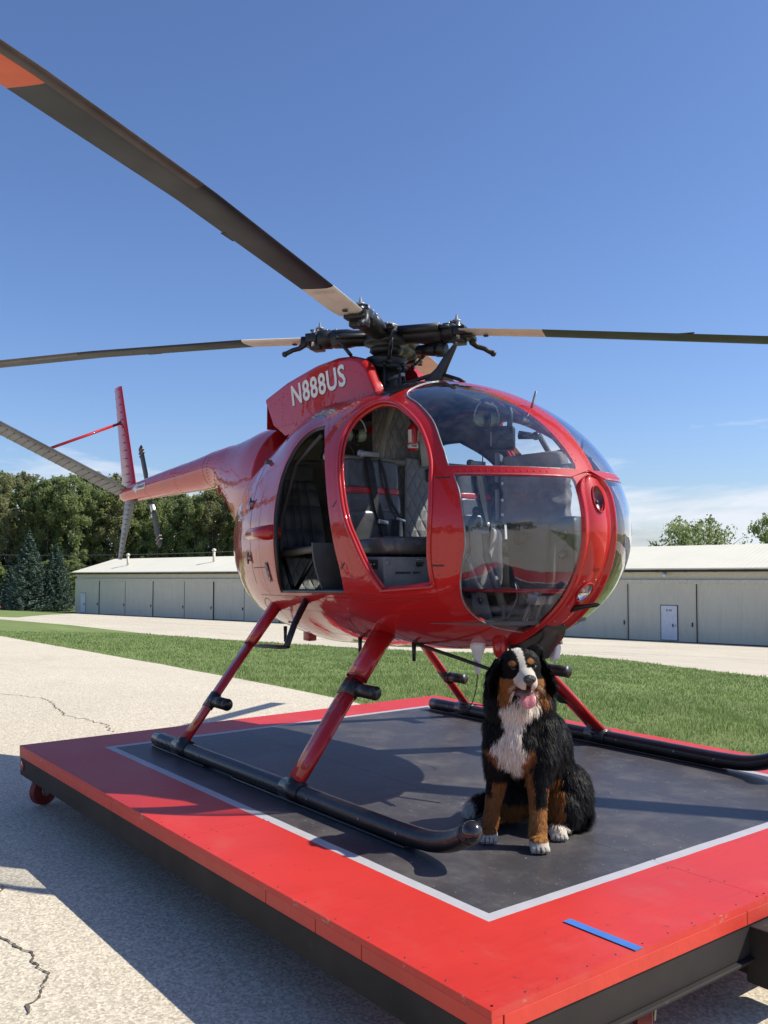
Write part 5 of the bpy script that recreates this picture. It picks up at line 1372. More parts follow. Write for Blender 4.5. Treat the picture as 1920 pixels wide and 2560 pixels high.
# roof beam and cross tube
g = G(); g.tube([(.285, -.62, 1.605), (.285, -.10, 1.605)], .019, 12); g.out('seat_cross_tube', M_tube, HELI)
g = G(); g.tube([(.285, .20, 1.605), (.285, .62, 1.605)], .019, 12); g.out('seat_cross_tube', M_tube, HELI)
g = G(); g.tube(catmull([(.22, -.35, .93), (.26, -.30, 1.3), (.24, -.2, 1.75), (.22, -.1, 1.98)], 6), .02, 10); g.out('frame_tube', M_tube, HELI)
def front_seat(y0, y1, side):
    yc = (y0 + y1) / 2; hw_ = (y1 - y0) / 2; lab = 'starboard' if side < 0 else 'port'
    ax = np.array([(.10, 0, .995), (0, 1, 0), (.995, 0, -.10)]); axs = np.array([ax[2] / 1, (0, 1, 0), (-.10, 0, .995)])
    A = np.array([(1, 0, .10), (0, 1, 0), (-.10, 0, 1)]); A[0] /= np.linalg.norm(A[0]); A[2] /= np.linalg.norm(A[2])
    g = G(); g.rbox((.285, yc, 1.52), (.035, hw_, .085), .25, A); s = g.out('seat_back_top', M_vinyl, HELI)
    g = G(); g.rbox((.302, yc, 1.435), (.034, hw_, .020), .35, A); g.out('red_stripe', M_rvin, s)
    g = G(); g.rbox((.305, yc, 1.365), (.036, hw_, .060), .25, A); g.out('seat_back_middle', M_vinyl, s)
    g = G(); g.rbox((.322, yc, 1.225), (.042, hw_ * 1.0, .105), .28, A); g.out('seat_back_lower', M_vinyl, s)
    A2 = np.array([(1, 0, .06), (0, 1, 0), (-.06, 0, 1)]); A2[0] /= np.linalg.norm(A2[0]); A2[2] /= np.linalg.norm(A2[2])
    g = G(); g.rbox((.545, yc - .02 * -side, 1.132), (.245, hw_ * 1.28, .046), .30, A2); c_ = g.out('seat_cushion', M_vinyl, HELI)
    for yy, mm in ((-.02, M_fab), (.015, M_dgrey)):
        g = G(); g.rbox((.548, yc + .07 + yy, 1.134), (.247, .014, .047), .3, A2); g.out('cushion_strap', mm, c_)
    return s
front_seat(-.525, -.155, -1); front_seat(.27, .62, 1)
# grey seat bases: front faces look forward, small hole in the starboard side
g = G(); g.prism([(.46, -.60, .93), (.76, -.60, .93), (.76, -.10, .93), (.46, -.10, .93)], (0, 0, .158)); bx = g.out('seat_box', M_grey, HELI, bevel=.004)
g = G()
for y in np.arange(-.58, -.1, .03): g.ball((.761, y, 1.075), .003, 5, 3); g.ball((.761, y, 1.0), .003, 5, 3)
for z in np.arange(.94, 1.08, .022): g.ball((.761, -.59, z), .003, 5, 3); g.ball((.761, -.41, z), .003, 5, 3)
for x in np.arange(.62, .76, .022): g.ball((x, -.601, 1.078), .003, 5, 3)
g.out('box_rivet', M_alu, bx, kind='stuff')
g = G(); g.obox((.763, -.485, 1.012), (.003, 0, 0), (0, .045, 0), (0, 0, .004)); g.out('box_hinge', M_blk, bx)
g = G(); g.obox((.763, -.40, 1.012), (.003, 0, 0), (0, .022, 0), (0, 0, .004)); g.out('box_hinge', M_blk, bx)
g = G(); g.obox((.768, -.385, 1.052), (.008, 0, 0), (0, .016, 0), (0, 0, .010)); g.tube([(.77, -.395, 1.055), (.79, -.375, 1.06)], .005, 7); g.out('fuel_lever', M_blk, bx)
g = G(); g.obox((.762, -.385, 1.074), (.002, 0, 0), (0, .015, 0), (0, 0, .004)); g.out('box_label', M_steel, bx)
g = G(); g.lathe((.760, -.575, 1.06), (1, 0, 0), [(0, .014), (.002, .014), (.003, .010)], 14); g.out('box_plug', M_alu, bx)
g = G(); g.obox((.675, -.601, 1.052), (.040, 0, 0), (0, .0015, 0), (0, 0, .022)); hh_ = g.out('side_hole', M_dark, bx, bevel=.001)
g = G(); g.ball((.665, -.604, 1.05), .006, 8, 5); g.out('connector', M_steel, hh_); g = G(); g.ball((.690, -.604, 1.052), .006, 8, 5); g.out('connector', M_steel, hh_)
g = G(); g.prism([(.30, .25, .93), (.76, .25, .93), (.76, .60, .93), (.30, .60, .93)], (0, 0, .158)); g.out('seat_box', M_grey, HELI, bevel=.004)
M_lg = mat('light_grey_console', (.38, .375, .36), .38, var=.1, coat=.3)
g = G(); g.rbox((.68, .055, 1.08), (.10, .135, .165), .3); g.out('centre_console', M_lg, HELI)
g = G(); g.rbox((.70, -.02, 1.27), (.07, .06, .03), .35); g.out('console_lid', M_grey, HELI)

# harness
def belt(pts, w, name='belt'):
    pts = [np.array(p, dtype=float) for p in pts]; V_ = []; F2 = []
    for i, p in enumerate(pts):
        V_ += [p + (0, -w, 0), p + (0, w, 0), p + (.004, w, .001), p + (.004, -w, .001)]
        if i:
            for k in range(4): F2.append((4 * i - 4 + k, 4 * i - 4 + (k + 1) % 4, 4 * i + (k + 1) % 4, 4 * i + k))
    return add(name, V_, F2, M_web, HELI, auto=40)
for dy, s_ in ((-.345, 1), (.44, 1)):
    belt(catmull([(0.305, dy - .02, 1.615), (0.335, dy - .02, 1.56), (0.345, dy - .005, 1.45), (0.355, dy + .015, 1.35), (0.370, dy + .03, 1.27)], 4), .021)
    belt(catmull([(0.310, dy + .06, 1.61), (0.335, dy + .075, 1.52), (0.345, dy + .10, 1.40), (0.360, dy + .135, 1.33), (0.375, dy + .16, 1.285)], 4), .009)
    belt(catmull([(0.370, dy + .035, 1.27), (0.380, dy + .05, 1.18), (0.400, dy + .06, 1.12)], 4), .020)
    belt(catmull([(0.375, dy + .13, 1.28), (0.385, dy + .12, 1.18), (0.410, dy + .10, 1.11)], 4), .014)
    g = G(); g.obox((0.375, dy + .035, 1.270), (.008, 0, 0), (0, .032, -.004), (0, 0, .012)); g.out('buckle', M_steel, HELI, bevel=.003)
    g = G(); g.obox((0.380, dy + .15, 1.285), (.007, 0, 0), (0, .03, -.006), (0, 0, .008)); g.out('buckle', M_steel, HELI, bevel=.003)
    g = G(); g.obox((0.305, dy - .0, 1.632), (.018, 0, 0), (0, .05, 0), (0, 0, .014)); g.tube([(0.305, dy - .07, 1.632), (0.305, dy - .045, 1.632)], .022, 12); g.out('inertia_reel', M_alu, HELI, bevel=.003)
# rear seat: two black cloth backs on tubes
for y0, y1 in ((-.45, -.10), (.10, .45)):
    yc = (y0 + y1) / 2; hw_ = (y1 - y0) / 2
    g = G(); V_ = []; nn_ = 12
    prof_ = [(1.135, 1.0, -.47), (1.25, 1.02, -.505), (1.40, .98, -.535), (1.50, .88, -.552), (1.555, .74, -.56)]
    bk = []
    for z, k_, x in prof_:
        bk.append([(x + .012 * abs(math.sin(t * 6 * math.pi / 2)), yc + hw_ * k_ * (2 * t - 1), z) for t in np.linspace(0, 1, 25)])
    for i in range(len(bk) - 1):
        a_, b_ = bk[i], bk[i + 1]; g.put(a_ + b_, [(k, k + 1, 26 + k, 25 + k) for k in range(24)])
    so = g.out('rear_seat_back', M_mesh, HELI, label=('near-side' if yc < 0 else 'far-side') + ' black cloth rear seat back with stitched seams')
    so.modifiers.new('s', 'SOLIDIFY').thickness = .03
    for t in (.22, .42, .58, .78):
        g = G(); g.tube([(r_[int(t * 24)][0] + .004, r_[int(t * 24)][1], r_[int(t * 24)][2]) for r_ in bk], .0035, 5); g.out('seat_seam', M_dgrey, so)
    g = G(); g.rbox((-.56, yc, 1.60), (.012, hw_ * .74, .05), .4); g.out('head_cloth', M_mesh, so)
    g = G(); g.tube([(-.575, y0 - .02, 1.655), (-.57, y1 + .02, 1.675)], .014, 9); g.out('seat_bar', M_dgrey, HELI)
    g = G(); g.tube([(-.42, y0 - .03, 1.10), (-.30, y0 + .0, 1.11), (-.05, y0 + .02, 1.135)], .020, 12); g.out('seat_side_tube', M_tube, HELI)
    g = G(); g.tube([(-.42, yc, 1.09), (-.10, yc + .0, 1.10)], .018, 10); g.out('seat_side_tube', M_dgrey, HELI)
    g = G(); g.tube([(-.02, y0 + .02, 1.125), (-.005, y0 + .03, .89)], .015, 10); g.out('seat_leg', M_dgrey, HELI)
    g = G(); g.tube([(-.05, y0 + .0, 1.10), (-.30, y0 + .02, .89)], .013, 8); g.tube([(-.40, y0 + .0, 1.08), (-.28, y0, .89)], .013, 8); g.out('seat_brace', M_blk, HELI)
    g = G(); g.rbox((-.30, yc, 1.125), (.20, hw_ * .95, .022), .3); g.out('rear_seat_cushion', M_mesh, HELI)
cabin_plate('quilted_apron', -.60, .885, 1.08, -.46, .46, M_quilt)
g = G(); g.tube([(.0, -.45, 1.76), (-.25, -.46, 1.62), (-.40, -.47, 1.30), (-.42, -.45, .95)], .012, 8); g.out('frame_tube', M_dgrey, HELI)
g = G(); g.tube([(-.54, -.09, 1.70), (-.45, -.12, 1.82), (-.3, -.15, 1.88)], .010, 8); g.out('frame_tube', M_dgrey, HELI)

# fire extinguisher hanging on the column
FX = thing('fire_extinguisher', 'small red fire extinguisher with white label strapped inside the cabin', 'fire extinguisher', (.35, -.085, 1.665))
c_ = np.array((.35, -.085, 1.665)); tilt = np.array((.02, -.04, 1.)); tilt /= np.linalg.norm(tilt)
g = G(); g.lathe(c_, tilt, [(0, .020), (.006, .029), (.12, .029), (.140, .020), (.150, .010)], 20); g.out('cylinder', M_ext, FX)
g = G(); g.lathe(c_ + tilt * .015, tilt, [(0, .0296), (.022, .0296)], 20); g.out('white_band', M_white, FX)
g = G(); P_ = [c_ + tilt * z + np.array((math.cos(w), math.sin(w), 0)) * .0298 for w in np.linspace(-1.7, -.9, 6) for z in (.045, .115)]
g.put(P_, [(2 * i, 2 * i + 2, 2 * i + 3, 2 * i + 1) for i in range(5)]); g.out('label_sheet', M_white, FX)
V_, F2 = text_mesh('H3R', .017, bold=.0006); w = -.45; n_ = np.array((math.cos(w), math.sin(w), 0)); add('lettering', place(V_, c_ + tilt * .020 + n_ * .0305, np.cross((0, 0, 1), n_), tilt), F2, M_dark, FX, smooth=False)
g = G(); g.tube([c_ + tilt * .15, c_ + tilt * .165], .012, 10); g.obox(c_ + tilt * .175 + (.01, 0, 0), (.025, 0, .006), (0, .008, 0), (0, 0, .005)); g.out('valve', M_blk, FX)
g = G(); g.tube(catmull([c_ + tilt * .165 + (.01, .0, 0), c_ + tilt * .15 + (.035, .02, 0), c_ + tilt * .09 + (.036, .01, 0), c_ + tilt * .05 + (.033, .012, 0)], 5), .008, 9); g.out('hose', mat('hose_tan', (.36, .24, .17), .6), FX)

# headsets
def headset(c, ax, label, bx_=None):
    c = np.array(c, dtype=float); t = thing('headset', label, 'headset', tuple(c)); ax = np.array(ax, dtype=float); ax /= np.linalg.norm(ax)
    for s in (-1, 1):
        g = G(); g.lathe(c + ax * s * .022, ax * s, [(-.012, .024), (0, .034), (.018, .036), (.034, .030), (.042, .015), (.044, .004)], 18); e_ = g.out('ear_cup', M_green, t)
        g = G(); g.lathe(c + ax * s * .004, ax * s, [(0, .030), (.012, .032), (.016, .026)], 16); g.out('ear_seal', M_blk, e_)
    up_ = np.array((0, 0, 1.)); P = [c + ax * math.cos(w) * .062 + up_ * (.010 + math.sin(w) * .090) for w in np.linspace(0, math.pi, 15)]
    g = G(); g.tube(P, .0045, 7); g.out('headband', M_steel, t)
    g = G(); g.tube([P[5], P[7] + up_ * .004, P[9]], .012, 8); g.out('head_pad', M_blk, t)
    g = G(); g.tube(catmull([c - ax * .06, c - ax * .07 + (.02, 0, -.03), c + (.03, 0, -.055)], 5), .003, 6); g.ball(c + (.03, 0, -.055), .008, 8, 5); g.out('microphone', M_blk, t)
    g = G(); g.tube(catmull([c - ax * .05 + (0, 0, -.03), c + (-.02, .01, -.10), c + (-.05, .02, -.20), c + (-.03, .03, -.30)], 6), .003, 5); g.out('cable', M_blk, t)
    g = G(); g.tube([c + up_ * .10, c + up_ * .135, c + up_ * .15 + ax * .01], .004, 6); g.out('hook', M_steel, t)
    return t
headset((.90, -.06, 1.775), (.55, .84, .05), 'green headset hanging under the canopy roof behind the upper windshield')
headset((.20, -.37, 1.745), (.4, .9, 0), 'green headset hanging at the upper left inside the front door opening')
# camera-like monitor box and light under the roof
g = G(); g.obox((.93, .03, 1.685), np.array((.045, .035, 0)), np.array((-.025, .03, 0)), (0, 0, .060)); mo = g.out('monitor_box', M_blk, HELI, bevel=.012)
g = G(); g.obox((.918, -.001, 1.685), np.array((.030, .0235, 0)), np.array((.004, -.005, 0)), (0, 0, .042)); g.out('monitor_screen', M_grey, mo, bevel=.004)
g = G(); g.tube([(.99, .08, 1.70), (1.06, .11, 1.69)], [.022, .016], 12); g.ball((1.07, .115, 1.69), .022, 12, 8); g.out('monitor_lens', M_blkg, mo)
g = G(); g.tube([(.94, .06, 1.73), (.93, .08, 1.82), (.90, .08, 1.88)], .014, 8); g.out('monitor_arm', M_blk, mo)
g = G(); g.obox((1.06, .06, 1.77), np.array((.018, .014, 0)), np.array((-.012, .015, 0)), (0, 0, .030)); lt = g.out('cabin_light', M_blk, HELI, bevel=.005)
g = G(); g.obox((1.073, .045, 1.772), np.array((.013, .010, 0)), np.array((.003, -.004, 0)), (0, 0, .022)); g.out('light_lens', M_steel, lt)
g = G(); g.tube([(1.05, .07, 1.80), (1.02, .09, 1.83)], .012, 8); g.out('light_arm', M_blk, lt)
# instrument pod under its grey cloth cover
rngp = np.random.default_rng(4)
V_ = []; nn_, mm_ = 26, 22; rgp = []
for j in range(mm_ + 1):
    t = j / mm_; z = 1.245 + .345 * t; sc_ = 1 - .10 * t ** 3 - .22 * max(0, .35 - t); ring_ = []
    for k in range(nn_):
        w = 2 * math.pi * k / nn_; cx = math.copysign(abs(math.cos(w)) ** .45, math.cos(w)); sy_ = math.copysign(abs(math.sin(w)) ** .45, math.sin(w))
        fold = .034 * mnoise.noise(Vector((cx * 5, sy_ * 5, z * 16))) + .022 * math.sin(w * 9 + z * 20) * max(0, .6 - t)
        a_ = np.array((.80, .60, 0)); b_ = np.array((-.60, .80, 0))
        p = np.array((1.115, .065, z + (.020 * (cx) if j == mm_ else 0))) + a_ * cx * (.165 + fold) * sc_ + b_ * sy_ * (.130 + fold) * sc_
        ring_.append(p)
    rgp.append(ring_)
g = G(); g.loft(rgp); cov = g.out('instrument_cover', M_fab, HELI)
cov.modifiers.new('s', 'SUBSURF').render_levels = 1
g = G(); a_ = np.array((.80, .60, 0)); b_ = np.array((-.60, .80, 0)); o_ = np.array((1.115, .065, 0)) - a_ * .175
g.obox(o_ + (0, 0, 1.43), a_ * .010, b_ * .115, (0, 0, .165)); pf_ = g.out('instrument_face', M_grey, HELI, bevel=.01)
for z_, d_ in ((1.52, .05), (1.42, .06), (1.33, .05)):
    for yy in (-.05, .055):
        g = G(); g.lathe(o_ + b_ * yy + np.array((0, 0, z_)) - a_ * .008, -a_, [(0, .036), (.008, .036), (.010, .031), (.004, .030)], 16); g.out('gauge', M_blk, pf_)
for z_ in (1.29, 1.36, 1.44, 1.52):
    g = G(); g.ball(o_ + np.array((0, 0, z_)) + a_ * .03 - b_ * .135, .008, 7, 5); g.out('cover_snap', M_white, cov)
for z_ in (1.51, 1.43):
    g = G(); q_ = o_ - b_ * .118 + np.array((0, 0, z_)); g.lathe(q_, -b_, [(0, .017), (.004, .017)], 14); g.out('cooling_hole', M_dark, pf_)
g = G(); g.tube(catmull([o_ - b_ * .10 + np.array((-.01, 0, 1.40 + .0)), o_ - b_ * .12 + np.array((-.03, 0, 1.34)), o_ - b_ * .08 + np.array((-.05, 0, 1.26)), (.85, .0, 1.14)], 6), .006, 7); g.out('coil_cord', M_blk, HELI)
# pedestal and lower console
g = G(); g.prism([(1.02, -.02, .80), (1.22, .0, .80), (1.24, .02, 1.26), (1.00, -.03, 1.26)], (-.05, .15, 0)); pd_ = g.out('pedestal', M_mgrey, HELI, bevel=.012)
g = G(); g.lathe((1.10, -.030, 1.18), (0.1, -1, 0), [(0, .036), (.012, .036), (.014, .028), (.004, .027)], 18); g.out('gauge', M_blk, pd_)
g = G(); g.rbox((1.32, .09, 1.08), (.055, .085, .20), .3, np.array([(.96, .28, 0), (-.28, .96, 0), (0, 0, 1)])); ct = g.out('side_console', M_mgrey, HELI)
for z_ in (1.19, 1.10):
    g = G(); g.lathe((1.345, -.005, z_), (.6, -.8, 0), [(0, .022), (.006, .022), (.012, .016)], 14); g.out('vent_ball', M_blkg, ct)
g = G(); g.prism([(.90, -.40, .925), (1.42, -.14, .925), (1.46, -.02, .925), (1.46, .02, .925), (1.42, .14, .925), (.90, .40, .925)], (0, 0, .014)); 
fl = g.out('nose_floor_edge', M_red, HELI); 
# rudder pedals, control tubes, structure in the chin bubble
for (xa, ya, xb, yb) in ((.98, -.28, 1.09, -.26), (1.03, -.20, 1.14, -.19)):
    g = G(); g.tube([(xa, ya, 1.20), (xa + .01, ya, 1.10)], .016, 10); g.tube([(xa + .01, ya, 1.10), (xb, yb, .86)], .020, 12); g.tube([(xb, yb, .86), (xb + .005, yb, .77)], .012, 9); g.out('control_tube', M_grey, HELI)
    g = G(); g.tube([(xb + .005, yb - .02, .775), (xb + .005, yb + .02, .775)], .024, 12); g.out('control_bearing', M_alu, HELI)
g = G(); g.tube([(1.02, -.26, .84), (1.22, -.10, .84)], .022, 10); g.tube([(1.06, -.22, .79), (1.24, -.08, .79)], .018, 10); g.out('cross_shaft', M_grey, HELI)
for (x_, y_, sx_) in ((1.04, -.27, .8), (1.14, -.06, .9)):
    g = G(); g.prism([(x_, y_, .775), (x_ + .12 * sx_, y_ + .03, .775), (x_ + .06, y_ + .015, .92), (x_ - .02, y_, .92)], (.008, -.02, 0)); br = g.out('web_bracket', M_grey, HELI, bevel=.004)
    for z_ in (.76, .84):
        g = G(); g.lathe((x_ + .045, y_ - .012, z_ + .045), (.2, -1, 0), [(0, .014), (.003, .014)], 12); g.out('lightening_hole', M_dark, br)
for y_ in (-.20, -.12):
    g = G(); g.tube([(1.28, y_, .80), (1.33, y_, .90), (1.36, y_ + .005, .93)], .008, 8); g.obox((1.36, y_, .90), (.006, 0, .02), (0, .028, 0), (.03, 0, -.006)); g.out('rudder_pedal', M_alu, HELI, bevel=.003)
g = G(); g.tube(catmull([(1.18, -.22, .78), (1.24, -.20, .90), (1.22, -.19, .97), (1.27, -.15, .86), (1.30, -.2, .80)], 6), .0035, 6); g.out('wire_loom', M_alu, HELI)
g = G(); g.tube(catmull([(1.0, -.30, .98), (1.0, -.28, 1.1), (.96, -.24, 1.22), (.97, -.20, 1.30)], 6), .013, 10); g.ball((.972, -.198, 1.31), .022, 10, 7); g.out('cyclic_stick', M_blk, HELI)
# roof handle bars seen through the far pane
for (p_) in ([(.86, .42, 1.62), (.90, .40, 1.52), (.98, .40, 1.50), (1.05, .42, 1.56)], [(1.30, .20, 1.66), (1.31, .18, 1.60), (1.36, .14, 1.55), (1.41, .12, 1.55)]):
    g = G(); g.tube(catmull(p_, 6), .009, 8); g.out('grab_handle', M_blk, HELI)
# far-side window frame braces
g = G(); g.tube([(.60, .52, 1.62), (.95, .52, 1.66)], .020, 8); g.tube([(.72, .50, 1.78), (.93, .52, 1.46)], .016, 8); g.out('door_brace', M_dgrey, HELI)
# compass on the nose ledge
g = G(); g.rbox((1.36, .02, 1.50), (.035, .03, .022), .4); cp = g.out('compass', M_blkg, HELI)
g = G(); g.ball((1.385, -.02, 1.485), .022, 12, 8); g.out('compass_bowl', M_white, cp)

# ================================================================ PLATFORM
PX0, PX1, PY0, PY1 = -1.30, 2.572, -1.662, 1.495
def deckmat():
    m, N, L, B = nt('painted_deck'); g = N.new('ShaderNodeNewGeometry').outputs['Position']; s = N.new('ShaderNodeSeparateXYZ'); L.new(g, s.inputs[0])
    wv = mth(N, L, 'MULTIPLY', mth(N, L, 'SUBTRACT', nz(N, L, g, 5, 2), .5), .006)
    x, y = mth(N, L, 'ADD', s.outputs[0], wv), mth(N, L, 'ADD', s.outputs[1], wv)
    dd = mth(N, L, 'MINIMUM', mth(N, L, 'MINIMUM', mth(N, L, 'SUBTRACT', x, -.955), mth(N, L, 'SUBTRACT', 2.176, x)), mth(N, L, 'MINIMUM', mth(N, L, 'SUBTRACT', y, -1.29), mth(N, L, 'SUBTRACT', 1.125, y)))
    gr_ = nz(N, L, scaled(N, L, g, (9, .9, 1)), 5, 5, .6); blot = nz(N, L, g, 1.6, 5, .65)
    red = mix(N, L, mth(N, L, 'MULTIPLY', mth(N, L, 'SUBTRACT', blot, .3), 2.2, clamp=True), (0.54, 0.030, 0.021), (0.64, 0.038, 0.026))
    red = mix(N, L, mth(N, L, 'MULTIPLY', mth(N, L, 'SUBTRACT', gr_, .5), 1.0, clamp=True), red, (0.42, 0.02, 0.02))
    spk = nz(N, L, g, 26, 4, .6); red = mix(N, L, mth(N, L, 'MULTIPLY', mth(N, L, 'SUBTRACT', spk, .66), 12, clamp=True), red, (0.16, .03, .025))
    rd_ = nz(N, L, scaled(N, L, g, (1, 1.6, 1)), 2.1, 7, .72); red = mix(N, L, mth(N, L, 'MULTIPLY', mth(N, L, 'SUBTRACT', rd_, .53), 1.5, clamp=True), red, (0.50, 0.16, 0.13))
    blk = mix(N, L, blot, (0.035, 0.033, 0.036), (0.075, 0.068, 0.070)); blk = mix(N, L, mth(N, L, 'MULTIPLY', mth(N, L, 'SUBTRACT', gr_, .45), .7, clamp=True), blk, (0.085, 0.078, 0.080))
    scf = nz(N, L, scaled(N, L, g, (1.2, 6, 1)), 8, 7, .72); blk = mix(N, L, mth(N, L, 'MULTIPLY', mth(N, L, 'SUBTRACT', scf, .60), 5, clamp=True), blk, (0.30, 0.28, 0.26))
    dust = nz(N, L, g, 3.2, 7, .7); blk = mix(N, L, mth(N, L, 'MULTIPLY', mth(N, L, 'SUBTRACT', dust, .485), 3.0, clamp=True), blk, (0.14, 0.13, 0.12))
    fle = nz(N, L, g, 60, 3, .6); blk = mix(N, L, mth(N, L, 'MULTIPLY', mth(N, L, 'SUBTRACT', fle, .685), 16, clamp=True), blk, (0.6, 0.58, .54))
    gy = mix(N, L, nz(N, L, g, 14, 5), (0.40, 0.39, 0.40), (0.52, 0.51, 0.52))
    c = mix(N, L, mth(N, L, 'GREATER_THAN', dd, 0.0), red, gy); c = mix(N, L, mth(N, L, 'GREATER_THAN', dd, 0.045), c, blk)
    # bare wood chips along the outer edges
    ed = mth(N, L, 'MINIMUM', mth(N, L, 'MINIMUM', mth(N, L, 'SUBTRACT', s.outputs[0], PX0), mth(N, L, 'SUBTRACT', PX1, s.outputs[0])), mth(N, L, 'MINIMUM', mth(N, L, 'SUBTRACT', s.outputs[1], PY0), mth(N, L, 'SUBTRACT', PY1, s.outputs[1])))
    ch = nz(N, L, g, 11, 7, .75); ch2 = mth(N, L, 'SUBTRACT', ch, mth(N, L, 'ADD', .585, mth(N, L, 'MULTIPLY', ed, 14)))
    c = mix(N, L, mth(N, L, 'MULTIPLY', ch2, 18, clamp=True), c, (0.40, 0.31, 0.22))
    L.new(c, B.inputs['Base Color'])
    L.new(mth(N, L, 'ADD', .34, mth(N, L, 'MULTIPLY', blot, .25)), B.inputs['Roughness']); B.inputs['Specular IOR Level'].default_value = .45
    b = N.new('ShaderNodeBump'); b.inputs['Strength'].default_value = .25; b.inputs['Distance'].default_value = .004; L.new(gr_, b.inputs['Height']); L.new(b.outputs[0], B.inputs['Normal'])
    return m
M_deck = deckmat()
M_edge = mat('edge_board_red', (0.60, 0.042, 0.024), .45, var=.08, vs_=3, patch=((.34, .25, .17), 13, .68, 10), bump=.2, bs=30)
PF = thing('rolling_platform', 'flat wheeled platform painted red with black centre and grey border line', 'platform', (.6, -.08, -.34))
xsp = [PX0, .88, PX1]; ysp = [PY0, -.44, .78, PY1]
xcut = [[PX0, .86, PX1], [PX0, 1.14, PX1], [PX0, .86, PX1]]
for j in range(3):
    for i in range(2):
        g = G(); g.box((xcut[j][i] + .0008, ysp[j] + .0008, -.020), (xcut[j][i + 1] - .0008, ysp[j + 1] - .0008, 0)); g.out('deck_sheet', M_deck, PF, smooth=False)
g = G()
for j in range(3):
    for i in range(2):
        xa, xb, ya, yb = xcut[j][i] + .02, xcut[j][i + 1] - .02, ysp[j] + .02, ysp[j + 1] - .02
        for t in np.arange(0, 1.001, .1):
            for p in ((xa + (xb - xa) * t, ya), (xa + (xb - xa) * t, yb), (xa, ya + (yb - ya) * t), (xb, ya + (yb - ya) * t)): g.lathe((p[0], p[1], -.001), (0, 0, 1), [(0, .0045), (.0016, .0040)], 7)
g.out('deck_screw', mat('screw_head', (.06, .045, .042), .5), PF, kind='stuff')
jx = [PX0, .12, 1.50, 1.80, 2.04, PX1 + .0]
for i in range(len(jx) - 1):
    for yy0 in (PY0 + .0015, PY1 - .04):
        g = G(); g.box((jx[i] + .0015, yy0, -.064), (jx[i + 1] - .0015, yy0 + .0385, -.0205)); g.out('edge_board', M_edge, PF, smooth=False, bevel=.002)
jy = [PY0 + .042, -.55, .6, PY1 - .042]
for i in range(3):
    for xx in (PX0, PX1 - .0385):
        g = G(); g.box((xx + .0, jy[i] + .0015, -.064), (xx + .0385, jy[i + 1] - .0015, -.0205)); g.out('edge_board', M_edge, PF, smooth=False, bevel=.002)
# steel frame
def channel(a, b, horiz, name='frame_rail'):
    g = G(); (x0, y0), (x1, y1) = a, b; g.box((x0, y0, -.165), (x1, y1, -.066)); return g.out(name, M_brown, PF, smooth=False, bevel=.003)
channel((PX0 + .004, PY0 + .006), (PX1 - .004, PY0 + .05), 1); channel((PX0 + .004, PY1 - .05), (PX1 - .004, PY1 - .006), 1)
channel((PX0 + .004, PY0 + .052), (PX0 + .05, PY1 - .052), 0)
channel((PX1 - .05, PY0 + .052), (PX1 - .006, PY1 - .052), 0)
for x_ in (-.4, .5, 1.4): channel((x_, PY0 + .052), (x_ + .04, PY1 - .052), 0, 'cross_member')
g = G(); g.box((PX1 - .052, PY0 + .02, -.176), (PX1 + .012, PY1 - .3, -.166)); g.out('lower_flange', M_brown, PF, smooth=False, bevel=.003)
g = G(); g.box((PX1 - .02, -.53, -.25), (PX1 + .10, -.36, -.072)); hb_ = g.out('hitch_bracket', M_brown, PF, smooth=False, bevel=.006)
g = G(); g.box((PX1 - .35, -.50, -.24), (PX1 - .0205, -.40, -.18)); g.out('hitch_tube', M_brown, hb_, smooth=False, bevel=.006)
for (x_, y_, rd) in ((PX0 + .05, PY0 + .0055, (0, -1, 0)), (PX0 + .0035, PY0 + .12, (-1, 0, 0)), (PX1 - .2, PY1 - .0055, (0, 1, 0))):
    g = G(); g.lathe((x_, y_, -.108), rd, [(0, .027), (.004, .027), (.007, .022)], 20); g.out('reflector', mat('reflector_red', (.45, .02, .02), .25, coat=.6), PF)
M_cw = mat('caster_red', (0.22, 0.02, 0.02), .55, patch=((.12, .09, .07), 12, .55, 6)); M_cast = mat('caster_zinc', (.35, .36, .32), .45, metal=.6, patch=((.2, .09, .04), 14, .6, 6))
def caster(x, y, a):
    e = np.array((math.cos(a), math.sin(a), 0)); n_ = np.array((-math.sin(a), math.cos(a), 0)); c_ = np.array((x, y, -.2545)) + e * .03
    g = G(); g.lathe(c_ - n_ * .024, n_, [(0, .070), (.004, .080), (.044, .080), (.048, .070)], 26); w_ = g.out('caster_wheel', M_cw, PF, auto=40)
    g = G(); g.lathe(c_ - n_ * .027, n_, [(0, .028), (.054, .028)], 14); g.out('wheel_hub', M_cast, w_)
    for s in (-1, 1):
        g = G(); g.prism([c_ + n_ * s * .032 + e * .016 + (0, 0, -.016), c_ + n_ * s * .032 - e * .016 + (0, 0, -.016), c_ + n_ * s * .032 - e * .07 + (0, 0, .085), c_ + n_ * s * .032 + e * .01 + (0, 0, .085)], n_ * s * .005); g.out('caster_fork', M_cast, w_, smooth=False)
    g = G(); g.obox((x, y, -.168), e * .05, n_ * .042, (0, 0, .003)); g.out('caster_plate', M_cast, w_)
for x_, y_, a_ in ((PX0 + .10, PY0 + .085, 1.9), (PX1 - .09, -.96, 2.3), (PX1 - .12, PY1 - .14, .6), (PX0 + .12, PY1 - .12, 2.5), (.6, PY0 + .30, .3)): caster(x_, y_, a_)
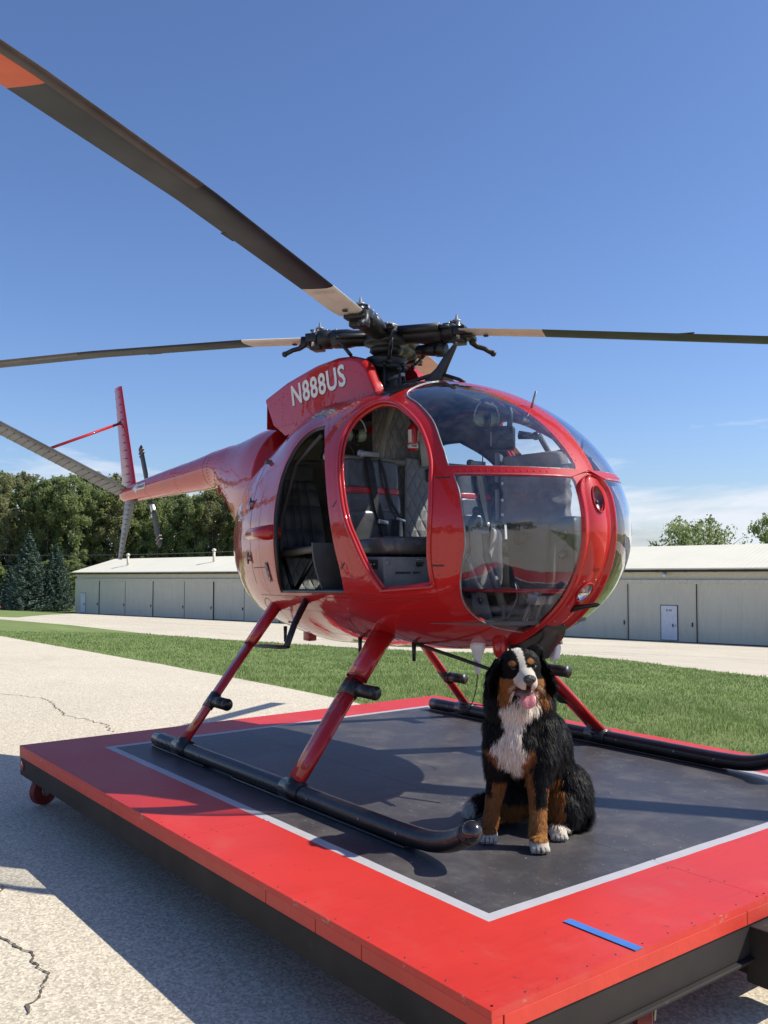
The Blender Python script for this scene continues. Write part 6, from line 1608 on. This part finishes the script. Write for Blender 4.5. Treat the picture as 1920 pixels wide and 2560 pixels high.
# blue tape
TP = mat('blue_tape', (0.055, 0.19, 0.55), .6, var=.08)
a_, b_ = np.array((2.315, -1.10, .0035)), np.array((2.573, -1.095, .0035)); d_ = b_ - a_; n_ = np.cross((0, 0, 1), d_ / np.linalg.norm(d_)) * .0165
g = G(); ppt = [a_ - n_, a_ * .7 + b_ * .3 - n_ * 1.02, b_ - n_, b_ + n_, a_ * .4 + b_ * .6 + n_ * .98, a_ + n_]; g.prism([p - (0, 0, .0015) for p in ppt], (0, 0, .0015)); g.out('masking_tape', TP, None, label='strip of blue masking tape stuck across the red deck edge', cat='tape', smooth=False, loc=(2.44, -1.1, 0))
# ================================================================ DOG
DO = np.array((1.70, -.70, 0.)); DA = np.array((.609, .793, 0.)); DB = np.array((.793, -.609, 0.))
def hs_(z): t = np.clip((z - .48) / .12, 0, 1); return .028 * t * t * (3 - 2 * t)
def dl(a, b, z): return DO + DA * a + DB * b + np.array((0, 0, z - float(hs_(z))))
DOG = thing('dog', 'large fluffy black white and tan dog sitting with its mouth open and tongue out', 'dog', tuple(DO))
def dball(g, a, b, z, r): g.ball(dl(a, b, z), r, 20, 12, np.array([DA, DB, (0, 0, 1)]))
def dcap(g, pts, rad, n=16):
    P = [dl(*p) for p in pts]; 
    # chain of overlapping balls gives a smooth, tapering limb after remeshing
    for i in range(len(P) - 1):
        L_ = np.linalg.norm(P[i + 1] - P[i]); k = max(2, int(L_ / (min(rad[i], rad[i + 1]) * .35)))
        for j in range(k + 1):
            t = j / k; g.ball(P[i] + (P[i + 1] - P[i]) * t, rad[i] + (rad[i + 1] - rad[i]) * t, 14, 9)
g = G()
# trunk: chest, ribcage, loin, rump
dball(g, .035, -.075, .435, (.108, .110, .125)); dball(g, .03, -.045, .375, (.090, .095, .11)); dball(g, .075, -.15, .37, (.120, .13, .15))
dball(g, .135, -.225, .31, (.135, .13, .17)); dball(g, .165, -.28, .20, (.13, .13, .155)); dball(g, .185, -.29, .13, (.135, .13, .115))
dcap(g, [(.04, -.08, .49), (.035, -.065, .60)], [.112, .098]); dball(g, -.035, -.07, .54, (.06, .08, .09)); dball(g, .11, -.07, .54, (.06, .08, .09)); dball(g, .04, -.02, .52, (.075, .06, .07))
# shoulders and forelegs
dcap(g, [(-.030, -.075, .43), (-.048, -.05, .33), (-.052, -.075, .22), (-.070, -.065, .12), (-.085, -.055, .045)], [.070, .056, .040, .030, .031])
dcap(g, [(.115, -.065, .43), (.112, -.01, .33), (.093, .02, .24), (.088, .040, .13), (.085, .055, .045)], [.078, .062, .042, .032, .034])
# paws
for (a, b) in ((-.092, -.030), (.083, .085)):
    dball(g, a, b, .030, (.038, .046, .030))
    for k in (-1.5, -.5, .5, 1.5): dcap(g, [(a + k * .013, b + .015, .027), (a + k * .0165, b + .044 - abs(k) * .006, .016)], [.015, .0135])
# hind legs: thigh folded, hock low, foot forward
dball(g, .252, -.215, .135, (.092, .12, .128)); dball(g, .225, -.15, .10, (.065, .085, .09)); dcap(g, [(.225, -.17, .06), (.205, -.11, .035), (.185, -.075, .028)], [.045, .034, .032])
dball(g, .182, -.065, .026, (.036, .045, .026))
for k in (-1.5, -.5, .5, 1.5): dcap(g, [(.182 + k * .012, -.05, .024), (.182 + k * .0155, -.022 - abs(k) * .005, .015)], [.014, .0125])
dball(g, .045, -.30, .12, (.08, .12, .11)); dcap(g, [(.0, -.25, .06), (-.055, -.20, .035), (-.085, -.17, .028)], [.045, .032, .03]); dball(g, -.09, -.16, .024, (.034, .04, .024))
# tail laid round the far side
dcap(g, [(.13, -.40, .08), (.02, -.43, .045), (-.08, -.40, .04), (-.125, -.34, .04)], [.05, .045, .038, .025])
# head
HA, HB, HZ = .035, -.030, .680
dball(g, HA, HB, HZ + .010, (.083, .088, .072)); dball(g, HA - .004, HB - .01, HZ + .035, (.070, .072, .045)); dball(g, HA + .003, HB + .03, HZ - .02, (.072, .06, .058)); dball(g, .098, -.075, .745, (.028, .03, .03))
for s in (-1, 1): dball(g, HA + .004 + s * .050, HB + .030, HZ - .045, (.036, .045, .045))
dcap(g, [(.040, .025, .672), (.045, .072, .659), (.047, .096, .657)], [.042, .032, .027])
for s in (-1, 1): dcap(g, [(.045 + s * .017, .040, .650), (.046 + s * .015, .088, .642)], [.027, .022])
# stop and brows
for s in (-1, 1): dball(g, HA + .003 + s * .034, HB + .066, HZ + .030, (.020, .016, .013))
# lower jaw
dcap(g, [(.040, .0, .600), (.044, .035, .568), (.047, .068, .548)], [.036, .024, .016])
for s in (-1, 1): dcap(g, [(.042 + s * .038, .000, .605), (.046 + s * .024, .055, .560)], [.020, .010])
mg = np_mesh('dog_raw', np.array(g.V), g.F, None)
to_ = bpy.data.objects.new('dog_raw', mg); COL.objects.link(to_)
rm = to_.modifiers.new('r', 'REMESH'); rm.mode = 'VOXEL'; rm.voxel_size = .0055; sm = to_.modifiers.new('s', 'SMOOTH'); sm.factor = .6; sm.iterations = 5
dg = bpy.context.evaluated_depsgraph_get(); dg.update(); me = bpy.data.meshes.new_from_object(to_.evaluated_get(dg)); bpy.data.objects.remove(to_)
n_ = len(me.vertices); DV = np.empty(n_ * 3); me.vertices.foreach_get('co', DV); DV = DV.reshape(-1, 3); DN = np.empty(n_ * 3); me.vertices.foreach_get('normal', DN); DN = DN.reshape(-1, 3)
me.calc_loop_triangles(); DT = np.empty(len(me.loop_triangles) * 3, dtype=np.int32); me.loop_triangles.foreach_get('vertices', DT); DT = DT.reshape(-1, 3)
# open the mouth: nothing to cut, the gap lies between muzzle and jaw
DV[:, 2] = np.maximum(DV[:, 2], .003)
def loc_(P): Q = P - DO; z = P[:, 2]; return Q @ DA, Q @ DB, z + hs_(z + hs_(z))
BLK = np.array((.0060, .0055, .0055)); TAN = np.array((.40, .17, .05)); TAN2 = np.array((.30, .115, .032)); WHT = np.array((.86, .78, .65)); PNK = np.array((.36, .20, .17))
def coat(P, Nn, jit=None):
    a, b, z = loc_(P)
    if jit is not None: a = a + jit[:, 0]; b = b + jit[:, 1]; z = z + jit[:, 2]
    nb = Nn @ DB
    C = np.tile(BLK, (len(P), 1))
    def setc(k, c): C[k] = c
    # chest white: ruff, stripe, shirt front
    front = (nb > -.15) & (b > -.14)
    cl_ = np.interp(z, [.26, .31, .36, .40, .45, .50, .55, .60], [.020, .00, -.012, -.016, .000, .015, .025, .03])
    cw_ = np.interp(z, [.255, .29, .33, .37, .41, .45, .49, .53, .575, .60], [.0, .014, .046, .066, .038, .028, .044, .070, .078, .05])
    setc(front & (np.abs(a - cl_) < cw_) & (z > .25) & (z < .605), WHT)
    # tan shoulders beside the shirt front
    setc(front & (z > .29) & (z < .38) & (((a - cl_) > cw_) & ((a - cl_) < cw_ + .032)), TAN2); setc(front & (z > .31) & (z < .37) & (((a - cl_) < -cw_) & ((a - cl_) > -cw_ - .022)), TAN2)
    # forelegs
    lg1 = (a < -.005) & (a > -.16) & (b > -.13); lg2 = (a > .035) & (a < .145) & (b > -.05)
    setc(lg1 & (z < .235) & ((z < .17) | ((nb > .1) & (a > -.075))) , TAN2); setc(lg2 & (z < .155), TAN); setc(lg2 & (z < .30) & (z > .15) & (a < .075), TAN2); setc(lg2 & (z < .24) & (z > .15) & (a > .122) & (nb > -.3), TAN2)
    setc(lg1 & (z < .036) & (b > -.045), WHT); setc(lg2 & (z < .040) & (b > .055), WHT)
    # hind leg: tan inside the thigh, white toes
    hl = (a > .13) & (b < -.02) & (b > -.22); setc(hl & (z < .235) & (z > .02) & (a < .215) & (nb > .0), TAN2); setc((a > .14) & (a < .24) & (b > -.09) & (b < .0) & (z < .055), WHT); setc((a < -.04) & (b < -.12) & (z < .05) & (b > -.25), WHT)
    setc((a > -.04) & (a < .10) & (b < -.12) & (b > -.26) & (z < .12), TAN2 * .8)
    setc((a < -.115) & (b < -.28) & (z < .12), WHT * .9)
    # head
    hd = (z > .545) & (b > -.075)
    cx = .022 + (.762 - z) * .20
    mz = hd & (b > .0) & (z < .70) & (z > .605)
    setc(hd & (z < .655) & (z > .555) & (np.abs(a - .042) > .030) & (np.abs(a - .042) < .095) & (b > -.06), TAN2)
    setc(hd & (z > .60) & (z < .655) & (a > .088) & (a < .115) & (b > -.03), TAN)
    bwid = np.interp(z, [.63, .655, .675, .70, .725, .765], [.035, .034, .026, .0135, .0115, .016])
    setc(hd & (nb > -.2) & (np.abs(a - cx) < bwid) & (z > .62), WHT)
    setc(mz & (np.abs(a - .046) < np.interp(z, [.60, .655, .69], [.053, .049, .027])) & (b > .048), WHT)
    for s, ae, ze in ((-1, -.006, .713), (1, .064, .722)): setc(hd & (((a - ae) / .0125) ** 2 + ((z - ze) / .011) ** 2 < 1) & (nb > 0), TAN)
    setc((b > .085) & (np.abs(a - .047) < .010) & (z < .645) & (z > .615), BLK * 2)
    for (a0, b0) in ((-.092, -.030), (.083, .085), (.182, -.065)):  # toe gaps: the shade between the toes is put into the coat colour
        for k in (-1, 0, 1): setc((np.abs(a - a0 - k * .0165) < .0024) & (z < .030) & (b > b0 + .012) & (b < b0 + .07), np.array((.10, .075, .06)))
    # lower jaw white, lips dark
    jaw = (z < .607) & (z > .535) & (b > .02) & (np.abs(a - .045) < .05); setc(jaw, WHT * .9)
    lip = (z < .622) & (z > .560) & (b > .015) & (np.abs(np.abs(a - .045) - .040) < .012) & (Nn[:, 2] > .1); setc(lip, BLK * 2)
    return C
rd = np.random.default_rng(21)
me.polygons.foreach_set('use_smooth', np.full(len(me.polygons), True))
CB = coat(DV, DN)
ca = me.color_attributes.new('Col', 'FLOAT_COLOR', 'POINT'); ca.data.foreach_set('color', np.concatenate([CB * .55, np.ones((n_, 1))], 1).astype(np.float32).ravel())
def furmat(name, k, rough, sh):
    m, N, L, B = nt(name); at = N.new('ShaderNodeAttribute'); at.attribute_name = 'Col'; L.new(at.outputs['Color'], B.inputs['Base Color'])
    B.inputs['Roughness'].default_value = rough; B.inputs['Specular IOR Level'].default_value = k; B.inputs['Sheen Weight'].default_value = sh
    return m
M_skin = furmat('dog_undercoat', .15, .9, 0.0); M_fur = furmat('dog_fur', .16, .5, 0.0)
me.materials.clear(); me.materials.append(M_skin); me.name = 'body'
me.vertices.foreach_set('co', (DV - DO).ravel())
bo = bpy.data.objects.new('body', me); COL.objects.link(bo); bo.parent = DOG
# fur strands
A_ = DV[DT]; ar_ = .5 * np.linalg.norm(np.cross(A_[:, 1] - A_[:, 0], A_[:, 2] - A_[:, 0]), axis=1)
cen = A_.mean(1); ca_, cb_, cz_ = loc_(cen); fn2 = np.cross(A_[:, 1] - A_[:, 0], A_[:, 2] - A_[:, 0]); fn2 /= np.linalg.norm(fn2, axis=1)[:, None] + 1e-12
face = (cz_ > .60) & (cb_ > -.06)
muz = face & (cb_ > .03)
dens = np.where(face, 3.2, 1.0) * np.where(muz, 1.4, 1) * np.where(cz_ < .16, 1.5, 1); 
keep = (cz_ > .006) & ~((cb_ > .012) & (cz_ > .545) & (cz_ < .622) & (np.abs(ca_ - .045) < .036) & (fn2[:, 2] > .15))
pr_ = ar_ * dens * keep; pr_ /= pr_.sum(); NS = 300000
ti_ = rd.choice(len(DT), NS, p=pr_); r1 = np.sqrt(rd.random(NS)); r2 = rd.random(NS)
Pn = A_[ti_, 0] * (1 - r1)[:, None] + A_[ti_, 1] * (r1 * (1 - r2))[:, None] + A_[ti_, 2] * (r1 * r2)[:, None]
Nn = DN[DT[ti_]].mean(1); Nn /= np.linalg.norm(Nn, axis=1)[:, None] + 1e-9
a, b, z = loc_(Pn)
Lf = np.full(NS, .038)
isf = (z > .60) & (b > -.065); ism = isf & (b > .02)
Lf = np.where(isf, .016, Lf); Lf = np.where(ism, .0065, Lf); Lf = np.where((z > .60) & (b <= -.065), .04, Lf)
legs = (z < .25) & (b > -.12) & (a < .155); Lf = np.where(legs, .017, Lf); Lf = np.where(z < .05, .005, Lf)
Lf = np.where((z < .24) & (a > .17) & (b < -.12), .045, Lf); Lf = np.where((a < -.02) & (b < -.28) & (z < .15), .04, Lf); Lf = np.where((b > -.12) & (z > .26) & (z < .56), .042, Lf)
Lf = np.where((a > .25) & (z < .12) & (b < -.15), .085, Lf)
Lf *= rd.uniform(.55, 1.2, NS)
# comb direction: down, following the head forwards on the muzzle
cmb = np.tile(np.array((0, 0, -1.)), (NS, 1)) + DB * .15
cmb[isf] = (np.array((0, 0, .25)) - DB * .9)
cmb[isf & (z > .70)] = np.array((0, 0, .5)) - DB
side = (a - .045)[:, None] * DA * 6; cmb = cmb + np.where((isf & (b < .03))[:, None], side, 0)
low = z < .10; cmb[low] = np.array((0, 0, -.45)) + Nn[low] * .4
nzv = np.array([mnoise.noise_vector(Vector(p * 22)) for p in Pn]); nzf = np.array([mnoise.noise_vector(Vector(p * 60 + 7)) for p in Pn])
cmb = cmb + nzv * .50 + nzf * .28
cmb -= Nn * (cmb * Nn).sum(1)[:, None] * .9; cmb /= np.linalg.norm(cmb, axis=1)[:, None] + 1e-9
lift = np.where(isf, .22, .38)[:, None] * rd.uniform(.5, 1.5, NS)[:, None]; lift[ism] *= .6
d0 = cmb + Nn * lift; d0 /= np.linalg.norm(d0, axis=1)[:, None]
grav = np.array((0, 0, -1.)) * .45
d1 = d0 + np.where(isf[:, None], 0, grav) + nzf * .5 + rd.normal(0, .12, (NS, 3)); d1 /= np.linalg.norm(d1, axis=1)[:, None]
d2_ = d1 - Nn * .25 + nzv * .35 + rd.normal(0, .15, (NS, 3)) + np.where(isf[:, None], 0, grav * .6); d2_ /= np.linalg.norm(d2_, axis=1)[:, None]
Q0 = Pn - Nn * .002; Q1 = Q0 + d0 * (Lf * .38)[:, None]; Q2 = Q1 + d1 * (Lf * .34)[:, None]; Q3 = Q2 + d2_ * (Lf * .28)[:, None]
Q3[:, 2] = np.maximum(Q3[:, 2], .004); Q2[:, 2] = np.maximum(Q2[:, 2], .004); Q1[:, 2] = np.maximum(Q1[:, 2], .004)
wv_ = np.cross(d0, Nn + rd.normal(0, .25, (NS, 3))); wv_ /= np.linalg.norm(wv_, axis=1)[:, None] + 1e-9
W_ = (np.where(isf, .0006, .00064) * rd.uniform(.7, 1.3, NS))[:, None] * wv_
FV = np.stack([Q0 - W_, Q0 + W_, Q1 - W_, Q1 + W_, Q2 - W_ * .75, Q2 + W_ * .75, Q3], 1).reshape(-1, 3)
k = np.arange(NS)[:, None] * 7
FF = np.vstack([k + np.array(t) for t in ((0, 1, 3), (0, 3, 2), (2, 3, 5), (2, 5, 4), (4, 5, 6))])
CS = coat(Pn, Nn, rd.normal(0, .0028, (NS, 3)) * np.where(isf, .5, 1.3)[:, None])
CS = CS * (rd.uniform(.62, 1.25, NS) ** 1.0)[:, None]
warm = rd.random(NS) < .06; CS[warm & (CS.sum(1) < .05)] *= np.array((3.2, 2.2, 1.6))
fme = np_mesh('fur', FV - DO, FF, M_fur, True)
c_ = fme.color_attributes.new('Col', 'FLOAT_COLOR', 'POINT'); c_.data.foreach_set('color', np.concatenate([np.repeat(CS, 7, 0), np.ones((NS * 7, 1))], 1).astype(np.float32).ravel())
fo = bpy.data.objects.new('fur', fme); COL.objects.link(fo); fo.parent = DOG; fo['kind'] = 'stuff'
# ears: drooping triangular flaps with their own fur
def ear(s):
    a0 = HA + s * .070; rows = []
    for i in range(10):
        t = i / 9; zc = .722 - .108 * t; wd = .040 * math.sin(math.pi * (.22 + .72 * t)) + .008; oc = a0 + s * (.020 + .028 * math.sin(t * 2.2)); bc = -.045 + .012 * t
        rows.append([dl(oc + s * .006 * math.cos(math.pi * u), bc + wd * u * 1.15, zc + .006 * u) for u in np.linspace(-1, 1, 9)] + [dl(oc - s * .010 + s * .004 * math.cos(math.pi * u), bc + wd * u * 1.15 * .96, zc + .006 * u) for u in np.linspace(1, -1, 9)])
    g = G(); g.loft(rows); V_ = np.array(g.V); o_ = g.out('ear', M_skin, DOG)
    col = o_.data.color_attributes.new('Col', 'FLOAT_COLOR', 'POINT'); col.data.foreach_set('color', np.tile(np.array((*BLK, 1.)), (len(o_.data.vertices), 1)).astype(np.float32).ravel())
    n = 9000; r_ = np.random.default_rng(40 + s); ri = r_.integers(0, 9, n); ci = r_.integers(0, 18, n); tt = r_.random(n)[:, None]
    RR = np.array(rows); P = RR[ri, ci] * (1 - tt) + RR[np.minimum(ri + 1, 9), ci] * tt; P2 = RR[ri, (ci + 1) % 18]; P = P + (P2 - RR[ri, ci]) * r_.random(n)[:, None]
    out_ = np.where((ci < 9)[:, None], DA * s, -DA * s); dn = np.array((0, 0, -1.)) + out_ * .28 + np.array([mnoise.noise_vector(Vector(p * 40)) for p in P]) * .55 + DA * s * .15; dn /= np.linalg.norm(dn, axis=1)[:, None]
    L_ = (r_.uniform(.018, .045, n) * (1 + .5 * (ri / 9)))[:, None]; d2__ = dn + np.array([mnoise.noise_vector(Vector(p * 70 + 3)) for p in P]) * .7; d2__ /= np.linalg.norm(d2__, axis=1)[:, None]
    Wq = np.cross(dn, out_ + r_.normal(0, .3, (n, 3))); Wq /= np.linalg.norm(Wq, axis=1)[:, None]; Wq *= .0011
    A1 = P + dn * L_ * .5; A2 = A1 + d2__ * L_ * .5; FVe = np.stack([P - Wq, P + Wq, A1 - Wq, A1 + Wq, A2], 1).reshape(-1, 3); kk = np.arange(n)[:, None] * 5
    Fe = np.vstack([kk + np.array(t) for t in ((0, 1, 3), (0, 3, 2), (2, 3, 4))]); ec = np.tile(BLK, (n, 1)) * r_.uniform(.7, 2.0, n)[:, None]; wr = r_.random(n) < .12; ec[wr] *= (3.0, 2.0, 1.5)
    m_ = np_mesh('ear_fur', FVe - DO, Fe, M_fur, True); cc = m_.color_attributes.new('Col', 'FLOAT_COLOR', 'POINT'); cc.data.foreach_set('color', np.concatenate([np.repeat(ec, 5, 0), np.ones((n * 5, 1))], 1).astype(np.float32).ravel())
    oo = bpy.data.objects.new('ear_fur', m_); COL.objects.link(oo); oo.parent = o_; oo['kind'] = 'stuff'
ear(-1); ear(1)
M_nose = mat('dog_nose', (.016, .013, .013), .32, coat=.5, bump=.5, bs=260); M_eye = mat('dog_eye', (.008, .005, .004), .18, coat=.3, rvar=.02); M_tongue = mat('dog_tongue', (.50, .165, .17), .32, coat=.5, bump=.3, bs=120, var=.12); M_gum = mat('dog_mouth', (.085, .035, .032), .4, coat=.4); M_tooth = mat('dog_teeth', (.62, .57, .46), .3)
g = G(); dball(g, .047, .123, .665, (.0245, .015, .017)); dball(g, .047, .121, .651, (.013, .011, .012)); no = g.out('nose', M_nose, DOG)
for s in (-1, 1):
    g = G(); dball(g, .047 + s * .0115, .1365, .664, (.0055, .003, .0048)); g.out('nostril', M_dark, no)
for s, ze in ((-1, .694), (1, .699)):
    g = G(); dball(g, HA + .003 + s * .0375, HB + .0745, ze, (.0105, .0080, .0070)); ey_ = g.out('eye', M_eye, DOG)
    g = G(); g.tube([dl(HA + .003 + s * .0375 + .012 * math.cos(w), HB + .0785 - .002 * abs(math.cos(w)), ze + .0035 + .005 * math.sin(w)) for w in np.linspace(0, math.pi, 9)], .0022, 6); g.out('eyelid', M_nose, ey_)
# mouth
g = G(); dball(g, .044, .030, .602, (.040, .050, .030)); g.out('mouth', M_gum, DOG)
rows = []
for i in range(14):
    t = i / 13; b_ = .030 + .066 * math.sin(min(1, t * 1.15) * math.pi / 2); z_ = .612 - .018 * t - .056 * t ** 2.2; w_ = .024 + .005 * math.sin(t * math.pi) ; w_ *= 1 if t < .8 else math.sqrt(max(.06, 1 - ((t - .8) / .2) ** 2))
    nrm = np.array((0, math.sin(t * 1.2), math.cos(t * 1.2)))
    rows.append([dl(.048 + w_ * math.cos(q_), b_ + nrm[1] * (.005 * math.sin(q_) - (.0035 * math.exp(-(math.cos(q_) / .25) ** 2) if math.sin(q_) > 0 else 0)), z_ + nrm[2] * (.005 * math.sin(q_) - (.0035 * math.exp(-(math.cos(q_) / .25) ** 2) if math.sin(q_) > 0 else 0))) for q_ in np.linspace(0, 2 * math.pi, 24, endpoint=False)])
g = G(); g.loft(rows); g.out('tongue', M_tongue, DOG)
for s in (-1, 1):
    g = G(); c0 = dl(.046 + s * .021, .068, .585); g.tube([c0 + (0, 0, -.012), c0, c0 + (0, 0, .010)], [.0045, .0035, .0008], 8); g.out('tooth', M_tooth, DOG)
    for q_ in range(3): g = G(); c0 = dl(.045 + s * (.029 + .003 * q_), .048 - q_ * .012, .590); g.tube([c0 + (0, 0, -.008), c0 + (0, 0, .005)], [.004, .0015], 7); g.out('tooth', M_tooth, DOG)
# whiskers and claws
g = G(); rw = np.random.default_rng(2)
for s in (-1, 1):
    for q_ in range(9):
        p0 = dl(.046 + s * .040, .070 - q_ * .004, .642 - rw.uniform(0, .02)); d_ = DA * s * rw.uniform(.02, .035) + np.array((0, 0, -rw.uniform(.005, .035))) + DB * rw.uniform(.0, .02); g.tube([p0, p0 + d_ * .5 + (0, 0, .003), p0 + d_], [.0005, .0004, .0002], 4)
g.out('whiskers', M_tooth, DOG, kind='stuff')
for (a, b) in ((-.092, -.030), (.083, .085), (.182, -.065)):
    for k in (-1.5, -.5, .5, 1.5):
        g = G(); q0 = dl(a + k * .0165, b + .050 - abs(k) * .006, .014); g.tube([q0, q0 + DB * .008 + (0, 0, -.006)], [.0035, .001], 6); g.out('claw', M_nose, DOG)
